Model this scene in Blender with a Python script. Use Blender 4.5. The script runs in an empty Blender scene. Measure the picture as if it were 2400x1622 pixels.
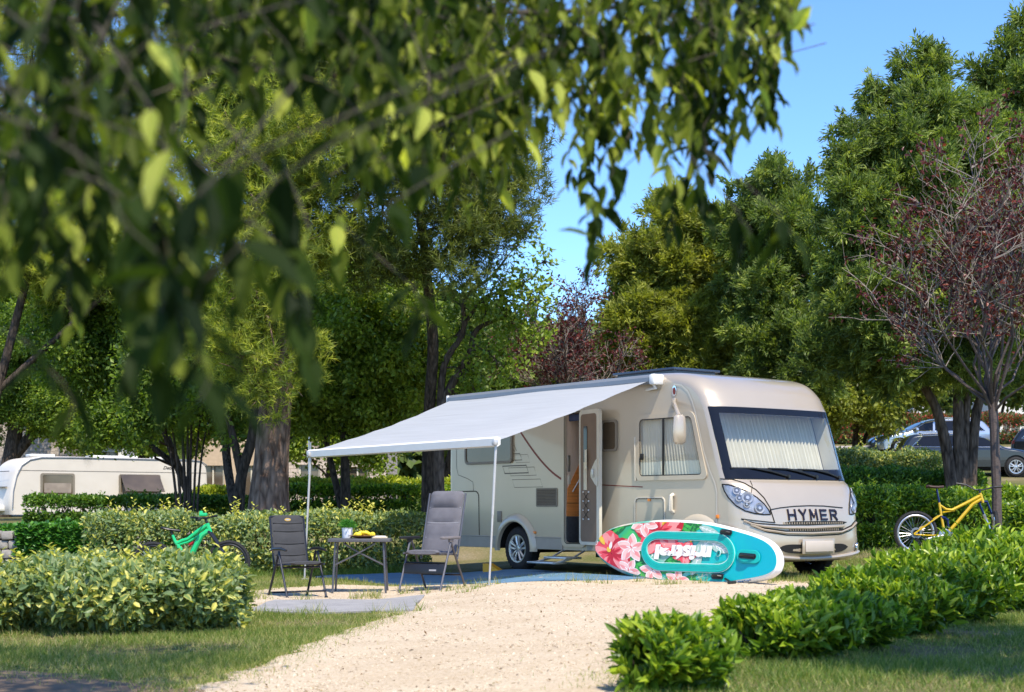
import bpy, bmesh, math, random
import numpy as np
from mathutils import Vector, Matrix
from mathutils.bvhtree import BVHTree
from mathutils.geometry import tessellate_polygon
R = math.radians
random.seed(5)
rng = np.random.default_rng(11)
S = bpy.context.scene
COL = S.collection
pi = math.pi

# ------------------------------------------------------------------ camera numbers (photo 2400 x 1622)
FPX, CAMH, HOR = 3600.0, 0.934, 1195.0
def P(px, py, d):
    """a point d metres in front of the camera seen at photo pixel px, py"""
    return Vector(((px-1200)*d/FPX, d, CAMH+(HOR-py)*d/FPX))
def PX(px, d): return (px-1200)*d/FPX
def smooth(t):
    t = np.clip(t, 0, 1); return t*t*(3-2*t)

def gz(x, y):
    """height of the terrain"""
    x = np.asarray(x, float); y = np.asarray(y, float)
    z = -0.12*smooth((0.6-x)/2.2)*(1-smooth((y-25)/3))
    z = z + 0.27*smooth((x-3.8)/3.0)*smooth((y-17)/8)
    back = 0.52*smooth((y-27.6)/2.6)+0.10*smooth((y-31)/10)
    z = z + back*(1-smooth((x-3)/4))
    right = 0.62*smooth((y-27)/12)+0.10*np.maximum(y-40, 0)
    right = np.where(y > 72, 0.62+3.2+0.02*(y-72), right)
    z = z + right*smooth((x-3)/5)
    z = z + np.where(x < 6, 0.012*np.maximum(y-70, 0), 0)
    z = z + 0.018*np.sin(x*1.7+y*.6)*np.sin(y*.9-x*.4)
    return z
def gzf(x, y): return float(gz(x, y))

# ------------------------------------------------------------------ object helpers
def empty(name, loc=(0, 0, 0), rz=0.0):
    o = bpy.data.objects.new(name, None); COL.objects.link(o)
    o.location = loc; o.rotation_euler = (0, 0, rz); o.empty_display_size = .1
    return o
def tag(o, label=None, cat=None, group=None, kind=None):
    if label: o['label'] = label
    if cat: o['category'] = cat
    if group: o['group'] = group
    if kind: o['kind'] = kind
    return o
def copy_tree(o, parent=None):
    c = o.copy(); COL.objects.link(c)
    if parent: c.parent = parent
    for ch in list(o.children): copy_tree(ch, c)
    return c

class MB:
    """collects geometry for one mesh object"""
    def __init__(s): s.v = []; s.f = []; s.m = []; s.sm = []; s.cur = 0
    def add(s, verts, faces, smooth=True):
        b = len(s.v); s.v += [tuple(v) for v in verts]
        for f in faces:
            s.f.append(tuple(b+i for i in f)); s.m.append(s.cur); s.sm.append(smooth)
    def box(s, c, size, rot=None, bev=0.0):
        bm = bmesh.new(); bmesh.ops.create_cube(bm, size=1)
        for v in bm.verts: v.co = Vector((v.co.x*size[0], v.co.y*size[1], v.co.z*size[2]))
        if bev: bmesh.ops.bevel(bm, geom=bm.edges[:], offset=bev, segments=2, profile=.5, affect='EDGES')
        M = Matrix.Translation(Vector(c)) @ (rot.to_4x4() if rot is not None else Matrix())
        bm.verts.index_update()
        s.add([M @ v.co for v in bm.verts], [[v.index for v in f.verts] for f in bm.faces], bool(bev)); bm.free()
    def tube(s, pts, rad, n=8, cap=True, closed=False):
        pts = [Vector(p) for p in pts]; m = len(pts)
        if not hasattr(rad, '__len__'): rad = [rad]*m
        vs = []; ref = None
        for i, p in enumerate(pts):
            a = pts[(i-1) % m] if (i or closed) else p; b = pts[(i+1) % m] if (i < m-1 or closed) else p
            t = (b-a)
            if t.length < 1e-9: t = Vector((0, 0, 1))
            t.normalize()
            if ref is None:
                ref = Vector((0, 0, 1)) if abs(t.z) < .9 else Vector((1, 0, 0))
            u = (ref - t*ref.dot(t))
            if u.length < 1e-6: u = t.orthogonal()
            u.normalize(); w = t.cross(u); ref = u
            for k in range(n):
                a_ = 2*pi*k/n
                vs.append(p+(u*math.cos(a_)+w*math.sin(a_))*rad[i])
        fs = []
        for i in range(m if closed else m-1):
            j = (i+1) % m
            for k in range(n):
                fs.append((i*n+k, i*n+(k+1) % n, j*n+(k+1) % n, j*n+k))
        if cap and not closed:
            fs.append(tuple(range(n-1, -1, -1))); fs.append(tuple((m-1)*n+k for k in range(n)))
        s.add(vs, fs)
    def lathe(s, prof, c=(0, 0, 0), axis='z', n=24):
        """prof: list of (r, h) along the axis"""
        vs = []; fs = []; c = Vector(c)
        for r, h in prof:
            for k in range(n):
                a = 2*pi*k/n; x, y = r*math.cos(a), r*math.sin(a)
                p = {'z': (x, y, h), 'y': (x, h, y), 'x': (h, x, y)}[axis]
                vs.append(c+Vector(p))
        for i in range(len(prof)-1):
            for k in range(n):
                fs.append((i*n+k, i*n+(k+1) % n, (i+1)*n+(k+1) % n, (i+1)*n+k))
        s.add(vs, fs)
    def poly(s, pts, smooth=False): s.add(pts, [tuple(range(len(pts)))], smooth)
    def strip(s, A, B, closed=True, smooth=False):
        n = len(A); fs = []
        for i in range(n if closed else n-1):
            j = (i+1) % n; fs.append((i, j, n+j, n+i))
        s.add(list(A)+list(B), fs, smooth)
    def slab(s, pts, off, smooth_=False):
        """closed outline pushed by off: sides and the front face"""
        off = Vector(off); A = [Vector(p) for p in pts]; B = [p+off for p in A]
        s.strip(A, B); s.poly(B)
    def grid(s, rows, smooth=True):
        m = len(rows[0]); vs = [p for r in rows for p in r]; fs = []
        for i in range(len(rows)-1):
            for k in range(m-1):
                fs.append((i*m+k, i*m+k+1, (i+1)*m+k+1, (i+1)*m+k))
        s.add(vs, fs, smooth)
    def holes(s, outer, inners, fn):
        """flat 2-D polygon with holes, fn maps 2-D to 3-D"""
        loops = [[Vector((a, b, 0)) for a, b in outer]]+[[Vector((a, b, 0)) for a, b in h] for h in inners]
        flat = [p for l in loops for p in l]
        tris = tessellate_polygon(loops)
        s.add([fn(p.x, p.y) for p in flat], tris, False)
    def build(s, name, mats, parent=None, sharp=35, loc=None):
        me = bpy.data.meshes.new(name)
        me.from_pydata(s.v, [], s.f)
        if not isinstance(mats, (list, tuple)): mats = [mats]
        for m in mats: me.materials.append(m)
        me.polygons.foreach_set('material_index', s.m)
        me.polygons.foreach_set('use_smooth', s.sm)
        me.update(); me.validate()
        if sharp: me.set_sharp_from_angle(angle=R(sharp))
        o = bpy.data.objects.new(name, me); COL.objects.link(o)
        if parent: o.parent = parent
        if loc is not None: o.location = loc
        return o

def recalc(o):
    bm = bmesh.new(); bm.from_mesh(o.data); bmesh.ops.recalc_face_normals(bm, faces=bm.faces[:]); bm.to_mesh(o.data); bm.free()

def text_mesh(body, size, ext=0.0, bold=0.0, shear=0.0, space=1.0):
    cu = bpy.data.curves.new('txt', 'FONT'); cu.body = body; cu.size = size; cu.extrude = ext; cu.offset = bold
    cu.shear = shear; cu.space_character = space; cu.align_x = 'CENTER'; cu.align_y = 'CENTER'; cu.resolution_u = 4
    ob = bpy.data.objects.new('txt', cu); COL.objects.link(ob)
    bpy.context.view_layer.update()
    me = bpy.data.meshes.new_from_object(ob.evaluated_get(bpy.context.evaluated_depsgraph_get()))
    bpy.data.objects.remove(ob); bpy.data.curves.remove(cu)
    vs = [v.co.copy() for v in me.vertices]; fs = [tuple(p.vertices) for p in me.polygons]
    bpy.data.meshes.remove(me)
    return vs, fs

# ------------------------------------------------------------------ materials
def newmat(name):
    m = bpy.data.materials.new(name); m.use_nodes = True
    nt = m.node_tree; b = nt.nodes['Principled BSDF']
    return m, nt, b
def N(nt, t, **kw):
    n = nt.nodes.new(t)
    for k, v in kw.items(): setattr(n, k, v)
    return n
def ramp(nt, stops, fac):
    r = N(nt, 'ShaderNodeValToRGB'); e = r.color_ramp.elements
    while len(e) < len(stops): e.new(.5)
    for q, (p, c) in zip(e, stops): q.position = p; q.color = (*c, 1)
    nt.links.new(fac, r.inputs[0]); return r.outputs[0]
def pm(name, col, rough=.5, metal=0., var=.12, scale=6., bump=0., bscale=60., coat=0., spec=.5, trans=0., stretch=None, alpha=1.):
    """painted / plain surface: base colour with slight noise, optional bump"""
    m, nt, b = newmat(name); L = nt.links.new
    tc = N(nt, 'ShaderNodeTexCoord'); co = tc.outputs['Object']
    if stretch:
        mp = N(nt, 'ShaderNodeMapping'); mp.inputs['Scale'].default_value = stretch; L(co, mp.inputs[0]); co = mp.outputs[0]
    if var:
        n = N(nt, 'ShaderNodeTexNoise'); n.inputs['Scale'].default_value = scale; n.inputs['Detail'].default_value = 6; L(co, n.inputs['Vector'])
        c = Vector(col)
        L(ramp(nt, [(.3, tuple(c*(1-var))), (.7, tuple(min(1, q) for q in c*(1+var)))], n.outputs[0]), b.inputs['Base Color'])
    else: b.inputs['Base Color'].default_value = (*col, 1)
    b.inputs['Roughness'].default_value = rough; b.inputs['Metallic'].default_value = metal
    b.inputs['Specular IOR Level'].default_value = spec; b.inputs['Coat Weight'].default_value = coat
    b.inputs['Coat Roughness'].default_value = .08
    if bump:
        n2 = N(nt, 'ShaderNodeTexNoise'); n2.inputs['Scale'].default_value = bscale; n2.inputs['Detail'].default_value = 4; L(co, n2.inputs['Vector'])
        bp = N(nt, 'ShaderNodeBump'); bp.inputs['Strength'].default_value = bump; bp.inputs['Distance'].default_value = .01
        L(n2.outputs[0], bp.inputs['Height']); L(bp.outputs[0], b.inputs['Normal'])
    if trans:
        out = nt.nodes['Material Output']; t = N(nt, 'ShaderNodeBsdfTranslucent'); t.inputs[0].default_value = (*col, 1)
        mx = N(nt, 'ShaderNodeMixShader'); mx.inputs[0].default_value = trans
        L(b.outputs[0], mx.inputs[1]); L(t.outputs[0], mx.inputs[2]); L(mx.outputs[0], out.inputs[0])
    return m
def glass(name, tint=(.8, .85, .85), refl=.25, dark=0.):
    """thin pane: transparent with fresnel gloss, optional smoke"""
    m, nt, b = newmat(name); L = nt.links.new; nt.nodes.remove(b)
    t = N(nt, 'ShaderNodeBsdfTransparent'); t.inputs[0].default_value = (*tint, 1)
    g = N(nt, 'ShaderNodeBsdfGlossy'); g.inputs['Roughness'].default_value = .02
    lw = N(nt, 'ShaderNodeLayerWeight'); lw.inputs[0].default_value = .5
    pw = N(nt, 'ShaderNodeMath', operation='POWER'); pw.inputs[1].default_value = 4.; L(lw.outputs['Facing'], pw.inputs[0])
    ma = N(nt, 'ShaderNodeMath', operation='MULTIPLY_ADD'); ma.inputs[1].default_value = .9; ma.inputs[2].default_value = refl*.22
    L(pw.outputs[0], ma.inputs[0])
    mx = N(nt, 'ShaderNodeMixShader'); L(ma.outputs[0], mx.inputs[0]); L(t.outputs[0], mx.inputs[1]); L(g.outputs[0], mx.inputs[2])
    L(mx.outputs[0], nt.nodes['Material Output'].inputs[0])
    return m
def leafmat(name, stops, trans=.3, rough=.45, spec=.35, rim=None, tcol=1.5):
    """leaf: colour from the per-leaf tone; rim = colour stops for the leaf margin"""
    m, nt, b = newmat(name); L = nt.links.new
    a = N(nt, 'ShaderNodeAttribute', attribute_name='tone')
    c = ramp(nt, stops, a.outputs['Fac'])
    if rim:
        c2 = ramp(nt, rim, a.outputs['Fac']); a2 = N(nt, 'ShaderNodeAttribute', attribute_name='rim')
        mr = N(nt, 'ShaderNodeMapRange'); mr.inputs[1].default_value = .35; mr.inputs[2].default_value = .65; L(a2.outputs['Fac'], mr.inputs[0])
        mc = N(nt, 'ShaderNodeMix', data_type='RGBA'); L(mr.outputs[0], mc.inputs[0]); L(c, mc.inputs[6]); L(c2, mc.inputs[7]); c = mc.outputs[2]
    L(c, b.inputs['Base Color']); b.inputs['Roughness'].default_value = rough; b.inputs['Specular IOR Level'].default_value = spec
    t = N(nt, 'ShaderNodeBsdfTranslucent')
    mm = N(nt, 'ShaderNodeMix', data_type='RGBA', blend_type='MULTIPLY'); mm.inputs[0].default_value = 1
    mm.inputs[7].default_value = (tcol*1.1, tcol*1.15, tcol*.45, 1); L(c, mm.inputs[6]); L(mm.outputs[2], t.inputs[0])
    mx = N(nt, 'ShaderNodeMixShader'); mx.inputs[0].default_value = trans
    L(b.outputs[0], mx.inputs[1]); L(t.outputs[0], mx.inputs[2]); L(mx.outputs[0], nt.nodes['Material Output'].inputs[0])
    return m
def barkmat(name, c1, c2, scale=14, stretch=(1, 1, .22), bump=1.0):
    m, nt, b = newmat(name); L = nt.links.new
    tc = N(nt, 'ShaderNodeTexCoord'); mp = N(nt, 'ShaderNodeMapping'); mp.inputs['Scale'].default_value = stretch; L(tc.outputs['Object'], mp.inputs[0])
    v = N(nt, 'ShaderNodeTexVoronoi', feature='DISTANCE_TO_EDGE'); v.inputs['Scale'].default_value = scale; L(mp.outputs[0], v.inputs['Vector'])
    n = N(nt, 'ShaderNodeTexNoise'); n.inputs['Scale'].default_value = scale*.8; n.inputs['Detail'].default_value = 8; L(mp.outputs[0], n.inputs['Vector'])
    ad = N(nt, 'ShaderNodeMath', operation='MULTIPLY_ADD'); L(v.outputs[0], ad.inputs[0]); ad.inputs[1].default_value = .8; L(n.outputs[0], ad.inputs[2])
    L(ramp(nt, [(.35, c1), (.85, c2)], ad.outputs[0]), b.inputs['Base Color']); b.inputs['Roughness'].default_value = .9; b.inputs['Specular IOR Level'].default_value = .15
    bp = N(nt, 'ShaderNodeBump'); bp.inputs['Strength'].default_value = bump; bp.inputs['Distance'].default_value = .04
    L(ad.outputs[0], bp.inputs['Height']); L(bp.outputs[0], b.inputs['Normal'])
    return m

# ------------------------------------------------------------------ foliage (numpy)
SHAPES = {
 'quad': ([(0, 0, 0), (.5, .5, .06), (1, 0, 0), (.5, -.5, .06)], [(0, 1, 2, 3)], [0, 1, 1, 1]),
 'tri': ([(0, .5, 0), (1, 0, 0), (0, -.5, 0)], [(0, 1, 2)], [0, 0, 0]),
 'leaf': ([(0, 0, 0), (.33, 0, -.03), (.68, 0, -.06), (1, 0, -.16), (.3, .47, .06), (.68, .36, .02), (.3, -.47, .06), (.68, -.36, .02)],
          [(0, 1, 4), (1, 2, 5, 4), (2, 3, 5), (0, 6, 1), (1, 6, 7, 2), (2, 7, 3)], [0, 0, 0, .7, 1, 1, 1, 1]),
 'fore': ([(0, 0, 0), (.25, 0, -.02), (.6, 0, -.04), (1, 0, -.14), (.14, .34, .05), (.36, .5, .07), (.68, .34, .03), (.14, -.34, .05), (.36, -.5, .07), (.68, -.34, .03)],
          [(0, 1, 4), (1, 5, 4), (1, 2, 6, 5), (2, 3, 6), (0, 7, 1), (1, 7, 8), (1, 8, 9, 2), (2, 9, 3)], [0, 0, 0, .6, 1, 1, 1, 1, 1, 1]),
}
def unit(a): return a/np.maximum(np.linalg.norm(a, axis=-1, keepdims=True), 1e-9)
class Fol:
    def __init__(s): s.V = []; s.Fc = []; s.T = []; s.Rm = []; s.n = 0
    def add(s, C, D, Nn, L, W, tone, shape='quad'):
        C = np.asarray(C, float); D = unit(np.asarray(D, float)); Nn = np.asarray(Nn, float)
        Nn = unit(Nn-D*(Nn*D).sum(-1, keepdims=True)); Sd = np.cross(D, Nn)
        v, f, rm = SHAPES[shape]; v = np.array(v); n = len(C); k = len(v)
        L = np.broadcast_to(L, (n,)); W = np.broadcast_to(W, (n,)); tone = np.broadcast_to(tone, (n,))
        co = (C[:, None]+D[:, None]*(v[None, :, 0:1]*L[:, None, None])+Sd[:, None]*(v[None, :, 1:2]*W[:, None, None])
              + Nn[:, None]*(v[None, :, 2:3]*L[:, None, None]))
        s.V.append(co.reshape(-1, 3).astype(np.float32)); s.T.append(np.repeat(tone, k).astype(np.float32)); s.Rm.append(np.tile(np.array(rm, np.float32), n))
        base = s.n+np.arange(n)[:, None]*k
        for q in f: s.Fc.append(base+np.array(q)[None])
        s.n += n*k
    def build(s, name, mat, parent=None):
        me = bpy.data.meshes.new(name); V = np.concatenate(s.V); me.vertices.add(len(V)); me.vertices.foreach_set('co', V.ravel())
        li = np.concatenate([f.ravel() for f in s.Fc]).astype(np.int32)
        cnt = np.concatenate([np.full(len(f), f.shape[1]) for f in s.Fc]); st = np.concatenate([[0], np.cumsum(cnt)[:-1]]).astype(np.int32)
        me.loops.add(len(li)); me.loops.foreach_set('vertex_index', li); me.polygons.add(len(st)); me.polygons.foreach_set('loop_start', st)
        me.update(calc_edges=True)
        a = me.attributes.new('tone', 'FLOAT', 'POINT'); a.data.foreach_set('value', np.concatenate(s.T))
        a = me.attributes.new('rim', 'FLOAT', 'POINT'); a.data.foreach_set('value', np.concatenate(s.Rm))
        me.polygons.foreach_set('use_smooth', np.zeros(len(st), bool))
        me.materials.append(mat)
        o = bpy.data.objects.new(name, me); COL.objects.link(o)
        if parent is not None:
            o.parent = parent; o.matrix_parent_inverse = Matrix.Translation(-parent.location)
        return o
def rdir(n): return unit(rng.normal(size=(n, 3)))
# ------------------------------------------------------------------ motorhome
M = {}
M['champ'] = pm('champagne_paint', (.475, .395, .30), rough=.28, metal=.3, var=.03, scale=1.5, coat=.9)
M['side'] = pm('side_panel_paint', (.52, .445, .335), rough=.3, metal=.15, var=.05, scale=1.2, coat=.6)
M['skirt'] = pm('skirt_grey_beige', (.37, .33, .27), rough=.45, var=.05)
M['black'] = pm('black_plastic', (.012, .012, .013), rough=.35, var=.1)
M['rubber'] = pm('tyre_rubber', (.018, .018, .019), rough=.85, var=.25, scale=30, bump=.3, bscale=80)
M['gap'] = pm('dark_gap', (.007, .0065, .006), rough=.9, var=0)
M['white'] = pm('white_plastic', (.75, .74, .71), rough=.4, var=.03)
M['cream'] = pm('cream_plastic', (.62, .57, .47), rough=.45, var=.04)
M['alu'] = pm('brushed_aluminium', (.62, .62, .63), rough=.32, metal=.85, var=.06, scale=20)
M['chrome'] = pm('chrome', (.75, .76, .78), rough=.08, metal=1, var=.02)
M['case'] = pm('awning_case_grey', (.20, .22, .25), rough=.38, metal=.2, var=.05, scale=3)
M['glass'] = glass('clear_glass', (.95, .97, .96), .55)
M['smoke'] = pm('smoked_window', (.10, .075, .05), rough=.06, var=.3, scale=1.5, spec=.8)
M['frit'] = pm('windscreen_black_band', (.008, .008, .010), rough=.08, var=.1, spec=.35)
M['curt'] = pm('cream_curtain', (.86, .80, .64), rough=.9, var=.04, trans=.2)
M['brown'] = pm('brown_door_lining', (.20, .13, .085), rough=.6, var=.08)
M['wood'] = pm('orange_brown_cabinet', (.72, .25, .065), rough=.35, var=.18, scale=3, stretch=(1, 1, 12))
M['inner'] = pm('interior_panel', (.72, .56, .46), rough=.6, var=.05)
M['floor_in'] = pm('dark_step_mat', (.05, .05, .055), rough=.7, var=.2, scale=20)
M['orange'] = pm('orange_lens', (.75, .22, .015), rough=.15, var=.05, coat=.5)
M['red'] = pm('dark_red_stripe', (.20, .03, .02), rough=.4, var=.03)
M['decal'] = pm('grey_decal_line', (.10, .085, .07), rough=.5, var=.03)
M['letter'] = pm('dark_badge_letter', (.03, .02, .028), rough=.18, metal=.5, var=.03)
M['plate'] = pm('blank_plate', (.50, .43, .36), rough=.45, var=.03)
M['lamp'] = pm('headlamp_reflector', (.40, .40, .41), rough=.3, metal=.35, var=.25, scale=9)
M['bowl'] = pm('headlamp_bowl', (.16, .16, .165), rough=.2, metal=.4, var=.3, scale=14)
M['ring'] = pm('lamp_ring', (.46, .46, .47), rough=.25, metal=.3, var=.05)
M['lens'] = glass('headlamp_lens', (.92, .95, 1.), .3)
M['fabric'] = pm('awning_fabric', (.53, .545, .565), rough=.8, var=.10, scale=1.6, stretch=(.5, 16, 16), trans=.38, bump=.25, bscale=3)
M['grill'] = pm('vent_grille_plastic', (.22, .19, .15), rough=.5, var=.05)

M['legalu'] = pm('grey_awning_leg', (.50, .49, .48), rough=.4, metal=.3, var=.05)
MW = 2.36
MH = empty('motorhome', (.06, 23.68, 0), -math.atan2(.8, .6))
tag(MH, 'champagne beige integrated motorhome with its awning out and entrance door open', 'motorhome')
MHM = Matrix.Translation((.06, 23.68, 0)) @ Matrix.Rotation(-math.atan2(.8, .6), 4, 'Z')
MHI = MHM.inverted()
def mray(px, py):
    o = MHI @ Vector((0, 0, CAMH)); d = (MHI @ P(px, py, 10.)) - o
    return o, d.normalized()
def onside(px, py):
    """photo pixel -> (x, z) on the near side wall"""
    o, d = mray(px, py); t = -o.y/d.y; p = o+d*t; return p.x, p.z

class Shell:
    """body skin lofted from a side profile; rows: x, z, r, e, bow, dirx, dirz at the middle of the body width"""
    def __init__(s, ctrl, W, na=9, nm=14, sub=6):
        s.W = W; C = np.array(ctrl, float); rows = []; s.mark = []
        n = len(C)
        for i in range(n-1):
            p0, p1, p2, p3 = C[max(i-1, 0)], C[i], C[i+1], C[min(i+2, n-1)]
            s.mark.append(len(rows))
            for k in range(sub):
                t = k/sub
                q = p1*(1-t)+p2*t
                d1 = np.linalg.norm(p2[:2]-p1[:2])+1e-6; d0 = np.linalg.norm(p1[:2]-p0[:2])+1e-6; d2 = np.linalg.norm(p3[:2]-p2[:2])+1e-6
                m1 = ((p2-p0)/(d0+d1)*d1)[:2] if i > 0 else (p2-p1)[:2]
                m2 = ((p3-p1)/(d1+d2)*d1)[:2] if i < n-2 else (p2-p1)[:2]
                h = (2*t**3-3*t**2+1, t**3-2*t**2+t, -2*t**3+3*t**2, t**3-t**2)
                q[:2] = h[0]*p1[:2]+h[1]*m1+h[2]*p2[:2]+h[3]*m2
                rows.append(q)
        s.mark.append(len(rows)); rows.append(C[-1]); s.rows = np.array(rows); s.na = na; s.nm = nm
    def ys(s, r):
        a = [r*(1-math.cos(pi/2*k/s.na)) for k in range(s.na+1)]
        m = [r+(s.W-2*r)*k/s.nm for k in range(1, s.nm)]
        return a+m+[s.W-q for q in reversed(a)]
    def pt(s, row, y, out=0.):
        x, z, r, e, bow, dx, dz = row
        q = min(y, s.W-y)
        off = e*(1-math.sqrt(max(0, 1-(1-q/r)**2))) if q < r else 0.
        off += bow*(2*y/s.W-1)**2
        l = math.hypot(dx, dz) or 1
        return Vector((x+dx/l*(off-out), y, z+dz/l*(off-out)))
    def row(s, t):
        t = max(0, min(len(s.rows)-1.0001, t)); i = int(t); f = t-i
        return s.rows[i]*(1-f)+s.rows[i+1]*f
    def edge(s): return [s.pt(r, 0.) for r in s.rows]
CT = [  # x, z, r, e, bow, dirx, dirz
 (-1.62, .34, .12, .10, 0, 1, 0), (-1.80, .50, .12, .10, 0, 1, 0), (-1.84, 1.2, .12, .10, 0, 1, 0), (-1.83, 2.3, .12, .10, 0, 1, 0), (-1.78, 2.62, .14, .11, 0, .8, -.6),
 (-1.64, 2.78, .15, .12, 0, 0, -1), (-1.3, 2.82, .16, .12, .01, 0, -1), (1.0, 2.83, .16, .12, .01, 0, -1), (3.1, 2.83, .17, .13, .01, 0, -1), (3.6, 2.805, .2, .14, .015, -.1, -1),
 (3.95, 2.72, .26, .15, .02, -.5, -.8), (4.19, 2.56, .34, .16, .04, -.85, -.5), (4.31, 2.40, .39, .17, .06, -1, -.2), (4.37, 2.30, .40, .18, .07, -1, 0),
 (4.53, 1.84, .40, .19, .07, -1, 0), (4.71, 1.345, .40, .19, .08, -1, 0), (4.80, 1.27, .44, .21, .08, -1, 0), (4.91, 1.10, .48, .26, .085, -1, 0), (4.98, .92, .5, .30, .095, -1, 0), (5.01, .78, .5, .32, .10, -1, 0),
 (5.03, .62, .5, .32, .11, -1, 0), (5.035, .46, .5, .31, .11, -1, 0), (5.01, .34, .5, .31, .11, -1, 0), (4.88, .25, .46, .30, .11, -1, 0)]
SH = Shell(CT, MW)
tA, tB = SH.mark[13], SH.mark[15]
body = MB(); R_ = SH.rows; ks = len(SH.ys(.4)); G = [[SH.pt(r, y) for y in SH.ys(r[2])] for r in R_]
vs = [p for g in G for p in g]; fs = []
for i in range(len(R_)-1):
    for k in range(ks-1):
        if tA <= i < tB and 2 <= k < ks-3: continue
        fs.append((i*ks+k, (i+1)*ks+k, (i+1)*ks+k+1, i*ks+k+1))
body.add(vs, fs)
bvh = BVHTree.FromPolygons(vs, [(i*ks+k, (i+1)*ks+k, (i+1)*ks+k+1, i*ks+k+1) for i in range(len(R_)-1) for k in range(ks-1)])
def onfront(px, py, out=.0):
    o, d = mray(px, py); h, n, i, t = bvh.ray_cast(o, d)
    if h is None: t = -o.y/d.y; return o+d*t+Vector((0, -out, 0))
    if n.dot(d) > 0: n = -n
    return h+n*out
def fsnap(x_guess, y, z, out=0.):
    h, n, i, t = bvh.ray_cast(Vector((7, y, z)), Vector((-1, 0, 0)))
    if n.x < 0: n = -n
    return h+n*out
# side walls with wheel arches, door and window openings
EDG = [(p.x, p.z) for p in SH.edge()]
def arch(cx, r, zb, n=14): return [(cx+r*math.cos(pi*k/n), max(zb, .335+r*math.sin(pi*k/n))) for k in range(n+1)]
def rrect(x0, z0, x1, z1, r, n=5, sk=0.):
    """rounded rectangle; sk shifts the lower right corner forward"""
    o = []
    for cx, cz, a0 in ((x1-r, z1-r, 0), (x0+r, z1-r, 90), (x0+r, z0+r, 180), (x1-r, z0+r, 270)):
        for k in range(n+1):
            a = R(a0+90*k/n); x, z = cx+r*math.cos(a), cz+r*math.sin(a)
            if sk and cx > (x0+x1)/2: x += sk*(z1-z)/(z1-z0)
            o.append((x, z))
    return o
bot = [(EDG[-1][0], .34)]+arch(4.03, .42, .34)+arch(0., .42, .34)
outline = EDG+bot
DWO = rrect(2.86, 1.39, 3.92, 2.20, .07, sk=.22)
doorhole = rrect(1.235, .45, 1.66, 2.36, .06)
side = MB(); side.holes(outline, [DWO, doorhole], lambda a, b: Vector((a, 0, b)))
body.cur = 1; body.add(side.v, side.f, False)
side2 = MB(); side2.holes(outline, [], lambda a, b: Vector((a, MW, b))); body.add(side2.v, side2.f, False)
body.cur = 0
bodyo = body.build('body', [M['champ'], M['side']], MH, sharp=0)
def sp(x, z, d=0.): return Vector((x, -d, z))
def spanel(mb, pts, d0, d1):
    mb.slab([sp(x, z, d0) for x, z in pts], (0, -(d1-d0), 0))
def sring(mb, outer, inner, d0, d1):
    A = [sp(x, z, d0) for x, z in outer]; B = [sp(x, z, d1) for x, z in outer]; C = [sp(x, z, d1) for x, z in inner]; D = [sp(x, z, d0-.02) for x, z in inner]
    mb.strip(A, B); mb.strip(B, C); mb.strip(C, D)
def part(name, mats, fn, parent=MH, sharp=35):
    m = MB(); fn(m); return m.build(name, mats, parent, sharp)
def line(m, pts, w, d=.004, closed=False):
    """thin raised line on the side wall"""
    n = len(pts); A = []; B = []
    for i, (x, z) in enumerate(pts):
        a = pts[(i-1) % n] if (closed or i) else pts[i]; b = pts[(i+1) % n] if (closed or i < n-1) else pts[i]
        dx, dz = b[0]-a[0], b[1]-a[1]; l = math.hypot(dx, dz) or 1
        A.append(sp(x-dz/l*w/2, z+dx/l*w/2, d)); B.append(sp(x+dz/l*w/2, z-dx/l*w/2, d))
    m.strip(A, B, closed=closed)
# skirt trim
for x0, x1 in ((-1.58, -.47), (.47, 1.16), (1.73, 3.56)):
    def f(m):
        spanel(m, [(x0, .345), (x1, .345), (x1, .515), (x0, .515)], .0, .014); m.tube([sp(x0, .52, .012), sp(x1, .52, .012)], .011, 6)
    part('side_skirt', M['skirt'], f)
# wheel arch flares
for cx in (0., 4.03):
    def f(m):
        prof = [(.41, .0), (.42, .055), (.46, .06), (.52, .03), (.545, .004)]
        rows = []
        for k in range(25):
            a = R(-8+196*k/24); rows.append([sp(cx+r*math.cos(a), max(.30, .335+r*math.sin(a)), d) for r, d in prof])
        m.grid(rows)
    part('wheel_arch', M['side'], f)
    def f(m):
        rows = []
        for k in range(17):
            a = pi*k/16; rows.append([Vector((cx+.44*math.cos(a), y, .335+.44*math.sin(a))) for y in (.0, .35)])
        m.grid(rows); m.poly([Vector((cx+.44*math.cos(pi*k/16), .35, .335+.44*math.sin(pi*k/16))) for k in range(17)])
    part('wheel_housing', M['gap'], f)
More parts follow.
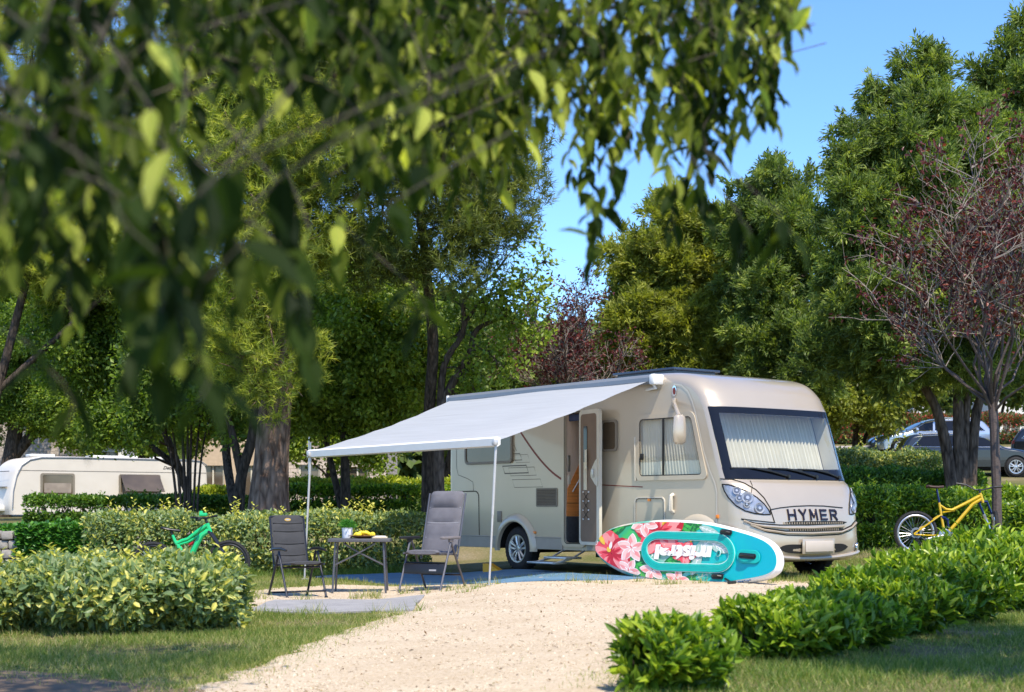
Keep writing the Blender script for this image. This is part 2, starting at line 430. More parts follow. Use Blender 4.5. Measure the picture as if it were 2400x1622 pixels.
# wheels
def wheel(name, c, rt, rr, w, parent, spokes=5, face=-1, rub=M['rubber'], rimm=M['alu']):
    c = Vector(c); h = w/2
    t = MB(); t.lathe([(rr, -h*.9), (rr+.02, -h), (rt-.05, -h*1.04), (rt-.015, -h*.85), (rt, -h*.55), (rt, h*.55), (rt-.015, h*.85), (rt-.05, h*1.04), (rr+.02, h), (rr, h*.9)], c, 'y', 36)
    for k in range(0, 36):
        a = 2*pi*k/36
        t.box(c+Vector((math.cos(a)*rt, 0, math.sin(a)*rt)), (.012, w*.75, .02), Matrix.Rotation(-a+.5, 3, 'Y'))
    t.build('tyre', rub, parent)
    m = MB(); y = lambda q: q*face
    m.lathe([(rr+.012, y(h*.92)), (rr+.012, y(h*1.0)), (rr-.012, y(h*.98)), (rr-.03, y(h*.6)), (rr-.035, y(-h*.5))], c, 'y', 36)
    m.cur = 1; m.lathe([(rr-.035, y(h*.12)), (.0, y(h*.12))], c, 'y', 36); m.cur = 0
    m.lathe([(.0, y(h*.86)), (.03, y(h*.86)), (.062, y(h*.8)), (.075, y(h*.5)), (.075, y(0))], c, 'y', 20)
    for k in range(spokes):
        a = 2*pi*k/spokes+pi/2
        for s_ in (-1, 1):
            d = Vector((math.cos(a), 0, math.sin(a))); n = Vector((-d.z, 0, d.x))
            p0 = c+d*.05+n*(.018*s_)+Vector((0, y(h*.78), 0)); p1 = c+d*(rr-.015)+n*(.045*s_)+Vector((0, y(h*.85), 0))
            m.tube([p0, (p0+p1)/2+Vector((0, y(.006), 0)), p1], [.019, .021, .024], 6)
        d = Vector((math.cos(a+.6), 0, math.sin(a+.6))); m.cur = 1; m.lathe([(.009, y(h*.84)), (.0, y(h*.86))], c+d*.05, 'y', 8); m.cur = 0
    m.build('rim', [rimm, M['gap']], parent)
for cx, cy, fc in ((0, .13, -1), (4.03, .13, -1), (0, MW-.13, 1), (4.03, MW-.13, 1)):
    w = empty('wheel'); w.parent = MH; wheel('wheel', (cx, cy, .335), .338, .205, .215, w, face=fc)
part('chassis', M['gap'], lambda m: [m.box((1.6, MW/2, .40), (6.1, MW-.3, .12)), m.box((0, MW/2, .33), (.12, MW-.3, .12)), m.box((4.03, MW/2, .33), (.12, MW-.3, .12)), m.box((2.2, MW/2, .30), (1.6, 1.5, .14))])
# rear hatch, vent, lamps, decals
def f(m):
    o = [(-1.60, 1.232), (-1.08, 1.232)]+[(-1.08+.1*math.sin(R(a)), 1.132+.1*math.cos(R(a))) for a in range(10, 91, 16)]+[(-.975, .9), (-.965, .55), (-.93, .36)]
    line(m, o, .016)
part('hatch_seam', M['gap'], f)
part('panel_seam', M['decal'], lambda m: line(m, [(-1.60, 2.1), (-1.60, 1.62), (-1.55, 1.5), (-1.3, 1.44), (-1.14, 1.38), (-1.12, 1.24)], .008))
def f(m):
    sring(m, rrect(.522, .979, 1.029, 1.263, .025), rrect(.545, .998, 1.006, 1.244, .015), 0, .014)
    for k in range(11): m.box(sp(.7755, 1.008+.0226*k, .008), (.462, .012, .016), Matrix.Rotation(R(25), 3, 'X'))
    m.cur = 1; m.poly([sp(x, z, .003) for x, z in rrect(.53, .985, 1.02, 1.256, .02)])
part('vent_grille', [M['grill'], M['gap']], f)
part('side_marker_lamp', M['orange'], lambda m: m.box(sp(.473, .591, .008), (.085, .022, .04), bev=.008))
part('side_marker_lamp', M['orange'], lambda m: m.box(sp(4.40, .845, .008), (.05, .022, .05), bev=.008))
part('gas_flap', M['grill'], lambda m: m.box(sp(-.42, .83, .006), (.11, .014, .17), bev=.004))
def par(m, a, b, w):
    (x0, z0), (x1, z1) = a, b; sk = .06
    line(m, [(x0, z0), (x1-sk, z0), (x1, z1), (x0+sk, z1)], w, .0035, True)
def f(m):
    par(m, (-.345, 1.615), (.325, 1.50), .016); par(m, (-.20, 1.80), (.16, 1.70), .012); par(m, (-.19, 1.585), (.52, 1.46), .007)
    par(m, (-.093, 1.40), (.676, 1.28), .007); par(m, (-.1, 1.93), (.02, 1.84), .008); par(m, (-.05, 1.78), (.36, 1.66), .005)
part('stripe_decal', M['decal'], f)
def f(m):
    o = []
    P4 = [Vector((.05, 2.2, 0)), Vector((.33, 1.92, 0)), Vector((.72, 1.54, 0)), Vector((1.14, 1.385, 0))]
    for k in range(17):
        t = k/16; q = P4[0]*(1-t)**3+P4[1]*3*t*(1-t)**2+P4[2]*3*t*t*(1-t)+P4[3]*t**3; o.append((q.x, q.y))
    line(m, o, .032, .0035)
part('red_stripe', M['red'], f)
part('red_stripe', M['red'], lambda m: line(m, [(2.05, 1.292), (2.5, 1.27), (2.93, 1.252)], .014, .0035))
# windows
def window(out, inn, mat_f, mat_g, d=.03, nm='window', extra=None):
    fr = MB(); sring(fr, out, inn, 0, d); o = fr.build(nm, mat_f, MH)
    g = MB(); g.poly([sp(x, z, d*.55) for x, z in inn]); g.build('pane', mat_g, o); return o
window(rrect(-1.336, 1.657, -.066, 2.2, .08), rrect(-1.30, 1.695, -.105, 2.165, .06), M['grill'], M['smoke'])
window(rrect(2.06, 1.765, 2.405, 2.215, .06), rrect(2.09, 1.797, 2.372, 2.183, .045), M['grill'], M['smoke'])
dw = window(rrect(2.80, 1.34, 3.96, 2.255, .09, sk=.27), rrect(2.875, 1.40, 3.91, 2.19, .06, sk=.215), M['side'], M['glass'], .022)
def f(m):
    line(m, rrect(2.875, 1.40, 3.91, 2.19, .06, sk=.215), .028, .016, True); m.box(sp(3.36, 1.795, .012), (.035, .012, .79)); m.box(sp(2.93, 1.67, .02), (.06, .03, .09), bev=.01)
f_ = part('window_gasket', M['black'], f, dw)
def f(m):
    rows = []
    for j in range(2):
        rows.append([Vector((2.8+(1.2, 1.46)[j]*k/150, .055+.018*math.sin(2*pi*k/150*24), (2.24, 1.36)[j])) for k in range(151)])
    m.grid(rows)
part('side_curtain', M['curt'], f, dw)
part('hand_grip', M['cream'], lambda m: m.tube([sp(2.785, 1.34, .012), sp(2.785, 1.95, .02)], .012, 8))
def f(m):
    o = rrect(2.766, .55, 3.386, 1.112, .07); i = rrect(2.79, .573, 3.362, 1.09, .055); sring(m, o, i, 0, .012); m.cur = 1; line(m, i, .012, .012, True)
    m.cur = 2; m.box(sp(3.07, 1.07, .008), (.06, .012, .035)); m.cur = 3; m.poly([sp(x, z, .004) for x, z in i])
part('locker_door', [M['cream'], M['gap'], M['orange'], M['side']], f)
part('grab_handle', M['cream'], lambda m: m.tube([sp(3.545, 1.14, .0), sp(3.545, 1.12, .045), sp(3.545, .93, .045), sp(3.545, .90, .0)], .03, 10))
def f(m):
    a = [onside(1300+u*.3501, 850+v*.3501) for u, v in ((800, 145), (850, 150), (893, 190), (920, 250), (945, 335), (975, 470), (1003, 600), (1040, 720), (1075, 805), (1088, 870), (1088, 1040), (1086, 1110))]
    line(m, a, .022, .006)
part('cab_seam', M['cream'], f)
# awning case, cloth, bar, legs
AW = MB()
cx0, cx1 = -1.63, 3.235
prof = [(-.02, 2.675), (.13, 2.655), (.165, 2.69), (.165, 2.745), (.12, 2.785), (.03, 2.80), (-.05, 2.79)]
AW.grid([[Vector((x, -d, z)) for d, z in prof] for x in (cx0, cx1)], False); 
for x in (cx0, cx1): AW.poly([Vector((x, -d, z)) for d, z in prof])
awn = AW.build('awning', M['case'], MH)
part('case_end_cap', M['white'], lambda m: m.box(sp(cx0-.02, 2.72, .06), (.04, .2, .13), bev=.01), awn)
part('case_end_cap', M['white'], lambda m: [m.box(sp(cx1+.055, 2.715, .07), (.11, .21, .15), bev=.03), m.tube([sp(cx1+.05, 2.64, .12), sp(cx1+.05, 2.6, .08), sp(cx1-.2, 2.59, .03)], .018, 8)], awn)
bx0, bx1 = -1.50, 3.24
BL_, BR_ = Vector((bx0, -2.76, 1.80)), Vector((bx1, -2.76, 1.815))
def f(m):
    rows = []
    for j in range(17):
        v = j/16; row = []
        for k in range(33):
            u = k/32; a = Vector((cx0+.05+(cx1-cx0-.1)*u, -.14, 2.70)); b = BL_.lerp(BR_, u); p = a.lerp(b, v)
            p.z -= .075*math.sin(pi*v)*(.5+.5*math.sin(pi*u))+.010*math.sin(9*u+5*v)+.007*math.sin(31*v+2*math.sin(5*u))*v*(1-v)*4; row.append(p)
        rows.append(row)
    m.grid(rows)
part('awning_cloth', M['fabric'], f, awn)
def f(m):
    prof = [(.05, .035), (.05, -.055), (.0, -.085), (-.045, -.07), (-.05, .02), (0, .045)]
    rows = [[p+Vector((0, a, b)) for a, b in prof+prof[:1]] for p in (BL_-Vector((.03, 0, 0)), BR_+Vector((.03, 0, 0)))]
    m.grid(rows, False)
    for r in rows: m.poly(r[:-1])
part('front_bar', M['white'], f, awn)
for px_, bp in ((1156, BR_), (728, BL_)):
    top = bp+Vector((.03 if px_ > 1000 else .04, -.02, -.06))
    gx = MHM @ Vector((bp.x, bp.y-.03, 0)); gzv = gzf(gx.x, gx.y); foot = Vector((bp.x-.02, bp.y-.09, gzv+.01))
    def f(m):
        m.tube([top, top.lerp(foot, .5), top.lerp(foot, .5001), foot], [.017, .017, .0135, .0135], 10); m.box(foot, (.09, .09, .02), bev=.006); m.box(top+Vector((.02, -.03, .03)), (.07, .07, .07), bev=.015)
    part('leg', M['legalu'], f, awn)
# entrance: frame, interior, steps, open door
def f(m): sring(m, rrect(1.155, .385, 1.72, 2.40, .10), rrect(1.235, .45, 1.66, 2.36, .06), 0, .03); m.cur = 1; line(m, rrect(1.225, .44, 1.67, 2.37, .065), .014, .031, True)
part('door_frame', [M['side'], M['gap']], f)
def f(m):
    y = .9
    m.cur = 1; m.poly([Vector((1.24, 0, .46)), Vector((1.66, 0, .46)), Vector((1.66, .5, .46)), Vector((1.24, .5, .46))]); m.poly([Vector((1.24, .38, .46)), Vector((1.66, .38, .46)), Vector((1.66, .38, .84)), Vector((1.24, .38, .84))])
    m.poly([Vector((1.24, .38, .84)), Vector((2.6, .38, .84)), Vector((2.6, 2.2, .84)), Vector((1.24, 2.2, .84))])
    m.cur = 0; m.poly([Vector((1.26, 1.05, .84)), Vector((2.5, 1.05, .84)), Vector((2.5, 1.05, 2.5)), Vector((1.26, 1.05, 2.5))])
    m.poly([Vector((1.235, 0, .46)), Vector((1.235, 1.1, .46)), Vector((1.235, 1.1, 2.5)), Vector((1.235, 0, 2.5))])
    m.poly([Vector((1.68, .36, .46)), Vector((1.68, 0, .46)), Vector((1.68, 0, 1.2)), Vector((1.68, .36, 1.2))])
part('entrance_interior', [M['inner'], M['floor_in']], f)
def f(m):
    # orange-brown cabinet on the jamb wall seen through the doorway, sloping up towards the inside
    q = [(.0, .84), (.50, .84), (.50, 2.0), (.30, 1.70), (.02, 1.25)]; m.slab([Vector((1.236, y, z)) for y, z in q], (.012, 0, 0))
    m.cur = 1; m.tube([Vector((1.262, .10, 1.20)), Vector((1.262, .26, 1.42))], .011, 6); m.cur = 2; m.poly([Vector((1.2495, .0, 1.03)), Vector((1.2495, .50, 1.03)), Vector((1.2495, .50, 1.038)), Vector((1.2495, .0, 1.038))])
part('cabinet', [M['wood'], M['alu'], M['gap']], f)
part('step_bin', M['floor_in'], lambda m: m.slab([Vector((1.236, y, z)) for y, z in ((0, .46), (.5, .46), (.5, .835), (0, .835))], (.02, 0, 0)))
part('switch_panel', M['alu'], lambda m: m.box((1.242, .045, 1.62), (.012, .05, .24), bev=.003))
part('socket_panel', M['cream'], lambda m: m.box((1.244, .05, 1.38), (.014, .045, .13), bev=.004))
part('blue_blind', pm('dark_blue_blind', (.03, .04, .09), rough=.8), lambda m: m.box((1.46, .04, 2.29), (.40, .03, .10), bev=.01))
def f(m):
    m.box((1.42, -.22, .235), (.52, .30, .03), bev=.006); m.box((1.30, -.42, .165), (.62, .26, .028), bev=.006)
    for x in (1.17, 1.66): m.tube([Vector((x, .05, .36)), Vector((x, -.25, .225)), Vector((x-.08, -.48, .165))], .016, 6)
    m.cur = 1
    for k in range(5): m.box((1.30, -.34-.04*k, .181), (.58, .012, .005))
    for k in range(5): m.box((1.42, -.12-.045*k, .252), (.48, .012, .005))
part('entrance_step', [M['alu'], M['grill']], f)
hx = Vector((1.64, -.035, 0)); dang = R(169)
du = Vector((-math.cos(dang), -math.sin(dang), 0)); dn = Vector((-du.y, du.x, 0))
if dn.y > 0: dn = -dn
def dp(u, z, d=0.): return hx+du*u+dn*d+Vector((0, 0, z))
DRW = .60
dro = empty('entrance_door'); dro.parent = MH
def dpoly(m, pts, d0, d1):
    m.slab([dp(u, z, d0) for u, z in pts], dn*(d1-d0))
def f(m):
    o = rrect(0, .43, DRW, 2.375, .07); m.strip([dp(u, z, 0) for u, z in o], [dp(u, z, .045) for u, z in o]); m.poly([dp(u, z, 0) for u, z in o])
    i = rrect(.045, .475, DRW-.08, 2.315, .06); m.strip([dp(u, z, .045) for u, z in o], [dp(u, z, .045) for u, z in i])
part('door_shell', M['cream'], f, dro)
part('door_lining', M['brown'], lambda m: dpoly(m, rrect(.045, .475, DRW-.08, 2.315, .06), .04, .046), dro)
def f(m):
    dpoly(m, rrect(.15, 1.02+.6, .25, 2.14, .02), .046, .055)
part('door_window_slot', M['frit'], f, dro)
def f(m):
    rows = [[dp(.16+.09*k/20, z, .055+.006*math.sin(k*1.9)) for k in range(21)] for z in (1.22, 1.62)]; m.grid(rows)
    rows = [[dp(.22+.07*k/8, z, .075+.006*math.sin(k*1.9)) for k in range(9)] for z in (1.52, 1.80)]; m.grid(rows)
part('door_blind', M['curt'], f, dro)
def f(m):
    for j in range(4):
        z = .80+.13*j
        for u in (.14, .30): m.lathe([(.014, 0), (.012, .008), (0, .01)], (0, 0, 0), 'z', 8) if False else m.box(dp(u, z, .052), (.022, .018, .022), bev=.006)
    m.cur = 1
    for j in range(3):
        z = .80+.13*j; m.tube([dp(.14, z, .055), dp(.30, z+.13, .055)], .004, 4); m.tube([dp(.30, z, .055), dp(.14, z+.13, .055)], .004, 4)
part('door_net', [M['white'], M['gap']], f, dro)
def f(m):
    o = [(DRW-.10, 1.30), (DRW-.22, 1.40), (DRW-.23, 1.45), (DRW-.22, 1.50), (DRW-.10, 1.63), (DRW-.05, 1.66), (DRW-.05, 1.27)]
    dpoly(m, o, .046, .062); m.cur = 1; m.box(dp(DRW-.14, 1.46, .07), (.03, .03, .12), bev=.008)
part('door_lock', [M['cream'], M['alu']], f, dro)
# cab mirror and small badge
def f(m):
    m.box(sp(3.58, 2.38, .02), (.07, .04, .14), bev=.015); m.tube([sp(3.58, 2.40, .02), sp(3.66, 2.38, .09), sp(3.88, 2.27, .25), sp(3.98, 2.18, .30)], [.03, .028, .026, .03], 10)
    rows = []
    for t, w, dd in ((2.19, .05, .035), (2.165, .09, .055), (2.05, .105, .066), (1.92, .107, .068), (1.83, .095, .056), (1.80, .055, .03)):
        rows.append([Vector((4.0+dd*math.sin(2*pi*k/20)*.9, -.31-w*math.cos(2*pi*k/20)*1.05, t)) for k in range(21)])
    m.grid(rows); m.poly(rows[0][:-1]); m.poly(rows[-1][:-1])
part('wing_mirror', M['champ'], f)
def f(m): m.poly([sp(3.574+.045*math.cos(2*pi*k/20), 2.545+.075*math.sin(2*pi*k/20), .008) for k in range(20)]); m.cur = 1; m.poly([sp(3.574+.026*math.cos(2*pi*k/16), 2.545+.05*math.sin(2*pi*k/16), .011) for k in range(16)])
part('oval_badge', [M['chrome'], M['red']], f)
# roof: solar panel, rails
part('solar_panel', pm('solar_panel_blue', (.03, .045, .08), rough=.15, var=.1), lambda m: [m.box((2.55, .78, 2.90), (1.3, .9, .035), bev=.006), m.box((2.55, .78, 2.86), (1.2, .8, .05))])
part('roof_hatch', M['white'], lambda m: m.box((.2, 1.3, 2.87), (.7, .6, .09), bev=.03))
part('roof_hatch', M['white'], lambda m: m.box((-1.2, .9, 2.86), (.4, .4, .08), bev=.03))
# ---- front: windscreen
def rows_t(t0, t1, n): return [SH.row(t0+(t1-t0)*k/n) for k in range(n+1)]
ws = MB(); RT = rows_t(tA-.35, tB+.25, 26); YS = [.022+(MW-.044)*k/44 for k in range(45)]
YS = sorted(set([.022, .035, .05, .07, .09, .115, .14]+[q for q in YS if q > .15 and q < MW-.09]+[MW-.075, MW-.05, MW-.03, MW-.02]))
gv = [[SH.pt(r, y, .012) for y in YS] for r in RT]
vs = [p for g in gv for p in g]; n = len(YS)
for i in range(len(RT)-1):
    for k in range(n-1):
        zc = (RT[i][1]+RT[i+1][1])/2; yc = (YS[k]+YS[k+1])/2
        edge = zc > 2.215 or zc < 1.49 or yc < .113 or yc > MW-.045
        ws.m.append(1 if edge else 0); ws.sm.append(True); ws.f.append((i*n+k, (i+1)*n+k, (i+1)*n+k+1, i*n+k+1))
ws.v = [tuple(v) for v in vs]
wso = ws.build('windscreen', [M['glass'], M['frit']], MH, sharp=0)
def f(m):
    rows = []
    for j, z in enumerate((2.24, 2.0, 1.75, 1.50)):
        row = []
        for k in range(301):
            y = .10+2.16*k/300; h, nn, i_, t_ = bvh.ray_cast(Vector((7, y, z)), Vector((-1, 0, 0)))
            row.append(Vector((h.x-.34+.045*math.sin(2*pi*k/300*30+.5*math.sin(k*.11)), y, z)))
        rows.append(row)
    m.grid(rows)
part('windscreen_curtain', M['curt'], f, wso)
def f(m):
    for ya, yb in ((2.262, 2.30),):
        rows = []
        for z in (2.24, 2.0, 1.75, 1.50):
            a = fsnap(0, ya, z); b = fsnap(0, yb, z); rows.append([Vector((a.x-.30, ya, z)), Vector((a.x-.15, (ya+yb)/2, z)), Vector((b.x-.03, yb, z))])
        m.grid(rows)
    rows = []
    m.grid([[fsnap(0, .1+2.16*k/20, 2.235)-Vector((o_, 0, 0)) for k in range(21)] for o_ in (.30, .05)])
part('windscreen_lining', M['curt'], f, wso)
part('dashboard', M['black'], lambda m: m.grid([[Vector((x, y, z)) for y in (.1, 2.26)] for x, z in ((4.5, 1.33), (4.2, 1.42), (3.9, 1.46))]))
for y0, y1, zz in ((1.00, .42, 1.47), (1.55, 1.0, 1.47), (2.05, 1.55, 1.465)):
    def f(m):
        a = fsnap(0, y0, 1.37, .025); b = fsnap(0, (y0+y1)/2, 1.43, .035); c = fsnap(0, y1, zz, .03)
        m.tube([a, b, c], [.014, .012, .009], 6); d0 = fsnap(0, y1-.32, zz+.005, .022); d1 = fsnap(0, min(y1+.30, 2.2), zz-.02, .022); m.tube([d0, c, d1], .011, 6); m.tube([a-Vector((.02, 0, 0)), a+Vector((.02, 0, 0))], .025, 8)
    part('wiper', M['black'], f, wso)
# ---- bonnet seams, headlamps, grille, bumper
def Z1(u, v): return 1300+u*.3501, 850+v*.3501
def fline(m, uv, w, out=.006):
    pts = []
    for a, b in zip(uv[:-1], uv[1:]):
        n = max(2, int(math.hypot(b[0]-a[0], b[1]-a[1])/25))
        for k in range(n): pts.append((a[0]+(b[0]-a[0])*k/n, a[1]+(b[1]-a[1])*k/n))
    pts.append(uv[-1]); Q = [onfront(*Z1(*p), out) for p in pts]; Q = [q for q in Q if q]
    m.tube(Q, w, 5)
def fpatch(uv, out, n=10):
    """fan patch lying on the front, from an outline in zoomed photo coordinates"""
    cx = sum(p[0] for p in uv)/len(uv); cy = sum(p[1] for p in uv)/len(uv); dense = []
    for a, b in zip(uv, uv[1:]+uv[:1]):
        for k in range(4): dense.append((a[0]+(b[0]-a[0])*k/4, a[1]+(b[1]-a[1])*k/4))
    rows = [[onfront(*Z1(cx+(p[0]-cx)*q/n, cy+(p[1]-cy)*q/n), out*(1-(q/n)**4)+.004) for p in dense+dense[:1]] for q in range(n+1)]
    return rows
def mirror(rows): return [[Vector((p.x, MW-p.y, p.z)) for p in r] for r in rows]
HLO = [(1122, 815), (1165, 818), (1230, 838), (1300, 870), (1355, 905), (1400, 945), (1430, 985), (1444, 1016), (1400, 1017), (1340, 1010), (1275, 992), (1215, 958), (1165, 905), (1138, 860)]
rows0 = fpatch(HLO, .0); rows1 = fpatch(HLO, .04); 
bowls = [((1218, 858), 34), ((1290, 905), 46), ((1235, 908), 30), ((1370, 975), 40), ((1285, 950), 28)]
for mir in (False, True):
    hl = empty('headlight'); hl.parent = MH
    mf = (lambda p: Vector((p.x, MW-p.y, p.z))) if mir else (lambda p: p)
    m = MB(); m.grid([[mf(p) for p in r] for r in rows0]); m.build('reflector', M['lamp'], hl)
    m = MB()
    for (u, v), r in bowls:
        c = onfront(*Z1(u, v), .012); e = onfront(*Z1(u+r, v), .012); rad = (c-e).length*.86; h, nn, i_, t_ = bvh.find_nearest(c)
        nn = nn if nn.x > 0 else -nn; q = nn.to_track_quat('Z', 'Y').to_matrix()
        ringp = [(rad*1.0, .004), (rad*.92, .012), (rad*.82, .006), (rad*.6, -.004)]
        vs_ = []; fs_ = []
        for a, (rr_, hh) in enumerate(ringp):
            for k in range(20): vs_.append(mf(c+q @ Vector((rr_*math.cos(2*pi*k/20), rr_*math.sin(2*pi*k/20), hh))))
        for a in range(3):
            for k in range(20): fs_.append((a*20+k, a*20+(k+1) % 20, a*20+20+(k+1) % 20, a*20+20+k))
        m.cur = 0; m.add(vs_, fs_); m.cur = 1; m.add([mf(c+q @ Vector((rad*.6*math.cos(2*pi*k/20), rad*.6*math.sin(2*pi*k/20), .002))) for k in range(20)], [tuple(range(20))])
        m.cur = 0; m.add([mf(c+q @ Vector((rad*.28*math.cos(2*pi*k/12), rad*.28*math.sin(2*pi*k/12), .008))) for k in range(12)], [tuple(range(12))])
    m.build('lamp_bowl', [M['ring'], M['bowl']], hl)
    m = MB(); m.grid([[mf(p) for p in r] for r in rows1]); m.build('lens', M['lens'], hl)
    m = MB(); m.tube([mf(p) for p in rows0[-1]], .009, 5); m.build('lamp_seal', M['gap'], hl)
def f(m):
    fline(m, [(1108, 778), (1190, 782), (1270, 808), (1345, 850), (1400, 905), (1440, 970), (1470, 1066)], .006)
    fline(m, [(1308, 792), (1322, 822), (1316, 872)], .004)
    fline(m, [(1440, 985), (1510, 972), (1600, 962), (1700, 958), (1800, 960), (1925, 972)], .006)
    fline(m, [(1252, 1046), (1330, 1056), (1420, 1066), (1475, 1071)], .006)
    fline(m, [(1440, 987), (1455, 1020), (1470, 1068)], .005)
part('bonnet_seam', M['gap'], f)
def gap(y0, y1, zc, h, sag, n=24, mat='gap', out=.004):
    A = []; B = []
    for k in range(n+1):
        t = 2*k/n-1; y = (y0+y1)/2+(y1-y0)/2*t; z = zc-sag*(1-t*t)+0; hh = h*(1-abs(t)**8)+.004
        A.append(fsnap(0, y, z+hh/2, out)); B.append(fsnap(0, y, z-hh/2, out))
    return A, B
def f(m):
    for y0, y1, zc, h, sag in ((.62, 1.86, .765, .035, .0), (.70, 1.80, .672, .03, .0), (.52, 1.86, .435, .115, .02)):
        A, B = gap(y0, y1, zc, h, sag); m.strip(A, B, closed=False, smooth=True)
    for uv, w_ in (([(1248, 1046), (1290, 1062), (1345, 1075), (1507, 1087), (1700, 1086), (1937, 1076)], .008), ([(1288, 1072), (1345, 1094), (1402, 1108), (1543, 1127), (1720, 1128), (1928, 1119), (1985, 1090), (2012, 1056)], .009), ([(1335, 1102), (1420, 1134), (1560, 1156), (1720, 1160), (1900, 1150), (1975, 1125), (2014, 1090)], .006)):
        fline(m, uv, w_, .002)
    m.cur = 1
    for k in range(26):
        y = .62+1.12*k/25; m.box(fsnap(0, y, .757, .008), (.014, .012, .028))
    for k in range(22):
        y = .72+.92*k/21; m.box(fsnap(0, y, .672, .008), (.014, .01, .03))
part('front_grille', [M['gap'], M['champ']], f)
def f(m):
    for zc, sag, w, o in ((.345, .06, .03, .02),):
        pts = [];
        for k in range(33):
            t = 2*k/32-1; y = 1.18+1.0*t; pts.append(fsnap(0, y, zc-sag*(1-t*t)+.02, o))
        m.tube(pts, w, 8)
    for uv, w_ in (([(1265, 1058), (1320, 1081), (1400, 1096), (1540, 1108), (1720, 1109), (1930, 1098)], .014), ([(1310, 1086), (1400, 1120), (1545, 1142), (1720, 1145), (1915, 1135), (1985, 1105), (2014, 1072)], .015)): fline(m, uv, w_, .012)
part('bumper_trim', M['champ'], f)
def f(m):
    c = fsnap(0, 1.20, .455, .05); m.box(c, (.018, .54, .145), Matrix.Rotation(R(-2), 3, 'Y'), bev=.006)
    m.cur = 1; m.box(c+Vector((-.02, 0, 0)), (.025, .62, .20), bev=.01)
part('number_plate', [M['plate'], M['champ']], f)
for y in (.24, 2.12):
    def f(m):
        c = fsnap(0, y, .42, .01); h, nn, i_, t_ = bvh.find_nearest(c); nn = (c-h).normalized(); q = nn.to_track_quat('Z', 'Y').to_matrix()
        for (ra, ha), (rb, hb), mi in (((.075, 0), (.07, .016), 0), ((.07, .016), (.05, .012), 0), ((.05, .012), (.0, .006), 1)):
            m.cur = mi; m.add([c+q @ Vector((rr*math.cos(2*pi*k/18), rr*math.sin(2*pi*k/18), hh)) for rr, hh in ((ra, ha), (rb, hb)) for k in range(18)], [(k, (k+1) % 18, 18+(k+1) % 18, 18+k) for k in range(18)])
    part('fog_lamp', [M['chrome'], M['lamp']], f)
def f(m):
    GL = {'H': [((0, 0), (0, 1)), ((1, 0), (1, 1)), ((0, .5), (1, .5))], 'Y': [((0, 1), (.5, .48)), ((1, 1), (.5, .48)), ((.5, .52), (.5, 0))], 'M': [((0, 0), (.03, 1)), ((.03, 1), (.5, .30)), ((.5, .30), (.97, 1)), ((.97, 1), (1, 0))],
          'E': [((0, 0), (0, 1)), ((0, .95), (.95, .95)), ((0, .5), (.85, .5)), ((0, .05), (.95, .05))], 'R': [((0, 0), (0, 1)), ((0, .95), (.8, .95)), ((.8, .95), (.97, .82)), ((.97, .82), (.97, .64)), ((.97, .64), (.8, .5)), ((.8, .5), (0, .5)), ((.5, .5), (1, 0))]}
    for i, ch in enumerate('HYMER'):
        for (a0, b0), (a1, b1) in GL[ch]:
            y0, y1 = (1.18-.465+i*.202+q*.122 for q in (a0, a1)); z0, z1 = (.80+q*.132 for q in (b0, b1)); dy, dz = y1-y0, z1-z0; l = math.hypot(dy, dz); w_ = .0125
            ny_, nz_ = -dz/l*w_, dy/l*w_; ex_, ez_ = dy/l*.008, dz/l*.008
            q4 = [(y0-ex_+ny_, z0-ez_+nz_), (y1+ex_+ny_, z1+ez_+nz_), (y1+ex_-ny_, z1+ez_-nz_), (y0-ex_-ny_, z0-ez_-nz_)]; A = [fsnap(0, y, z, .002) for y, z in q4]; B = [fsnap(0, y, z, .016) for y, z in q4]; m.strip(A, B); m.poly(B)
part('badge_lettering', M['letter'], f)
part('under_tray', M['gap'], lambda m: m.grid([[Vector((x, y, z)) for y in (.3, 2.06)] for x, z in ((4.75, .26), (4.4, .22), (3.6, .3))]))
# ------------------------------------------------------------------ paddle board leaning on the motorhome
LEAN = R(13)
bc = Vector((3.72, -.40, -.065))
BO = empty('paddle_board'); BO.matrix_world = MHM @ Matrix.Translation(bc)
tag(BO, 'turquoise paddle board with red hibiscus print leaning on its long edge against the motorhome', 'paddle board')
bv = Vector((0, math.sin(LEAN), math.cos(LEAN))); bn = Vector((0, -math.cos(LEAN), math.sin(LEAN)))
TH = .12
def Bp(s, t, o=0.): return Vector((s, 0, 0))+bv*t+bn*o
def px6(u, v):
    """zoomed photo coordinates -> (s, t) on the deck plane"""
    o, d = mray(1350+u*.23666, 1150+v*.23666); o = o-bc; q = (TH/2-o.dot(bn))/d.dot(bn); p = o+d*q
    return p.x, p.dot(bv)
def catmull(pts, sub=6, closed=True):
    n = len(pts); o = []
    for i in range(n if closed else n-1):
        p0, p1, p2, p3 = [np.array(pts[(i+k) % n] if closed else pts[min(max(i+k, 0), n-1)], float) for k in (-1, 0, 1, 2)]
        for k in range(sub):
            t = k/sub; o.append(tuple(.5*((2*p1)+(-p0+p2)*t+(2*p0-5*p1+4*p2-p3)*t*t+(-p0+3*p1-3*p2+p3)*t**3)))
    return o
OUT6 = [(183, 560), (205, 470), (300, 365), (480, 298), (760, 262), (1000, 258), (1300, 282), (1550, 335), (1800, 408), (1930, 478), (1995, 560), (2016, 640), (2008, 720), (1965, 790), (1850, 846), (1600, 890), (1330, 917), (1050, 912), (750, 872), (500, 808), (310, 715), (215, 630)]
OL = catmull([px6(*p) for p in OUT6], 5)
tmin = min(t for s, t in OL); OL = [(s, t-tmin) for s, t in OL]
_px6 = px6
def px6(u, v): s, t = _px6(u, v); return s, t-tmin
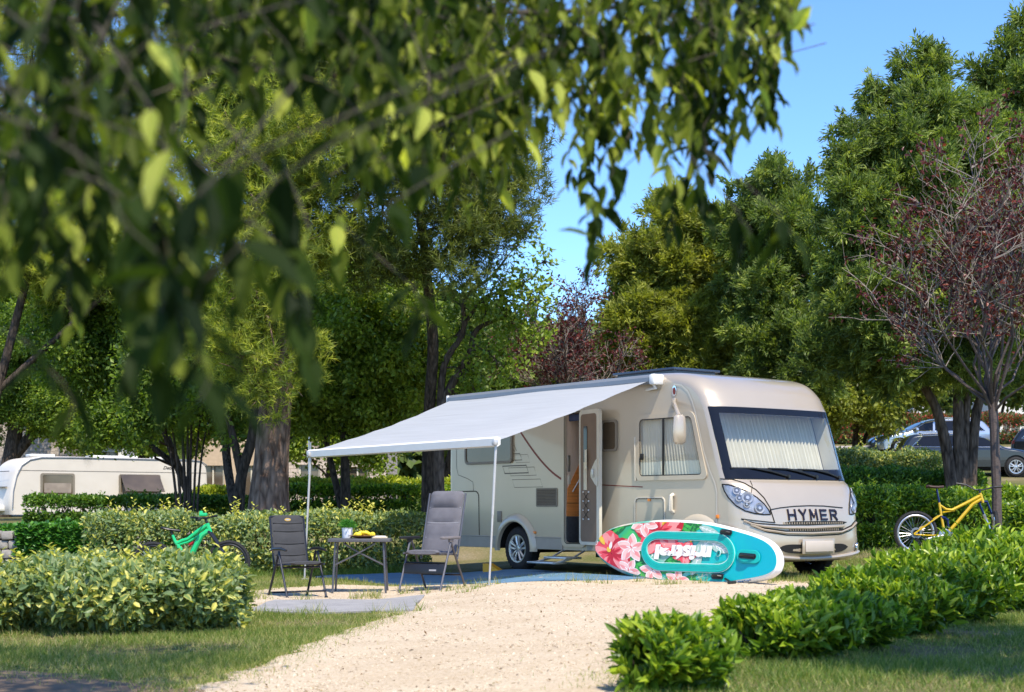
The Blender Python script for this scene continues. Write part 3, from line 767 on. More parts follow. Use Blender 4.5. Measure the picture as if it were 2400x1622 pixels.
def inset(pts, d):
    n = len(pts); area = sum(pts[i][0]*pts[(i+1) % n][1]-pts[(i+1) % n][0]*pts[i][1] for i in range(n)); sg = 1 if area > 0 else -1; o = []
    for i in range(n):
        a, b = pts[i-1], pts[(i+1) % n]; dx, dy = b[0]-a[0], b[1]-a[1]; l = math.hypot(dx, dy) or 1
        o.append((pts[i][0]-dy/l*d*sg, pts[i][1]+dx/l*d*sg))
    return o
def f(m):
    rings = [(.05, -TH/2), (.018, -TH*.42), (0, -TH*.2), (0, TH*.12), (.016, TH*.38), (.042, TH*.5)]
    R__ = [[Bp(s, t, o) for s, t in inset(OL, i)] for i, o in rings]
    for A, B in zip(R__[:-1], R__[1:]): m.strip(A, B, smooth=True)
    m.poly(R__[0])
def railmat():
    m, nt, b = newmat('board_rail'); L = nt.links.new; tc = N(nt, 'ShaderNodeTexCoord'); sx = N(nt, 'ShaderNodeSeparateXYZ'); L(tc.outputs['Object'], sx.inputs[0])
    n = N(nt, 'ShaderNodeTexNoise'); n.inputs['Scale'].default_value = 9; L(tc.outputs['Object'], n.inputs['Vector'])
    ad = N(nt, 'ShaderNodeMath', operation='MULTIPLY_ADD'); L(n.outputs[0], ad.inputs[0]); ad.inputs[1].default_value = .5; L(sx.outputs[0], ad.inputs[2])
    mr = N(nt, 'ShaderNodeMapRange'); mr.inputs[1].default_value = -1.6; mr.inputs[2].default_value = 1.6; L(ad.outputs[0], mr.inputs[0])
    L(ramp(nt, [(0, (.05, .45, .2)), (.2, (.02, .4, .33)), (.30, (.72, .55, .5)), (.40, (.05, .4, .3)), (.52, (.75, .72, .68)), (.6, (.8, .8, .78))], mr.outputs[0]), b.inputs['Base Color']); b.inputs['Roughness'].default_value = .35
    return m
part('hull', railmat(), f, BO, 40)
def deckmat():
    m, nt, b = newmat('board_deck'); L = nt.links.new; tc = N(nt, 'ShaderNodeTexCoord'); sx = N(nt, 'ShaderNodeSeparateXYZ'); L(tc.outputs['Object'], sx.inputs[0])
    n = N(nt, 'ShaderNodeTexNoise'); n.inputs['Scale'].default_value = 5; n.inputs['Detail'].default_value = 1; L(tc.outputs['Object'], n.inputs['Vector'])
    ad = N(nt, 'ShaderNodeMath', operation='MULTIPLY_ADD'); L(n.outputs[0], ad.inputs[0]); ad.inputs[1].default_value = .9; L(sx.outputs[0], ad.inputs[2])
    mr = N(nt, 'ShaderNodeMapRange'); mr.inputs[1].default_value = -1.2; mr.inputs[2].default_value = 2.1; L(ad.outputs[0], mr.inputs[0])
    L(ramp(nt, [(0, (.03, .42, .08)), (.2, (.02, .36, .2)), (.3, (.06, .5, .1)), (.42, (.03, .42, .26)), (.5, (.32, .52, .42)), (.6, (.26, .6, .52)), (.7, (.03, .50, .44)), (.85, (.0, .46, .46)), (1, (.0, .40, .48))], mr.outputs[0]), b.inputs['Base Color']); b.inputs['Roughness'].default_value = .38
    return m
DECK = inset(OL, .04)
def indeck(p):
    c = False; n = len(DECK); x, y = p
    for i in range(n):
        (x1, y1), (x2, y2) = DECK[i], DECK[(i+1) % n]
        if (y1 > y) != (y2 > y) and x < (x2-x1)*(y-y1)/(y2-y1)+x1: c = not c
    return c
def clampdeck(p, c=(0.0, .45)):
    if indeck(p): return p
    for k in range(40):
        q = (p[0]+(c[0]-p[0])*k/40, p[1]+(c[1]-p[1])*k/40)
        if indeck(q): return q
    return p
pc = {k: pm('print_'+k, v, rough=.38, var=.06, scale=8) for k, v in dict(coral=(.78, .07, .09), red=(.5, .008, .02), pink=(.82, .28, .27), pale=(.88, .55, .5), white=(.85, .8, .76), yellow=(.8, .5, .04), green=(.05, .42, .06), dark=(.008, .14, .035), teal=(.02, .38, .3), mist=(.4, .55, .47)).items()}
PK = list(pc)
def f(m):
    m.cur = 0; m.strip([Bp(s, t, TH*.5) for s, t in inset(OL, .042)], [Bp(s, t, TH*.5+.004) for s, t in DECK]); m.poly([Bp(s, t, TH*.5+.004) for s, t in DECK])
    lay = [.0052]
    def flat(pts6, col, clip=True):
        q = [px6(*p) for p in pts6]
        if clip:
            c = (sum(p[0] for p in q)/len(q), sum(p[1] for p in q)/len(q)); c = c if indeck(c) else (0, .45); q = [clampdeck(p, c) for p in q]
        lay[0] += .000028; m.cur = 1+PK.index(col); m.poly([Bp(s, t, TH*.5+lay[0]) for s, t in q])
    def petal(cx, cy, a, L, W, col, jag=0., r0=.05):
        a = R(a); o = []
        for k in range(25):
            t = k/24; w = math.sin(pi*min(1, t**.8))**.75*W/2*(1+jag*math.sin(t*31)*(t > .55)); o.append((r0*L+t*L*(1-r0), w))
        pts = o+[(x, -w) for x, w in reversed(o)]
        flat([(cx+x*math.cos(a)-y*math.sin(a), cy-(x*math.sin(a)+y*math.cos(a))) for x, y in pts], col)
    def hibis(cx, cy, sz, rot, dk=()):
        for k in range(5):
            a = rot+72*k; petal(cx, cy, a, sz, sz*.86, 'coral' if k not in dk else 'red', .05)
            petal(cx, cy, a+9, sz*.93, sz*.44, 'pink', .1); petal(cx, cy, a-14, sz*.86, sz*.2, 'pink', .05)
            petal(cx, cy, a+3, sz*.55, sz*.20, 'coral'); petal(cx, cy, a, sz*.42, sz*.1, 'red')
        for k in range(10): petal(cx, cy, rot+36*k, sz*.28, sz*.07, 'red')
    def plum(cx, cy, sz, rot, sq=1.):
        for k in range(5):
            a = rot+72*k; petal(cx, cy, a, sz, sz*.62, 'white'); petal(cx, cy, a+2, sz*.95, sz*.54, 'pale'); petal(cx, cy, a+12, sz*.85, sz*.25, 'pink'); petal(cx, cy, a, sz*.42, sz*.09, 'white')
        petal(cx, cy, rot+30, sz*.2, sz*.1, 'coral')
    def leaf(cx, cy, a, L, W, col, rib=None):
        petal(cx, cy, a, L, W, col); petal(cx, cy, a, L*.95, W*.1, rib or 'teal')
        for k in range(1, 5):
            for sgn in (-1, 1):
                q = k*.17*L; petal(cx+q*math.cos(R(a)), cy-q*math.sin(R(a)), a+sgn*38, W*.42, W*.07, rib or 'teal')
    for a in range(0, 360, 60): pass
    for (cx, cy, a, L, W, col) in ((560, 280, 190, 330, 100, 'green'), (520, 300, 215, 300, 80, 'dark'), (480, 320, 200, 260, 60, 'green'), (990, 300, -10, 260, 130, 'green'), (1010, 380, 20, 300, 90, 'dark'), (1040, 300, -35, 240, 70, 'green'), (560, 690, -20, 260, 190, 'dark'), (600, 700, -45, 220, 110, 'green'), (800, 800, 5, 300, 120, 'dark'),
        (860, 720, 30, 280, 80, 'dark'), (900, 660, -10, 300, 100, 'green'), (780, 830, -10, 240, 90, 'teal'), (1050, 870, 10, 260, 90, 'dark'), (1180, 850, 20, 230, 80, 'teal'), (215, 470, 60, 190, 60, 'green'), (200, 540, -80, 130, 60, 'green'), (880, 860, 0, 200, 60, 'green'), (1130, 480, 70, 210, 60, 'dark'), (1180, 600, 40, 260, 110, 'mist'), (1330, 480, -30, 220, 110, 'mist'), (1150, 830, 70, 330, 90, 'mist'), (1280, 420, -10, 260, 90, 'mist'), (1220, 330, -20, 230, 70, 'mist'), (1300, 760, 20, 250, 70, 'teal')):
        leaf(cx, cy, a, L, W, col, {'dark': 'green', 'green': 'dark', 'teal': 'mist', 'mist': 'white'}[col])
    hibis(830, 385, 265, 20, (0, 2)); hibis(365, 600, 245, 100, (3, 4)); 
    plum(562, 548, 150, 85); plum(690, 300, 140, 200); plum(530, 770, 125, 60); plum(770, 760, 130, 100); plum(1010, 865, 125, 75); hibis(1090, 590, 130, 60)
    petal(865, 330, 65, 150, 28, 'yellow', .2); petal(350, 590, 115, 60, 40, 'yellow'); petal(300, 520, 120, 150, 42, 'yellow', .3); petal(350, 560, 80, 80, 30, 'white'); petal(205, 520, 80, 45, 40, 'white'); petal(1155, 500, 100, 120, 26, 'yellow', .3)
part('deck', [deckmat()]+[pc[k] for k in PK], f, BO, 0)
# deck pad ring
def r6(x0, y0, x1, y1, r, sh=0):
    o = []
    for cx, cy, a0 in ((x1-r, y0+r, 0), (x0+r, y0+r, 90), (x0+r, y1-r, 180), (x1-r, y1-r, 270)):
        for k in range(9):
            a = R(a0+90*k/8); x = cx+r*math.cos(a); y = cy-r*math.sin(a); o.append(px6(x, y+sh*(x-x0)/(x1-x0)))
    return o
M['pad'] = pm('teal_deck_pad', (.0, .43, .38), rough=.6, var=.06, scale=12, bump=.2, bscale=200)
def f(m):
    a = r6(668, 375, 1590, 765, 190, 30); b = inset(a, .006); c = inset(a, .098); d = inset(a, .104)
    h = TH*.5+.018; A = [Bp(s, t, h-.012) for s, t in a]; B = [Bp(s, t, h+.017) for s, t in b]; C = [Bp(s, t, h+.017) for s, t in c]; D = [Bp(s, t, h-.012) for s, t in d]
    m.strip(A, B); m.strip(B, C); m.strip(C, D)
    m.cur = 1
    for i in (.032, .050, .068): m.strip([Bp(s, t, h+.0178) for s, t in inset(a, i)], [Bp(s, t, h+.0178) for s, t in inset(a, i+.005)])
    m.cur = 2; m.strip([Bp(s, t, h+.010) for s, t in inset(a, -.006)], [Bp(s, t, h+.010) for s, t in inset(a, .002)]); m.strip([Bp(s, t, h+.010) for s, t in inset(a, .103)], [Bp(s, t, h+.010) for s, t in inset(a, .112)])
M['pad2'] = pm('teal_pad_groove', (.0, .33, .30), rough=.6, var=.03); M['padw'] = pm('pale_pad_edge', (.55, .75, .7), rough=.5, var=.03)
part('deck_pad', [M['pad'], M['pad2'], M['padw']], f, BO, 30)
def onboard(m, body, u, v, w, h, size=.2, bold=.012, out=.026, up=False, slant=0.):
    vs, fs = text_mesh(body, size, bold=bold, shear=slant); xs = [p.x for p in vs]; ys = [p.y for p in vs]; sx = w/(max(xs)-min(xs)); sy = h/(max(ys)-min(ys)); cx = (max(xs)+min(xs))/2; cy = (max(ys)+min(ys))/2
    s0, t0 = px6(u, v); sg = 1 if up else -1
    m.add([Bp(s0+sg*(p.x-cx)*sx, t0+sg*(p.y-cy)*sy, TH*.5+out) for p in vs], fs, False)
def f(m):
    a = px6(790, 585); b = px6(1350, 585); onboard(m, 'mistral', 1072, 592, b[0]-a[0], .205, bold=.016)
    s0, t0 = px6(770, 622); m.tube([Bp(s0+.017*math.cos(k*pi/8), t0+.017*math.sin(k*pi/8), TH*.5+.026) for k in range(16)], .003, 4, closed=True); onboard(m, 'R', 770, 622, .013, .016, bold=.004)
part('board_lettering', pm('white_print', (.85, .83, .8), rough=.4, var=.02), f, BO, 0)
def f(m):
    vs, fs = text_mesh('mistral', .2, bold=.008); xs = [p.x for p in vs]; w = max(xs)-min(xs)
    def onrail(v, u0, u1, hgt, low):
        (s0, _), (s1, _) = px6(u0, 800), px6(u1, 800); out = []
        for p in vs:
            s = s0+(s1-s0)*(1-(p.x-min(xs))/w); seg = [(abs(q[0]-s), q[1]) for q in OL if (q[1] < .45) == low]; e = sorted(seg)[0][1]; e2 = sorted(seg)[1][1]; t = (e+e2)/2
            k = (.5-p.y/.2)*hgt if low else (.5+p.y/.2)*hgt
            out.append(Bp(s, t+(.004 if low else -.004)+(k*.35 if low else -k*.35), TH*.5-.012-(hgt-k)*.45+.012))
        m.add(out, fs, False)
    onrail(vs, 1490, 1740, .05, True)
part('rail_lettering', pm('blue_print', (.01, .10, .26), rough=.4, var=.02), f, BO, 0)
def handle(u0, v0, u1, v1, wd=.075, parent=BO):
    a = px6(u0, v0); b = px6(u1, v1); d = Vector((b[0]-a[0], b[1]-a[1], 0)); L_ = d.length; h = TH*.5+.016
    m = MB(); c = ((a[0]+b[0])/2, (a[1]+b[1])/2); an = math.atan2(d.y, d.x)
    def q(x, y, o): return Bp(c[0]+x*math.cos(an)-y*math.sin(an), c[1]+x*math.sin(an)+y*math.cos(an), h+o)
    pl = rrect(-L_/2-.02, -wd/2, L_/2+.02, wd/2, wd*.45); m.strip([q(x, y, .004) for x, y in pl], [q(x*.97, y*.92, .016) for x, y in pl]); m.poly([q(x*.97, y*.92, .016) for x, y in pl])
    m.tube([q(-L_/2+.01, 0, .014), q(-L_/4, 0, .05), q(0, 0, .056), q(L_/4, 0, .05), q(L_/2-.01, 0, .014)], .016, 8)
    m.build('handle', M['black'], parent)
handle(1455, 385, 1550, 395); handle(1370, 825, 1465, 828); handle(1640, 618, 1790, 632)
def f(m):
    s0, t0 = px6(1432, 598)
    for r0, r1, o, c in ((.045, .038, .014, 1), (.038, .012, .01, 0)):
        m.cur = c; m.strip([Bp(s0+r0*math.cos(2*pi*k/20), t0+r0*math.sin(2*pi*k/20), TH*.5+.018+o) for k in range(20)], [Bp(s0+r1*math.cos(2*pi*k/20), t0+r1*math.sin(2*pi*k/20), TH*.5+.018+o+.004) for k in range(20)])
    m.cur = 2; m.poly([Bp(s0+.012*math.cos(2*pi*k/10), t0+.02*math.sin(2*pi*k/10), TH*.5+.034) for k in range(10)])
part('valve', [M['pad2'], M['padw'], M['black']], f, BO)
def f(m):
    a = r6(1606, 556, 1838, 690, 60, 12); h = TH*.5+.014
    m.strip([Bp(s, t, h+.006) for s, t in a], [Bp(s, t, h+.010) for s, t in inset(a, .006)]); m.poly([Bp(s, t, h+.010) for s, t in inset(a, .006)])
part('handle_patch', M['pad'], f, BO)
# paddle lying under the board
pd = empty('paddle', (MHM @ Vector((5.18, -.62, -.03))), 0)
tag(pd, 'thin black paddle with a T grip poking out under the tail of the paddle board', 'paddle')
a0 = MHM @ Vector((4.4, -.05, .02)); a1 = MHM @ Vector((5.32, -.66, .0))
a0.z = gzf(a0.x, a0.y)+.10; a1.z = gzf(a1.x, a1.y)+.03
def f(m): m.tube([a0-pd.location, a1-pd.location], .014, 8)
part('shaft', M['black'], f, pd)
part('grip', M['black'], lambda m: m.tube([a1-pd.location+Vector((-.05, -.03, .005)), a1-pd.location+Vector((.05, .03, .005))], .019, 8), pd)

# ------------------------------------------------------------------ camping furniture
M['tubeg'] = pm('grey_tube', (.12, .115, .125), rough=.35, metal=.5, var=.06)
M['tubeb'] = pm('black_blue_tube', (.022, .024, .034), rough=.35, metal=.4, var=.06)
M['padg'] = pm('grey_padded_fabric', (.125, .12, .135), rough=.9, var=.12, scale=9, bump=.35, bscale=320)
M['padb'] = pm('charcoal_padded_fabric', (.043, .043, .046), rough=.85, var=.12, scale=9, bump=.35, bscale=320)
M['seam'] = pm('pale_seam', (.30, .30, .32), rough=.7, var=.03); M['seamd'] = pm('dark_seam', (.008, .008, .009), rough=.8, var=.03)
M['gold'] = pm('gold_label', (.55, .33, .06), rough=.4, metal=.3, var=.05)
M['arm_grey'] = pm('armrest_grey', (.17, .15, .15), rough=.6, var=.1)
def padded(m, w, p0, d, n, L, th, segs, wtop=None, nz=26):
    """quilted panel: p0 base middle, d along, n outward; joined as a closed skin"""
    wt = wtop or w; X = Vector((1, 0, 0)); fr = []; bk = []
    for j in range(nz+1):
        v = j/nz; seg = None
        for a, b, bulge in segs:
            if a <= v <= b: seg = (v-a)/(b-a), bulge
        bl = (math.sin(pi*seg[0])**.45*seg[1]) if seg else 0
        ww = (w+(wt-w)*v)/2
        if v > .96: ww -= .03*((v-.96)/.04)**2
        if v < .03: ww -= .02*((.03-v)/.03)**2
        rf, rb = [], []
        for k in range(13):
            u = 2*k/12-1; e = (1-abs(u)**6)
            rf.append(p0+X*(u*ww)+d*(v*L)+n*(th*.4*e+bl*e)); rb.append(p0+X*(u*ww)+d*(v*L)-n*(th*.5*e))
        fr.append(rf); bk.append(rb)
    m.grid(fr); m.grid(bk); 
    for q in (0, -1): m.grid([fr[q], bk[q]])
def chair(name, label, loc, rz, big):
    t = empty(name, loc, rz); tag(t, label, 'folding chair')
    W = .50 if big else .425; sh = .47 if big else .40; rec = R(17 if big else 13); L = .84 if big else .62; tm = M['tubeg'] if big else M['tubeb']; fab = M['padg'] if big else M['padb']
    by = .20 if big else .17; d = Vector((0, math.sin(rec), math.cos(rec))); n = Vector((0, -math.cos(rec), math.sin(rec))); p0 = Vector((0, by, sh-.01))
    if big: segs = [(.0, .26, .018), (.26, .50, .018), (.50, .74, .018), (.74, 1, .055)]
    else: segs = [(0, .2, .012), (.2, .43, .012), (.43, .68, .012), (.68, .84, .012), (.84, 1., .006)]
    m = MB(); padded(m, W, p0, d, n, L, .05 if big else .03, segs, W*(.97 if big else 1)); bk = m.build('backrest', fab, t)
    m = MB()
    for a, b, bl in segs[1:]:
        q = p0+d*(a*L)+n*(.012 if big else .009); m.tube([q+Vector((x*W*.46, 0, 0))+n*(.012*(1-x*x))-d*(.012*(1-x*x)) for x in [k/6-1 for k in range(13)]], .004 if big else .006, 5)
    m.build('seam', M['seam'] if big else M['seamd'], bk)
    m = MB(); padded(m, W, Vector((0, by, sh)), Vector((0, -1, .06)), Vector((0, .06, 1)), .44, .05 if big else .03, [(0, .5, .012), (.5, 1, .014)]); m.build('seat', fab, t)
    m = MB()
    for s in (-1, 1):
        x = s*(W/2+.012); m.tube([p0+Vector((x, 0, -.06)), p0+Vector((x, 0, 0))+d*(L*.97)], .013, 8); m.tube([Vector((x, by+.01, sh-.015)), Vector((x, by-.45, sh+.012))], .012, 8)
    if not big: m.tube([p0+Vector((-W/2-.012, 0, 0))+d*(L*.97), p0+Vector((W/2+.012, 0, 0))+d*(L*.97)], .012, 8)
    m.build('side_frame', tm, t)
    for s in (-1, 1):
        x = s*(W/2+.045); pv = Vector((x, -.03, .63 if big else .56))
        m = MB(); m.tube([pv, Vector((x*.99, -.31 if big else -.27, .012))], .0145, 8); m.box((x*.99, -.31 if big else -.27, .012), (.034, .034, .024), bev=.005); m.build('leg', tm, t)
        m = MB(); m.tube([pv+Vector((-.015*s, .02, 0)), Vector((x*1.0, .38 if big else .27, .012))], .0145, 8); m.box((x, .38 if big else .27, .012), (.034, .034, .024), bev=.005); m.build('leg', tm, t)
        m = MB()
        if big: m.box((x, -.04, .675), (.062, .46, .035), bev=.014); m.box((x, -.03, .645), (.035, .10, .05), bev=.01)
        else: m.tube([Vector((x, -.24, .575)), Vector((x, -.1, .595)), Vector((x, .1, .59)), Vector((x, .2, .57))], [.014, .02, .02, .014], 8)
        m.build('armrest', M['arm_grey'] if big and s > 0 else M['black'], t)
    xx = W/2+.04; cm = M['black'] if big else tm
    if big:
        part('leg_rest', cm, lambda m: m.box((0, -.19, .285), (2*xx, .02, .13), Matrix.Rotation(R(-12), 3, 'X'), bev=.008), t)
        bars = ((.27, .2), (-.15, .36))
    else: bars = ((-.25, .085), (.255, .055), (-.1, .37))
    for y, z in bars: part('crossbar', cm, lambda m: m.tube([Vector((-xx, y, z)), Vector((xx, y, z))], .012, 8), t)
    if big:
        m = MB(); m.box((.13, -.2065, .27), (.10, .004, .02), Matrix.Rotation(R(-12), 3, 'X')); m.build('print', M['seam'], t)
    else:
        m = MB(); c = p0+d*(L*.905)+n*.021; m.add([c+Vector((.043*math.cos(2*pi*k/20), 0, 0))+d*(.02*math.sin(2*pi*k/20)) for k in range(20)], [tuple(range(20))], False)
        m.cur = 1; m.add([c+n*.001+Vector((.028*math.cos(2*pi*k/16), 0, 0))+d*(.009*math.sin(2*pi*k/16)) for k in range(16)], [tuple(range(16))], False); m.build('gold_oval', [M['gold'], M['seam']], t)
    return t
c1 = (-2.60, 18.6); c2 = (-1.02, 19.45)
chair('folding_chair', 'black folding armchair with a gold oval label, left of the camping table', (*c1, gzf(*c1)), R(33), False)
chair('folding_chair', 'grey padded high-back recliner chair in front of the blue ground mat', (*c2, gzf(*c2)), R(-26), True)
tc_ = (-1.93, 19.55); TB = empty('camping_table', (*tc_, gzf(*tc_)), R(2)); tag(TB, 'grey folding camping table with crossed braces between the two chairs', 'table')
def f(m): m.box((0, 0, .685), (.78, .56, .028), bev=.008); m.cur = 1; m.tube([Vector((x, y, .668)) for x, y in ((-.385, -.275), (.385, -.275), (.385, .275), (-.385, .275))], .012, 6, closed=True)
part('tabletop', [pm('grey_table_laminate', (.085, .085, .09), rough=.45, var=.1), M['tubeg']], f, TB)
for sx_ in (-1, 1):
    for sy_ in (-1, 1):
        part('leg', M['tubeg'], lambda m: m.tube([Vector((sx_*.30, sy_*.2, .67)), Vector((sx_*.335, sy_*.25, .0))], .0135, 8), TB)
def f(m):
    for y in (-.215,):
        m.tube([Vector((-.32, y, .36)), Vector((0, y, .52)), Vector((.2, y, .64))], .011, 6); m.tube([Vector((.32, y, .36)), Vector((0, y+.02, .52)), Vector((-.2, y+.02, .64))], .011, 6)
    for x in (-.31, .31): m.tube([Vector((x, -.22, .45)), Vector((x, .22, .45))], .01, 6)
part('brace', M['tubeg'], f, TB)
tz = gzf(*tc_)+.70
def ontab(x, y): v = Matrix.Rotation(R(2), 3, 'Z') @ Vector((x, y, 0)); return (tc_[0]+v.x, tc_[1]+v.y, tz)
pt_ = empty('plant_pot', ontab(-.17, .06)); tag(pt_, 'white metal pot with a tuft of green herbs on the camping table', 'plant pot')
part('pot', pm('white_enamel', (.72, .74, .78), rough=.3, var=.04), lambda m: m.lathe([(0, 0), (.062, 0), (.066, .01), (.068, .12), (.072, .125), (.072, .132), (.062, .13), (.06, .1), (0, .1)], n=24), pt_)
fo = Fol(); n = 700; a = rng.uniform(0, 2*pi, n); el = rng.uniform(.15, 1.45, n); dd = np.stack([np.cos(a)*np.cos(el), np.sin(a)*np.cos(el), np.sin(el)], -1)
C = np.array([0, 0, .12])+dd*rng.uniform(.02, .13, (n, 1))*np.array([.95, .95, .85]); fo.add(C+np.array(pt_.location), dd+rdir(n)*.4, rdir(n), rng.uniform(.02, .05, n), .012, rng.random(n), 'quad')
M['herb'] = leafmat('herb_leaf', [(0, (.02, .12, .015)), (1, (.1, .32, .04))])
fo.build('herbs', M['herb'], pt_)
pl = empty('plate', ontab(.04, -.08)); tag(pl, 'brown wooden plate holding yellow lemons on the camping table', 'plate')
part('dish', pm('wooden_dish', (.27, .14, .06), rough=.5, var=.2, scale=12), lambda m: m.lathe([(0, 0), (.07, 0), (.12, .012), (.178, .032), (.18, .037), (.12, .02), (0, .012)], n=32), pl)
lemon = None
for k in range(9):
    a = k*2.4; r = .03+.0125*k; p = ontab(.04+r*math.cos(a), -.08+r*.8*math.sin(a))
    m = MB(); m.lathe([(0, -.046), (.01, -.042), (.024, -.026), (.031, 0), (.024, .026), (.01, .042), (0, .047)], (0, 0, 0), 'x', 14)
    if lemon is None: o = m.build('lemon', pm('lemon_skin', (.72, .58, .03), rough=.4, var=.08, scale=30, bump=.3, bscale=150)); lemon = o
    else: o = lemon.copy(); COL.objects.link(o)
    o.location = (p[0], p[1], p[2]+.05+(.018 if k < 4 else 0)); o.rotation_euler = (0, random.uniform(-.4, .4), a*1.7); tag(o, 'yellow lemon among the others heaped on the brown plate', 'lemon', 'lemons on the plate')
nb = empty('notebook', ontab(.24, -.10), R(12)); tag(nb, 'closed cream book with a folded napkin at the table edge beside the plate', 'book')
part('cover', pm('cream_paper', (.62, .52, .38), rough=.7, var=.05), lambda m: m.box((0, 0, .012), (.20, .15, .022), bev=.003), nb)
part('pages', pm('pale_paper', (.68, .66, .62), rough=.8, var=.04), lambda m: m.box((-.02, .02, .028), (.19, .13, .008), Matrix.Rotation(.2, 3, 'Z')), nb)

# ------------------------------------------------------------------ mats and wedge
def weave(name, c1, c2, sc):
    m, nt, b = newmat(name); L = nt.links.new; tc = N(nt, 'ShaderNodeTexCoord'); w = N(nt, 'ShaderNodeTexWave'); w.inputs['Scale'].default_value = sc; w.inputs['Distortion'].default_value = 1.5; w.inputs['Detail'].default_value = 2
    L(tc.outputs['Object'], w.inputs['Vector']); n = N(nt, 'ShaderNodeTexNoise'); n.inputs['Scale'].default_value = 4; n.inputs['Detail'].default_value = 5; L(tc.outputs['Object'], n.inputs['Vector'])
    ad = N(nt, 'ShaderNodeMath', operation='MULTIPLY_ADD'); L(w.outputs['Fac'], ad.inputs[0]); ad.inputs[1].default_value = .5; L(n.outputs[0], ad.inputs[2])
    L(ramp(nt, [(.3, c1), (.9, c2)], ad.outputs[0]), b.inputs['Base Color']); b.inputs['Roughness'].default_value = .9
    bp = N(nt, 'ShaderNodeBump'); bp.inputs['Strength'].default_value = .4; bp.inputs['Distance'].default_value = .004; L(w.outputs['Fac'], bp.inputs['Height']); L(bp.outputs[0], b.inputs['Normal']); return m
def ground_sheet(name, quad, mat, nx, ny, lift, wav):
    """cloth laid over the ground, quad of world points, slightly rippled, with a thickness"""
    q = [Vector((*p, 0)) for p in quad]; top = []
    for j in range(ny+1):
        row = []
        for i in range(nx+1):
            u, v = i/nx, j/ny; p = q[0].lerp(q[1], u).lerp(q[3].lerp(q[2], u), v); e = min(u, 1-u, v, 1-v)
            p.x += wav*.9*math.sin(5*v+9*u)*(e < .02); p.y += wav*1.2*math.sin(13*u+1)*(e < .02)
            p.z = gzf(p.x, p.y)+lift+wav*(.5+.5*math.sin(11*u+3*math.sin(4*v)))*(.35+.65*(e < .06))
            row.append(p)
        top.append(row)
    m = MB(); m.grid(top)
    ed = top[0]+[r[-1] for r in top[1:]]+top[-1][::-1][1:]+[r[0] for r in top[::-1]][1:-1]
    m.strip(ed, [p-Vector((0, 0, .02)) for p in ed]); return m.build(name, mat)
def w2(x, y): p = MHM @ Vector((x, y, 0)); return (p.x, p.y)
o = ground_sheet('ground_mat', [w2(-1.95, -2.42), w2(3.05, -2.55), w2(3.5, -.35), w2(-1.8, -.1)], weave('blue_mat_weave', (.045, .12, .21), (.11, .22, .34), 60), 60, 24, .018, .018)
tag(o, 'blue woven ground mat spread under the awning of the motorhome', 'mat')
o = ground_sheet('ground_mat', [(-2.72, 15.7), (-.98, 15.25), (-1.05, 18.25), (-2.70, 17.55)], weave('grey_mat_weave', (.18, .172, .17), (.335, .32, .31), 45), 40, 24, .022, .012)
tag(o, 'grey ribbed ground mat lying in front of the camping chairs', 'mat')
lw = MHM @ Vector((-.16, -.30, 0)); wd = empty('levelling_wedge', (lw.x, lw.y, gzf(lw.x, lw.y)), -math.atan2(.8, .6)+.4); tag(wd, 'yellow plastic levelling wedge beside the rear wheel of the motorhome', 'wedge')
part('ramp', pm('yellow_plastic', (.75, .38, .02), rough=.4, var=.05), lambda m: [m.slab([Vector((-.16, -.07, .0)), Vector((.16, -.07, 0)), Vector((.16, -.07, .02)), Vector((-.06, -.07, .14)), Vector((-.16, -.07, .14))], (0, .14, 0)), m.poly([Vector((-.16, -.07, .0)), Vector((.16, -.07, 0)), Vector((.16, -.07, .02)), Vector((-.06, -.07, .14)), Vector((-.16, -.07, .14))])], wd)

# ------------------------------------------------------------------ bicycles
M['spoke'] = pm('spoke_steel', (.5, .5, .52), rough=.3, metal=.9, var=.02)
def bike_wheel(name, c, r, parent, rimmat, tyre_w=.028, steer=0., knob=True):
    w = empty('wheel'); w.parent = parent; w.location = c; w.rotation_euler = (0, 0, steer); o0 = Vector((0, 0, 0))
    circ = lambda rr, y=0., n=48: [Vector((rr*math.cos(2*pi*k/n), y, rr*math.sin(2*pi*k/n))) for k in range(n)]
    m = MB(); m.tube(circ(r-tyre_w), tyre_w, 8, closed=True)
    for k in range(56):
        a = 2*pi*k/56
        for y in (-.014, .012): m.box(Vector((math.cos(a)*(r-.004), y, math.sin(a)*(r-.004))), (.012, .014, .014), Matrix.Rotation(-a, 3, 'Y'))
    m.build('tyre', M['rubber'], w)
    m = MB(); m.tube(circ(r-.064), .021, 8, closed=True); m.build('rim', rimmat, w)
    m = MB()
    for k in range(28):
        a = 2*pi*k/28; y = .03 if k % 2 else -.03; m.tube([Vector((.02*math.cos(a+.8), y, .02*math.sin(a+.8))), Vector((math.cos(a)*(r-.07), 0, math.sin(a)*(r-.07)))], .0016, 3, cap=False)
    m.lathe([(.0, -.06), (.02, -.06), (.025, -.035), (.014, -.02), (.014, .02), (.025, .035), (.02, .06), (0, .06)], o0, 'y', 12)
    m.build('spokes', M['spoke'], w); m = MB(); m.lathe([(.085, -.042), (.05, -.042)], o0, 'y', 24); m.build('brake_disc', M['spoke'], w)
    return w
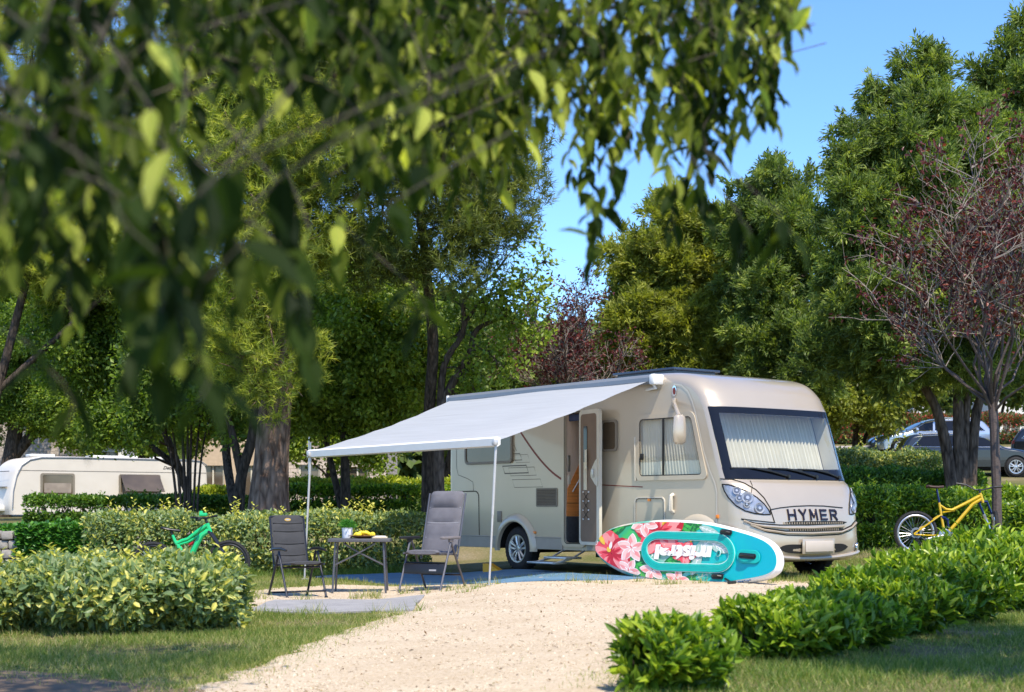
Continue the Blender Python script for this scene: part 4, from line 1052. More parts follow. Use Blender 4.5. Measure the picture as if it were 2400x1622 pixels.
# yellow bike (coordinates in metres in its own plane: x to the photo's right, z up)
yb = empty('mountain_bike', (PX(2146, 23.4), 23.4, 0), 0); yb.location.z = CAMH+(HOR-1299)*23.4/FPX
tag(yb, 'yellow full-suspension mountain bike standing beside the slim red-leaved tree trunk', 'bicycle')
def y2(u, v, y=0.): return Vector(((u-860)*.2864*23.4/FPX, y, (1562-v)*.2864*23.4/FPX))
M['yel'] = pm('yellow_frame_paint', (.62, .40, .012), rough=.25, var=.05, coat=.5, metal=.1)
M['blu'] = pm('dark_blue_anodised', (.015, .03, .11), rough=.25, metal=.6, var=.05)
bike_wheel('wheel', y2(860, 1388), .335, yb, M['alu'])
bike_wheel('wheel', y2(1512, 1388), .335, yb, M['alu'], steer=R(78))
def f(m):
    m.tube([y2(1052, 1140), y2(1072, 1260), y2(1095, 1390)], [.021, .02, .022], 8); m.tube([y2(1060, 1160), y2(1110, 1195), y2(1160, 1200), y2(1290, 1135), y2(1395, 1080)], [.016, .02, .023, .024, .026], 8)
    m.tube([y2(1398, 1110), y2(1330, 1150), y2(1210, 1290), y2(1108, 1402)], [.028, .027, .027, .026], 8); m.tube([y2(1385, 1062), y2(1412, 1140)], .027, 10); m.tube([y2(1080, 1220), y2(1180, 1205)], .012, 6)
part('frame', M['yel'], f, yb)
def f(m):
    for s in (-.045, .045):
        m.tube([y2(838, 1396, s*1.3), y2(940, 1325, s*1.2), y2(1040, 1255, s*.7), y2(1065, 1240, s*.5)], .012, 6); m.tube([y2(838, 1400, s*1.3), y2(960, 1408, s), y2(1095, 1405, s*.6)], .011, 6)
part('swingarm', M['yel'], f, yb)
part('rear_shock', M['blu'], lambda m: [m.tube([y2(1062, 1248), y2(1125, 1285)], .022, 8), m.tube([y2(1120, 1285), y2(1128, 1345)], .018, 8), m.box(y2(1090, 1262), (.07, .05, .03), bev=.008)], yb)
part('seat_post', M['blu'], lambda m: m.tube([y2(1032, 1030), y2(1055, 1150)], .016, 8), yb)
def f(m):
    rows = []
    for u, w, h in ((945, .02, .0), (965, .055, .012), (1000, .06, .0), (1040, .035, -.004), (1085, .018, .004), (1092, .006, .0)):
        c = y2(u, 1012); rows.append([c+Vector((0, w*math.cos(2*pi*k/14), h+.022*math.sin(2*pi*k/14))) for k in range(15)])
    m.grid(rows)
part('saddle', pm('brown_black_saddle', (.05, .025, .02), rough=.5, var=.1), f, yb)
def f(m):
    st = Vector((math.cos(R(78)), math.sin(R(78)), 0)); sd = Vector((-st.y, st.x, 0))
    for s in (-.06, .06): m.tube([y2(1408, 1130)+sd*s, y2(1512, 1388)+sd*s], .017, 8)
    m.cur = 1
    for s in (-.06, .06): m.tube([y2(1450, 1235)+sd*s, y2(1512, 1388)+sd*s], .024, 8)
    m.cur = 0; m.tube([y2(1408, 1132)-sd*.075, y2(1408, 1132)+sd*.075], .02, 8)
part('fork', [M['blu'], M['alu']], f, yb)
def f(m):
    c = y2(1383, 1035); st = Vector((math.cos(R(78)), math.sin(R(78)), 0)); sd = Vector((-st.y, st.x, 0)); m.tube([y2(1385, 1062), c, c+st*.04], .018, 8)
    c = c+st*.04; L_, R__ = y2(1262, 945)-c, y2(1480, 1040)-c
    m.tube([c+sd*.34+Vector((0, 0, .10)), c+sd*.2+Vector((0, 0, .08)), c+sd*.06, c-sd*.06, c-sd*.2+Vector((0, 0, .04)), c-sd*.34+Vector((0, 0, .05))], .0115, 8)
    m.cur = 1; m.tube([c+sd*.34+Vector((0, 0, .10)), c+sd*.22+Vector((0, 0, .083))], .017, 8); m.tube([c-sd*.34+Vector((0, 0, .05)), c-sd*.22+Vector((0, 0, .042))], .017, 8)
    m.tube([c-sd*.2+Vector((0, 0, .03)), c-sd*.16+Vector((.1, -.02, -.12)), c+Vector((.05, 0, -.3))], .003, 4); m.tube([c+sd*.2+Vector((0, 0, .08)), c+sd*.1+Vector((.12, 0, -.1)), c+Vector((.05, 0, -.2))], .003, 4)
part('handlebar', [M['tubeb'], M['black']], f, yb)
def f(m):
    c = y2(1092, 1405)
    m.lathe([(.088, -.055), (.095, -.052), (.095, -.046), (.06, -.046), (.03, -.06), (0, -.06)], c, 'y', 28); m.tube([c+Vector((0, -.075, 0)), y2(950, 1432, -.08)], [.016, .013], 8); m.tube([c+Vector((0, .075, 0)), c*2-y2(950, 1432, -.08)+Vector((0, .0, 0))], .013, 8)
    m.box(y2(940, 1435, -.13), (.09, .10, .018), bev=.004); m.cur = 1; m.lathe([(.055, -.05), (.058, -.045), (.058, -.03), (.02, -.03)], y2(860, 1388), 'y', 20); m.tube([y2(860, 1425, -.05), y2(855, 1462, -.05)], .022, 6)
    m.tube([y2(860, 1360, -.048), y2(1090, 1372, -.05)], .005, 4); m.tube([y2(855, 1475, -.05), y2(1090, 1436, -.05)], .005, 4)
part('crankset', [M['spoke'], M['black']], f, yb)
# green e-bike behind the hedge
gb = empty('electric_bike', (PX(359, 23.), 23.0, 0), 0); gb.location.z = CAMH+(HOR-1364)*23/FPX
tag(gb, 'bright green electric mountain bike standing behind the clipped variegated hedge', 'bicycle')
def g2(u, v, y=0.): return Vector(((u*.331-359)*23/FPX, y, (1364-(880+v*.331))*23/FPX))
M['grn'] = pm('bright_green_frame', (.012, .48, .16), rough=.28, var=.04, coat=.5)
bike_wheel('wheel', g2(1085, 1330), .325, gb, M['black']); bike_wheel('wheel', g2(1620, 1320), .325, gb, M['black'])
def f(m):
    m.tube([g2(1222, 1130), g2(1240, 1175), g2(1262, 1205), g2(1320, 1300)], [.02, .026, .03, .03], 10); m.tube([g2(1250, 1190), g2(1290, 1170), g2(1330, 1158), g2(1400, 1105), g2(1470, 1058)], [.03, .028, .026, .032, .034], 10)
    m.tube([g2(1260, 1200), g2(1330, 1180), g2(1420, 1130), g2(1475, 1085)], [.02, .02, .022, .025], 8); m.tube([g2(1485, 1095), g2(1430, 1130), g2(1395, 1190), g2(1345, 1290)], [.04, .044, .046, .05], 10); m.tube([g2(1466, 1048), g2(1488, 1112)], .034, 10)
    for s in (-.05, .05): m.tube([g2(1085, 1330, s*1.3), g2(1200, 1320, s), g2(1320, 1310, s)], .016, 6); m.tube([g2(1085, 1330, s*1.3), g2(1262, 1215, s*.5)], .012, 6)
part('frame', M['grn'], f, gb)
part('motor', M['black'], lambda m: m.box(g2(1340, 1310), (.24, .09, .20), bev=.03), gb)
part('seat_post', M['black'], lambda m: m.tube([g2(1205, 1090), g2(1225, 1140)], .016, 8), gb)
part('rear_shock', pm('red_anodised', (.5, .03, .03), rough=.3, metal=.4), lambda m: m.tube([g2(1340, 1200), g2(1375, 1180)], .022, 8), gb)
def f(m):
    rows = []
    for u, w, h in ((1140, .02, .01), (1160, .06, .012), (1190, .06, .0), (1225, .035, -.012), (1270, .018, -.02), (1278, .006, -.02)):
        c = g2(u, 1085+(u-1140)*.05); rows.append([c+Vector((0, w*math.cos(2*pi*k/14), h+.022*math.sin(2*pi*k/14))) for k in range(15)])
    m.grid(rows)
part('saddle', M['black'], f, gb)
def f(m):
    for s in (-.065, .065): m.tube([g2(1488, 1108, s), g2(1555, 1205, s)], .018, 8); m.tube([g2(1535, 1180, s), g2(1620, 1320, s)], .026, 8)
    m.tube([g2(1486, 1108, -.08), g2(1486, 1108, .08)], .022, 8)
part('fork', M['tubeb'], f, gb)
def f(m):
    c = g2(1455, 1018); m.tube([g2(1468, 1050), c], .02, 8); m.tube([c+Vector((-.14, -.36, .03)), c+Vector((-.03, -.12, .02)), c, c+Vector((-.02, .12, .02)), c+Vector((.10, .36, .05))], .0125, 8); m.tube([c+Vector((-.14, -.36, .03)), c+Vector((-.09, -.25, .025))], .018, 8); m.tube([c+Vector((.10, .36, .05)), c+Vector((.06, .25, .04))], .018, 8); m.box(c+Vector((-.07, -.2, .0)), (.08, .05, .05), bev=.01); m.box(c+Vector((0, 0, .02)), (.09, .06, .03), bev=.006)
part('handlebar', M['black'], f, gb)
def f(m): m.box(g2(1440, 985), (.12, .08, .05), bev=.012); m.box(g2(1425, 975), (.05, .05, .07), bev=.012)
part('phone_mount', M['grn'], f, gb)

# ------------------------------------------------------------------ caravan and cars
def body_of(ctrl, W, sub=5, warp=None, bottom=None, na=6, nm=8):
    sh = Shell(ctrl, W, na=na, nm=nm, sub=sub); m = MB(); G = [[sh.pt(r, y) for y in sh.ys(r[2])] for r in sh.rows]; m.grid(G); e = [(p.x, p.z) for p in sh.edge()]; out = e+(bottom or [])
    for y in (0., W):
        tri = MB(); tri.holes(out, [], lambda a, b: Vector((a, y, b))); m.add(tri.v, tri.f, False)
    return sh, m
CW = 2.3
cvx, cvy = -19.3, 57.0
CV = empty('caravan', (cvx, cvy, gzf(cvx, cvy)-.22), R(180+36)); tag(CV, 'white touring caravan parked behind the dark hedge, one window propped open', 'caravan')
CV.scale = (1.14, 1, 1)
M['cvw'] = pm('caravan_white', (.64, .585, .515), rough=.4, var=.04, scale=2)
CVC = [(-6.6, .35, .1, .08, 0, 1, 0), (-6.66, .6, .1, .08, 0, 1, 0), (-6.66, 1.7, .1, .08, 0, 1, 0), (-6.6, 2.2, .1, .08, 0, .9, -.4), (-6.4, 2.42, .12, .08, 0, .2, -1), (-6.0, 2.46, .12, .08, 0, 0, -1), (-2, 2.48, .12, .08, 0, 0, -1), (-.9, 2.46, .12, .08, .01, -.1, -1), (-.5, 2.38, .14, .09, .02, -.6, -.8), (-.2, 2.15, .16, .1, .04, -1, -.3), (-.02, 1.75, .2, .12, .08, -1, 0), (.1, 1.2, .2, .12, .1, -1, 0), (.14, .7, .2, .12, .1, -1, 0), (.1, .35, .2, .12, .1, -1, 0)]
sh, m = body_of(CVC, CW); m.build('body', M['cvw'], CV, 0)
def cs(x, z, d=0.): return Vector((x, CW+d, z))
def cring(m, o, i, d): m.strip([cs(x, z, 0) for x, z in o], [cs(x, z, d) for x, z in o]); m.strip([cs(x, z, d) for x, z in o], [cs(x, z, d) for x, z in i])
for x0, x1 in ((-2.02, -.9), (-4.95, -3.5)):
    wn = MB(); o = rrect(x0, 1.02, x1, 1.86, .08); i = rrect(x0+.07, 1.09, x1-.07, 1.79, .06); cring(wn, o, i, .03); wo = wn.build('window', M['grill'], CV)
    g = MB(); g.poly([cs(x, z, .02) for x, z in i]); g.cur = 1; g.poly([cs(x, z, .022) for x, z in rrect(x0+.12, 1.15, x1-.12, 1.5, .03)]); g.build('pane', [M['smoke'], pm('faded_blind', (.28, .23, .19), rough=.8, var=.2, scale=4)], wo)
def f(m):
    a, b = -4.9, -3.55; m.slab([cs(a, 1.82, .03), cs(b, 1.82, .03), cs(b-.05, 1.2, .42), cs(a-.05, 1.2, .42)], (0, .02, .02))
    for x in (a+.1, b-.1): m.tube([cs(x, 1.15, .03), cs(x, 1.3, .38)], .012, 6)
part('window_flap', M['smoke'], f, CV)
part('roof_rail', M['case'], lambda m: m.tube([cs(x, z, .012) for x, z in ((-6.62, 2.25), (-6.4, 2.40), (-6, 2.43), (-2, 2.44), (-.95, 2.42), (-.58, 2.33), (-.32, 2.12), (-.16, 1.75), (-.05, 1.2), (-.02, .6))], .022, 6), CV)
part('side_strip', M['decal'], lambda m: m.strip([cs(-6.6, 1.955, .004), cs(-.2, 1.955, .004)], [cs(-6.6, 1.935, .004), cs(-.2, 1.935, .004)], closed=False), CV)
for bx_, sx_ in ((-1.2, (.8, .6, .1)), (-3.6, (1.6, .7, .09)), (-5.2, (.4, .4, .08))): part('roof_light', M['white'], lambda m: m.box((bx_, 1.3, 2.525), sx_, bev=.03), CV)
def f(m):
    vs, fs = text_mesh('Dethleffs', .17, bold=.003, shear=.35); m.add([cs(-5.35-v.x*1., 2.12+v.y, .006) for v in vs], fs, False)
part('brand_lettering', M['gap'], f, CV)
def f(m):
    for z, h in ((1.93, .03),): m.strip([sh.pt([.02-.0, z, .2, .12, .09, -1, 0], y, .07) for y in (.2, .6, 1.15, 1.7, 2.1)], [sh.pt([.02, z-h, .2, .12, .09, -1, 0], y, .07) for y in (.2, .6, 1.15, 1.7, 2.1)], closed=False)
    m.box((.12, 1.15, 1.35), (.12, 1.6, .03))
part('front_panel_seam', M['decal'], f, CV)
part('drawbar_cover', M['white'], lambda m: [m.box((.55, 1.15, .58), (1.0, 1.3, .22), bev=.06), m.box((1.2, 1.15, .48), (.7, .3, .1), bev=.03)], CV)
for y in (.12, CW-.12):
    w = empty('wheel'); w.parent = CV; wheel('wheel', (-3.6, y, .32), .32, .19, .2, w, face=1 if y > 1 else -1)
def car(name, label, loc, rz, paint, L, H, suv=0., rails=False, group=None):
    c = empty(name, loc, rz); tag(c, label, 'car', group); W = 1.82; k = L/4.6; h = H/1.48
    ct = [(0.04, .28, .14, .12, .03, 1, 0), (-.02, .45, .16, .14, .05, 1, 0), (.0, .80, .16, .14, .05, 1, 0), (.08, .98, .14, .10, .04, 1, -.3), (.36, 1.36, .14, .10, .03, .8, -.8), (.62, 1.44, .14, .09, .02, 0, -1), (1.5, 1.48, .14, .08, .02, 0, -1), (2.25, 1.44, .14, .08, .02, 0, -1), (2.62, 1.36, .14, .08, .02, -.3, -1), (3.36, .99, .16, .08, .03, -.3, -1), (3.75, .93, .2, .09, .03, -.2, -1), (4.25, .82, .26, .12, .05, -.4, -1), (4.48, .70, .3, .2, .09, -1, -.4), (4.58, .5, .32, .22, .1, -1, 0), (4.54, .26, .3, .2, .1, -1, 0)]
    ct = [(a*k, b*h, r, e, bw, dx, dz) for a, b, r, e, bw, dx, dz in ct]
    def warp(p):
        t = max(0, min(1, (p.z/h-.9)/.55)); q = p.copy(); q.y = W/2+(p.y-W/2)*(1-.2*t)*(1-.03*max(0, .6-p.z)); return q
    wc = [.82*k, 3.66*k]; rt = .335
    bot = []
    for cx in (wc[1], wc[0]): bot += [(cx+.39*math.cos(pi*j/10), max(.26, rt+.39*math.sin(pi*j/10))) for j in range(11)]
    shl, m = body_of(ct, W, sub=4, bottom=bot); m.v = [tuple(warp(Vector(v))) for v in m.v]; m.build('body', paint, c, 0)
    g = MB(); pan = lambda pts, y: g.poly([warp(Vector((x*k, y, z*h))) for x, z in pts])
    for y in (-.006, W+.006):
        pan([(1.42, 1.0), (1.42, 1.375), (.78, 1.345), (.42, 1.02)], y); pan([(2.32, .99), (2.28, 1.365), (1.5, 1.38), (1.5, 1.0)], y); pan([(3.16, .99), (2.7, 1.27), (2.36, 1.35), (2.4, .99)], y)
    for t0, t1 in ((3.25, 3.85), (8.1, 8.85)):
        rows = [[warp(shl.pt(shl.row((t0+(t1-t0)*j/5)*4), y, .008)) for y in [.14+(W-.28)*q/8 for q in range(9)]] for j in range(6)]; g.grid(rows)
    g.build('window', M['frit'] if paint != None else None, c)
    m = MB()
    for y, q in ((0., -1), (W, 1)):
        for cx in wc:
            m.add([Vector((cx+.385*math.cos(2*pi*j/20), y-q*.03, rt+.385*math.sin(2*pi*j/20))) for j in range(20)], [tuple(range(20))], False)
    m.box((L/2, W/2, .3), (L*.9, W*.85, .12)); m.build('underbody', M['gap'], c)
    for cx in wc:
        for y in (.09, W-.09):
            w = empty('wheel'); w.parent = c; wheel('wheel', (cx, y, rt), rt, .22, .2, w, face=-1 if y < 1 else 1)
    for s in (-1, 1):
        yy = W/2+s*W*.36
        part('headlight', M['lamp'], lambda m: m.grid([[warp(shl.pt(shl.row((11.3+.6*j)*4), W/2+s*(W/2-q), .012)) for q in (.02, .15, .3, .42)] for j in (0, .5, 1)]), c)
        part('tail_light', M['red'], lambda m: m.grid([[warp(shl.pt(shl.row((2.0+.9*j)*4), W/2+s*(W/2-q), .012)) for q in (.01, .08, .2, .3)] for j in (0, .5, 1)]), c)
        part('wing_mirror', paint, lambda m: m.box(warp(Vector((3.05*k, W/2+s*(W/2+.1), 1.02*h))), (.12, .2, .13), bev=.04), c)
        if rails: part('roof_rail', M['alu'], lambda m: m.tube([warp(Vector((x*k, W/2+s*W*.43, z*h+.03))) for x, z in ((.6, 1.4), (.8, 1.46), (2.0, 1.47), (2.35, 1.40))], .018, 6), c)
    part('window_trim', M['chrome'], lambda m: [m.tube([warp(Vector((x*k, y, z*h))) for x, z in ((.4, 1.0), (.76, 1.36), (1.5, 1.39), (2.36, 1.365), (2.72, 1.28), (3.2, .975), (1.5, .985))], .012, 5, closed=True) for y in (-.008, W+.008)], c)
    part('door_handle', paint, lambda m: [m.box(warp(Vector((x*k, y, .86*h))), (.16, .03, .03), bev=.008) for x in (1.35, 2.25) for y in (-.01, W+.01)], c)
    return c
def place_car(px0, d, rz, **kw):
    x = PX(px0, d); return dict(loc=(x, d, gzf(x, d)), rz=rz, **kw)
car('parked_car', 'silver estate car parked uphill in front of the red-tipped hedge', **place_car(2292, 61, R(180+4), paint=pm('silver_paint', (.42, .47, .55), rough=.2, metal=.6, var=.03, coat=.6), L=4.7, H=1.47, rails=True))
car('parked_car', 'dark grey estate car with chrome window trim behind the multi-stemmed trunk', **place_car(2108, 51.5, R(-5), paint=pm('dark_grey_paint', (.022, .028, .036), rough=.2, metal=.5, var=.03, coat=.7), L=4.8, H=1.5, rails=True))
car('parked_car', 'black car cut by the edge of the photo beyond the dark grey estate', **place_car(2368, 57, R(-20), paint=pm('black_paint', (.012, .014, .018), rough=.15, metal=.3, var=.03, coat=.7), L=4.5, H=1.45))
# ------------------------------------------------------------------ terrain
def nonuni(a): return np.unique(np.concatenate(a).round(4))
gx = nonuni([np.arange(-70, -14, 2.), np.arange(-14, 12, .25), np.arange(12, 76, 2.), np.array([-400, -200, -110, 110, 200, 400.])])
gy = nonuni([np.array([-60, -20, -5.]), np.arange(0, 34, .25), np.arange(34, 80, 1.), np.array([90, 110, 140, 200, 300, 500.])])
X_, Y_ = np.meshgrid(gx, gy); Z_ = gz(X_, Y_)
def gridmesh(name, X, Y, Z, mat):
    ny, nx = X.shape; V = np.stack([X, Y, Z], -1).reshape(-1, 3); i = np.arange(ny-1)[:, None]*nx+np.arange(nx-1)[None]
    Fq = np.stack([i, i+1, i+nx+1, i+nx], -1).reshape(-1, 4)
    me = bpy.data.meshes.new(name); me.vertices.add(len(V)); me.vertices.foreach_set('co', V.astype(np.float32).ravel())
    me.loops.add(Fq.size); me.loops.foreach_set('vertex_index', Fq.astype(np.int32).ravel()); me.polygons.add(len(Fq)); me.polygons.foreach_set('loop_start', np.arange(0, Fq.size, 4).astype(np.int32)); me.update(calc_edges=True)
    me.materials.append(mat); o = bpy.data.objects.new(name, me); COL.objects.link(o); return o
def groundmat():
    m, nt, b = newmat('soil_and_turf'); L = nt.links.new; tc = N(nt, 'ShaderNodeTexCoord'); co = tc.outputs['Object']
    def noise(s, d=8):
        n = N(nt, 'ShaderNodeTexNoise'); n.inputs['Scale'].default_value = s; n.inputs['Detail'].default_value = d; L(co, n.inputs['Vector']); return n.outputs[0]
    c1 = ramp(nt, [(.35, (.09, .12, .025)), (.5, (.16, .15, .055)), (.62, (.27, .21, .12)), (.75, (.34, .27, .19))], noise(.8))
    c2 = ramp(nt, [(.3, (.045, .065, .018)), (.55, (.13, .115, .05)), (.72, (.26, .20, .13))], noise(26))
    mx = N(nt, 'ShaderNodeMix', data_type='RGBA'); mx.inputs[0].default_value = .5; L(c1, mx.inputs[6]); L(c2, mx.inputs[7]); L(mx.outputs[2], b.inputs['Base Color'])
    b.inputs['Roughness'].default_value = .95; b.inputs['Specular IOR Level'].default_value = .1
    bp = N(nt, 'ShaderNodeBump'); bp.inputs['Strength'].default_value = .8; bp.inputs['Distance'].default_value = .03; L(noise(30), bp.inputs['Height']); L(bp.outputs[0], b.inputs['Normal']); return m
tag(gridmesh('ground', X_, Y_, Z_, groundmat()), kind='structure')
def inpoly(x, y, poly):
    c = np.zeros(x.shape, bool); n = len(poly)
    for i in range(n):
        (x1, y1), (x2, y2) = poly[i], poly[(i+1) % n]
        if y1 == y2: continue
        c ^= ((y1 > y) != (y2 > y)) & (x < (x2-x1)*(y-y1)/(y2-y1)+x1)
    return c
GRAV = [(-1.75, 5), (-1.78, 9.1), (-1.62, 11), (-1.45, 13), (-1.25, 14.8), (-1.6, 15.6), (-2.95, 16.2), (-3.5, 17.5), (-3.6, 19), (-3.2, 20.3), (-2.2, 21.2), (-1.0, 21.2), (0, 21.4), (1.2, 21.4), (2.6, 20.4), (3.4, 19.9), (4.1, 19.3), (4.0, 17.6), (3.5, 15.6), (2.8, 13.6), (1.95, 11.8), (1.25, 10.2), (.85, 9), (.55, 8), (.5, 5)]
GP = catmull(GRAV, 4)
gxx, gyy = np.meshgrid(np.arange(-4.2, 4.6, .045), np.arange(5, 22, .045))
jx = gxx+.10*np.sin(gyy*7+gxx*3)+.06*np.sin(gyy*19+gxx*11)+rng.normal(0, .05, gxx.shape); jy = gyy+.10*np.sin(gxx*6)+rng.normal(0, .05, gxx.shape)
wgt = inpoly(jx, jy, GP).astype(float)
for ax in (0, 1):
    k_ = 4; c_ = np.cumsum(np.pad(wgt, [(k_+1, k_) if a == ax else (0, 0) for a in (0, 1)], mode='edge'), axis=ax); wgt = (np.take(c_, np.arange(2*k_+1, c_.shape[ax]), ax)-np.take(c_, np.arange(0, c_.shape[ax]-2*k_-1), ax))/(2*k_+1)
ing = wgt[:-1, :-1] > .08
def gravelmat():
    m, nt, b = newmat('crushed_limestone'); L = nt.links.new; tc = N(nt, 'ShaderNodeTexCoord'); co = tc.outputs['Object']
    v = N(nt, 'ShaderNodeTexVoronoi'); v.inputs['Scale'].default_value = 70; L(co, v.inputs['Vector'])
    n = N(nt, 'ShaderNodeTexNoise'); n.inputs['Scale'].default_value = 24; n.inputs['Detail'].default_value = 10; n.inputs['Roughness'].default_value = .7; L(co, n.inputs['Vector'])
    n2 = N(nt, 'ShaderNodeTexNoise'); n2.inputs['Scale'].default_value = 1.1; n2.inputs['Detail'].default_value = 5; L(co, n2.inputs['Vector'])
    c1 = ramp(nt, [(.30, (.19, .13, .07)), (.42, (.40, .30, .18)), (.58, (.51, .405, .27)), (.8, (.65, .54, .395))], n.outputs[0])
    c2 = ramp(nt, [(.35, (.38, .285, .19)), (.6, (.59, .49, .37))], n2.outputs[0]); vb = N(nt, 'ShaderNodeSeparateColor'); L(v.outputs['Color'], vb.inputs[0])
    c3 = ramp(nt, [(0, (.18, .125, .08)), (.12, (.45, .355, .255)), (.5, (.55, .455, .345)), (1, (.64, .55, .45))], vb.outputs[0])
    a = N(nt, 'ShaderNodeMix', data_type='RGBA'); a.inputs[0].default_value = .4; L(c1, a.inputs[6]); L(c2, a.inputs[7])
    a2 = N(nt, 'ShaderNodeMix', data_type='RGBA'); a2.inputs[0].default_value = .35; L(a.outputs[2], a2.inputs[6]); L(c3, a2.inputs[7]); L(a2.outputs[2], b.inputs['Base Color'])
    b.inputs['Roughness'].default_value = .95; b.inputs['Specular IOR Level'].default_value = .1
    ad = N(nt, 'ShaderNodeMath', operation='ADD'); L(v.outputs['Distance'], ad.inputs[0]); L(n.outputs[0], ad.inputs[1])
    bp = N(nt, 'ShaderNodeBump'); bp.inputs['Strength'].default_value = .8; bp.inputs['Distance'].default_value = .006; L(ad.outputs[0], bp.inputs['Height']); L(bp.outputs[0], b.inputs['Normal']); return m
ny, nx = gxx.shape; ii = (np.arange(ny-1)[:, None]*nx+np.arange(nx-1)[None])[ing]
gzz = gz(gxx, gyy)+np.clip(-.022+.055*wgt, -.03, .012)+rng.normal(0, .0022, gxx.shape)+.005*np.sin(gxx*5+np.sin(gyy*3))*np.sin(gyy*4)
o = gridmesh('gravel', gxx, gyy, gzz, gravelmat()); me = o.data
V = np.stack([gxx, gyy, gzz], -1).reshape(-1, 3); Fq = np.stack([ii, ii+1, ii+nx+1, ii+nx], -1); us, inv = np.unique(Fq, return_inverse=True); inv = inv.reshape(Fq.shape)
me2 = bpy.data.meshes.new('gravel'); me2.vertices.add(len(us)); me2.vertices.foreach_set('co', V[us].astype(np.float32).ravel()); me2.loops.add(inv.size); me2.loops.foreach_set('vertex_index', inv.astype(np.int32).ravel()); me2.polygons.add(len(inv)); me2.polygons.foreach_set('loop_start', np.arange(0, inv.size, 4).astype(np.int32)); me2.update(calc_edges=True)
me2.polygons.foreach_set('use_smooth', np.ones(len(inv), bool)); me2.materials.append(me.materials[0]); o.data = me2; bpy.data.meshes.remove(me); tag(o, kind='structure')
# far path of pale stone behind the hedges
def strip_sheet(name, x0, x1, y0, y1, mat, lift=.02):
    a, b_ = np.meshgrid(np.linspace(x0, x1, 40), np.linspace(y0, y1, 14)); b_ = b_+.35*np.sin(a*1.3)+.2*np.sin(a*3.1)
    return tag(gridmesh(name, a, b_, gz(a, b_)+lift, mat), kind='structure')
pathm = pm('pinkish_path_grit', (.46, .38, .31), rough=.95, var=.25, scale=3, bump=.4, bscale=20)
strip_sheet('path', -9, 1.5, 34.5, 37.5, pathm); strip_sheet('road', 12, 32, 63.5, 68.5, pm('grey_pink_road', (.36, .31, .28), rough=.95, var=.2, scale=2))
dirtm = pm('brown_dirt', (.15, .10, .058), rough=.95, var=.35, scale=3, bump=.6, bscale=18)
a, b_ = np.meshgrid(np.linspace(-6, -1.75, 40), np.linspace(4, 10.1, 40)); b_ = 4+(b_-4)*(1-.17*smooth((a+3.4)/1.6))+.13*np.sin(a*4)+.06*np.sin(a*11)
tag(gridmesh('dirt_path', a, b_, gz(a, b_)+.008, dirtm), kind='structure')

# ------------------------------------------------------------------ plants
M['eleag'] = leafmat('variegated_leaf', [(0, (.60, .54, .10)), (.26, (.70, .64, .18)), (.32, (.20, .28, .08)), (.7, (.14, .21, .085)), (1, (.34, .40, .20))], trans=.3, rough=.42, spec=.4,
    rim=[(0, (.55, .52, .10)), (.22, (.42, .42, .09)), (.28, (.09, .16, .05)), (.45, (.50, .48, .13)), (.5, (.09, .16, .06)), (1, (.24, .30, .14))])
M['laurel'] = leafmat('bright_hedge_leaf', [(0, (.030, .085, .012)), (.35, (.085, .175, .017)), (.7, (.22, .33, .023)), (1, (.46, .53, .048))], trans=.36, rough=.38, spec=.45)
M['dkhedge'] = leafmat('dark_hedge_leaf', [(0, (.03, .08, .012)), (.5, (.075, .16, .02)), (1, (.20, .32, .035))], trans=.28, rough=.4)
M['yelhedge'] = leafmat('yellow_green_leaf', [(0, (.09, .16, .016)), (.5, (.26, .32, .025)), (1, (.52, .52, .05))], trans=.35, rough=.45)
M['redhedge'] = leafmat('red_tip_leaf', [(0, (.04, .08, .02)), (.66, (.11, .14, .035)), (.7, (.32, .06, .04)), (1, (.5, .11, .075))], trans=.25)
M['pine'] = leafmat('pine_needle', [(0, (.075, .11, .02)), (.4, (.20, .25, .036)), (.75, (.37, .40, .055)), (1, (.54, .53, .085))], trans=.42, rough=.55)
M['pinedk'] = leafmat('dark_pine_needle', [(0, (.055, .075, .018)), (.6, (.14, .17, .032)), (1, (.30, .32, .06))], trans=.4, rough=.55)
M['oak'] = leafmat('dark_oak_leaf', [(0, (.045, .09, .014)), (.5, (.12, .19, .025)), (.8, (.22, .31, .04)), (1, (.38, .46, .07))], trans=.46, rough=.42)
M['fig'] = leafmat('fresh_green_leaf', [(0, (.09, .145, .02)), (.5, (.22, .30, .035)), (1, (.42, .48, .07))], trans=.4, rough=.42)
M['plum'] = leafmat('purple_plum_leaf', [(0, (.034, .010, .012)), (.5, (.085, .020, .020)), (.85, (.14, .030, .026)), (1, (.24, .05, .03))], trans=.25, rough=.4, tcol=1.6)
M['cyp'] = leafmat('cypress_spray', [(0, (.05, .08, .021)), (.45, (.135, .19, .040)), (.8, (.27, .33, .068)), (1, (.42, .46, .11))], trans=.4, rough=.5)
M['jun'] = leafmat('olive_conifer_spray', [(0, (.09, .11, .022)), (.5, (.25, .275, .04)), (1, (.46, .46, .08))], trans=.4, rough=.5)
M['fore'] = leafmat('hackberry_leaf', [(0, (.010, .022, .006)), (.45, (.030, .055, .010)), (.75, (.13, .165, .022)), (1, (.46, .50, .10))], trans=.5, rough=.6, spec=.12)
M['ivy'] = leafmat('ivy_leaf', [(0, (.02, .08, .012)), (.6, (.05, .17, .02)), (1, (.13, .30, .04))], trans=.25, rough=.38)
M['farwood'] = leafmat('far_foliage', [(0, (.05, .08, .02)), (.5, (.11, .16, .03)), (1, (.24, .28, .06))], trans=.2, rough=.6)
M['grassb'] = leafmat('grass_blade', [(0, (.06, .125, .018)), (.45, (.14, .215, .03)), (.7, (.27, .29, .07)), (1, (.52, .43, .22))], trans=.35, rough=.5)
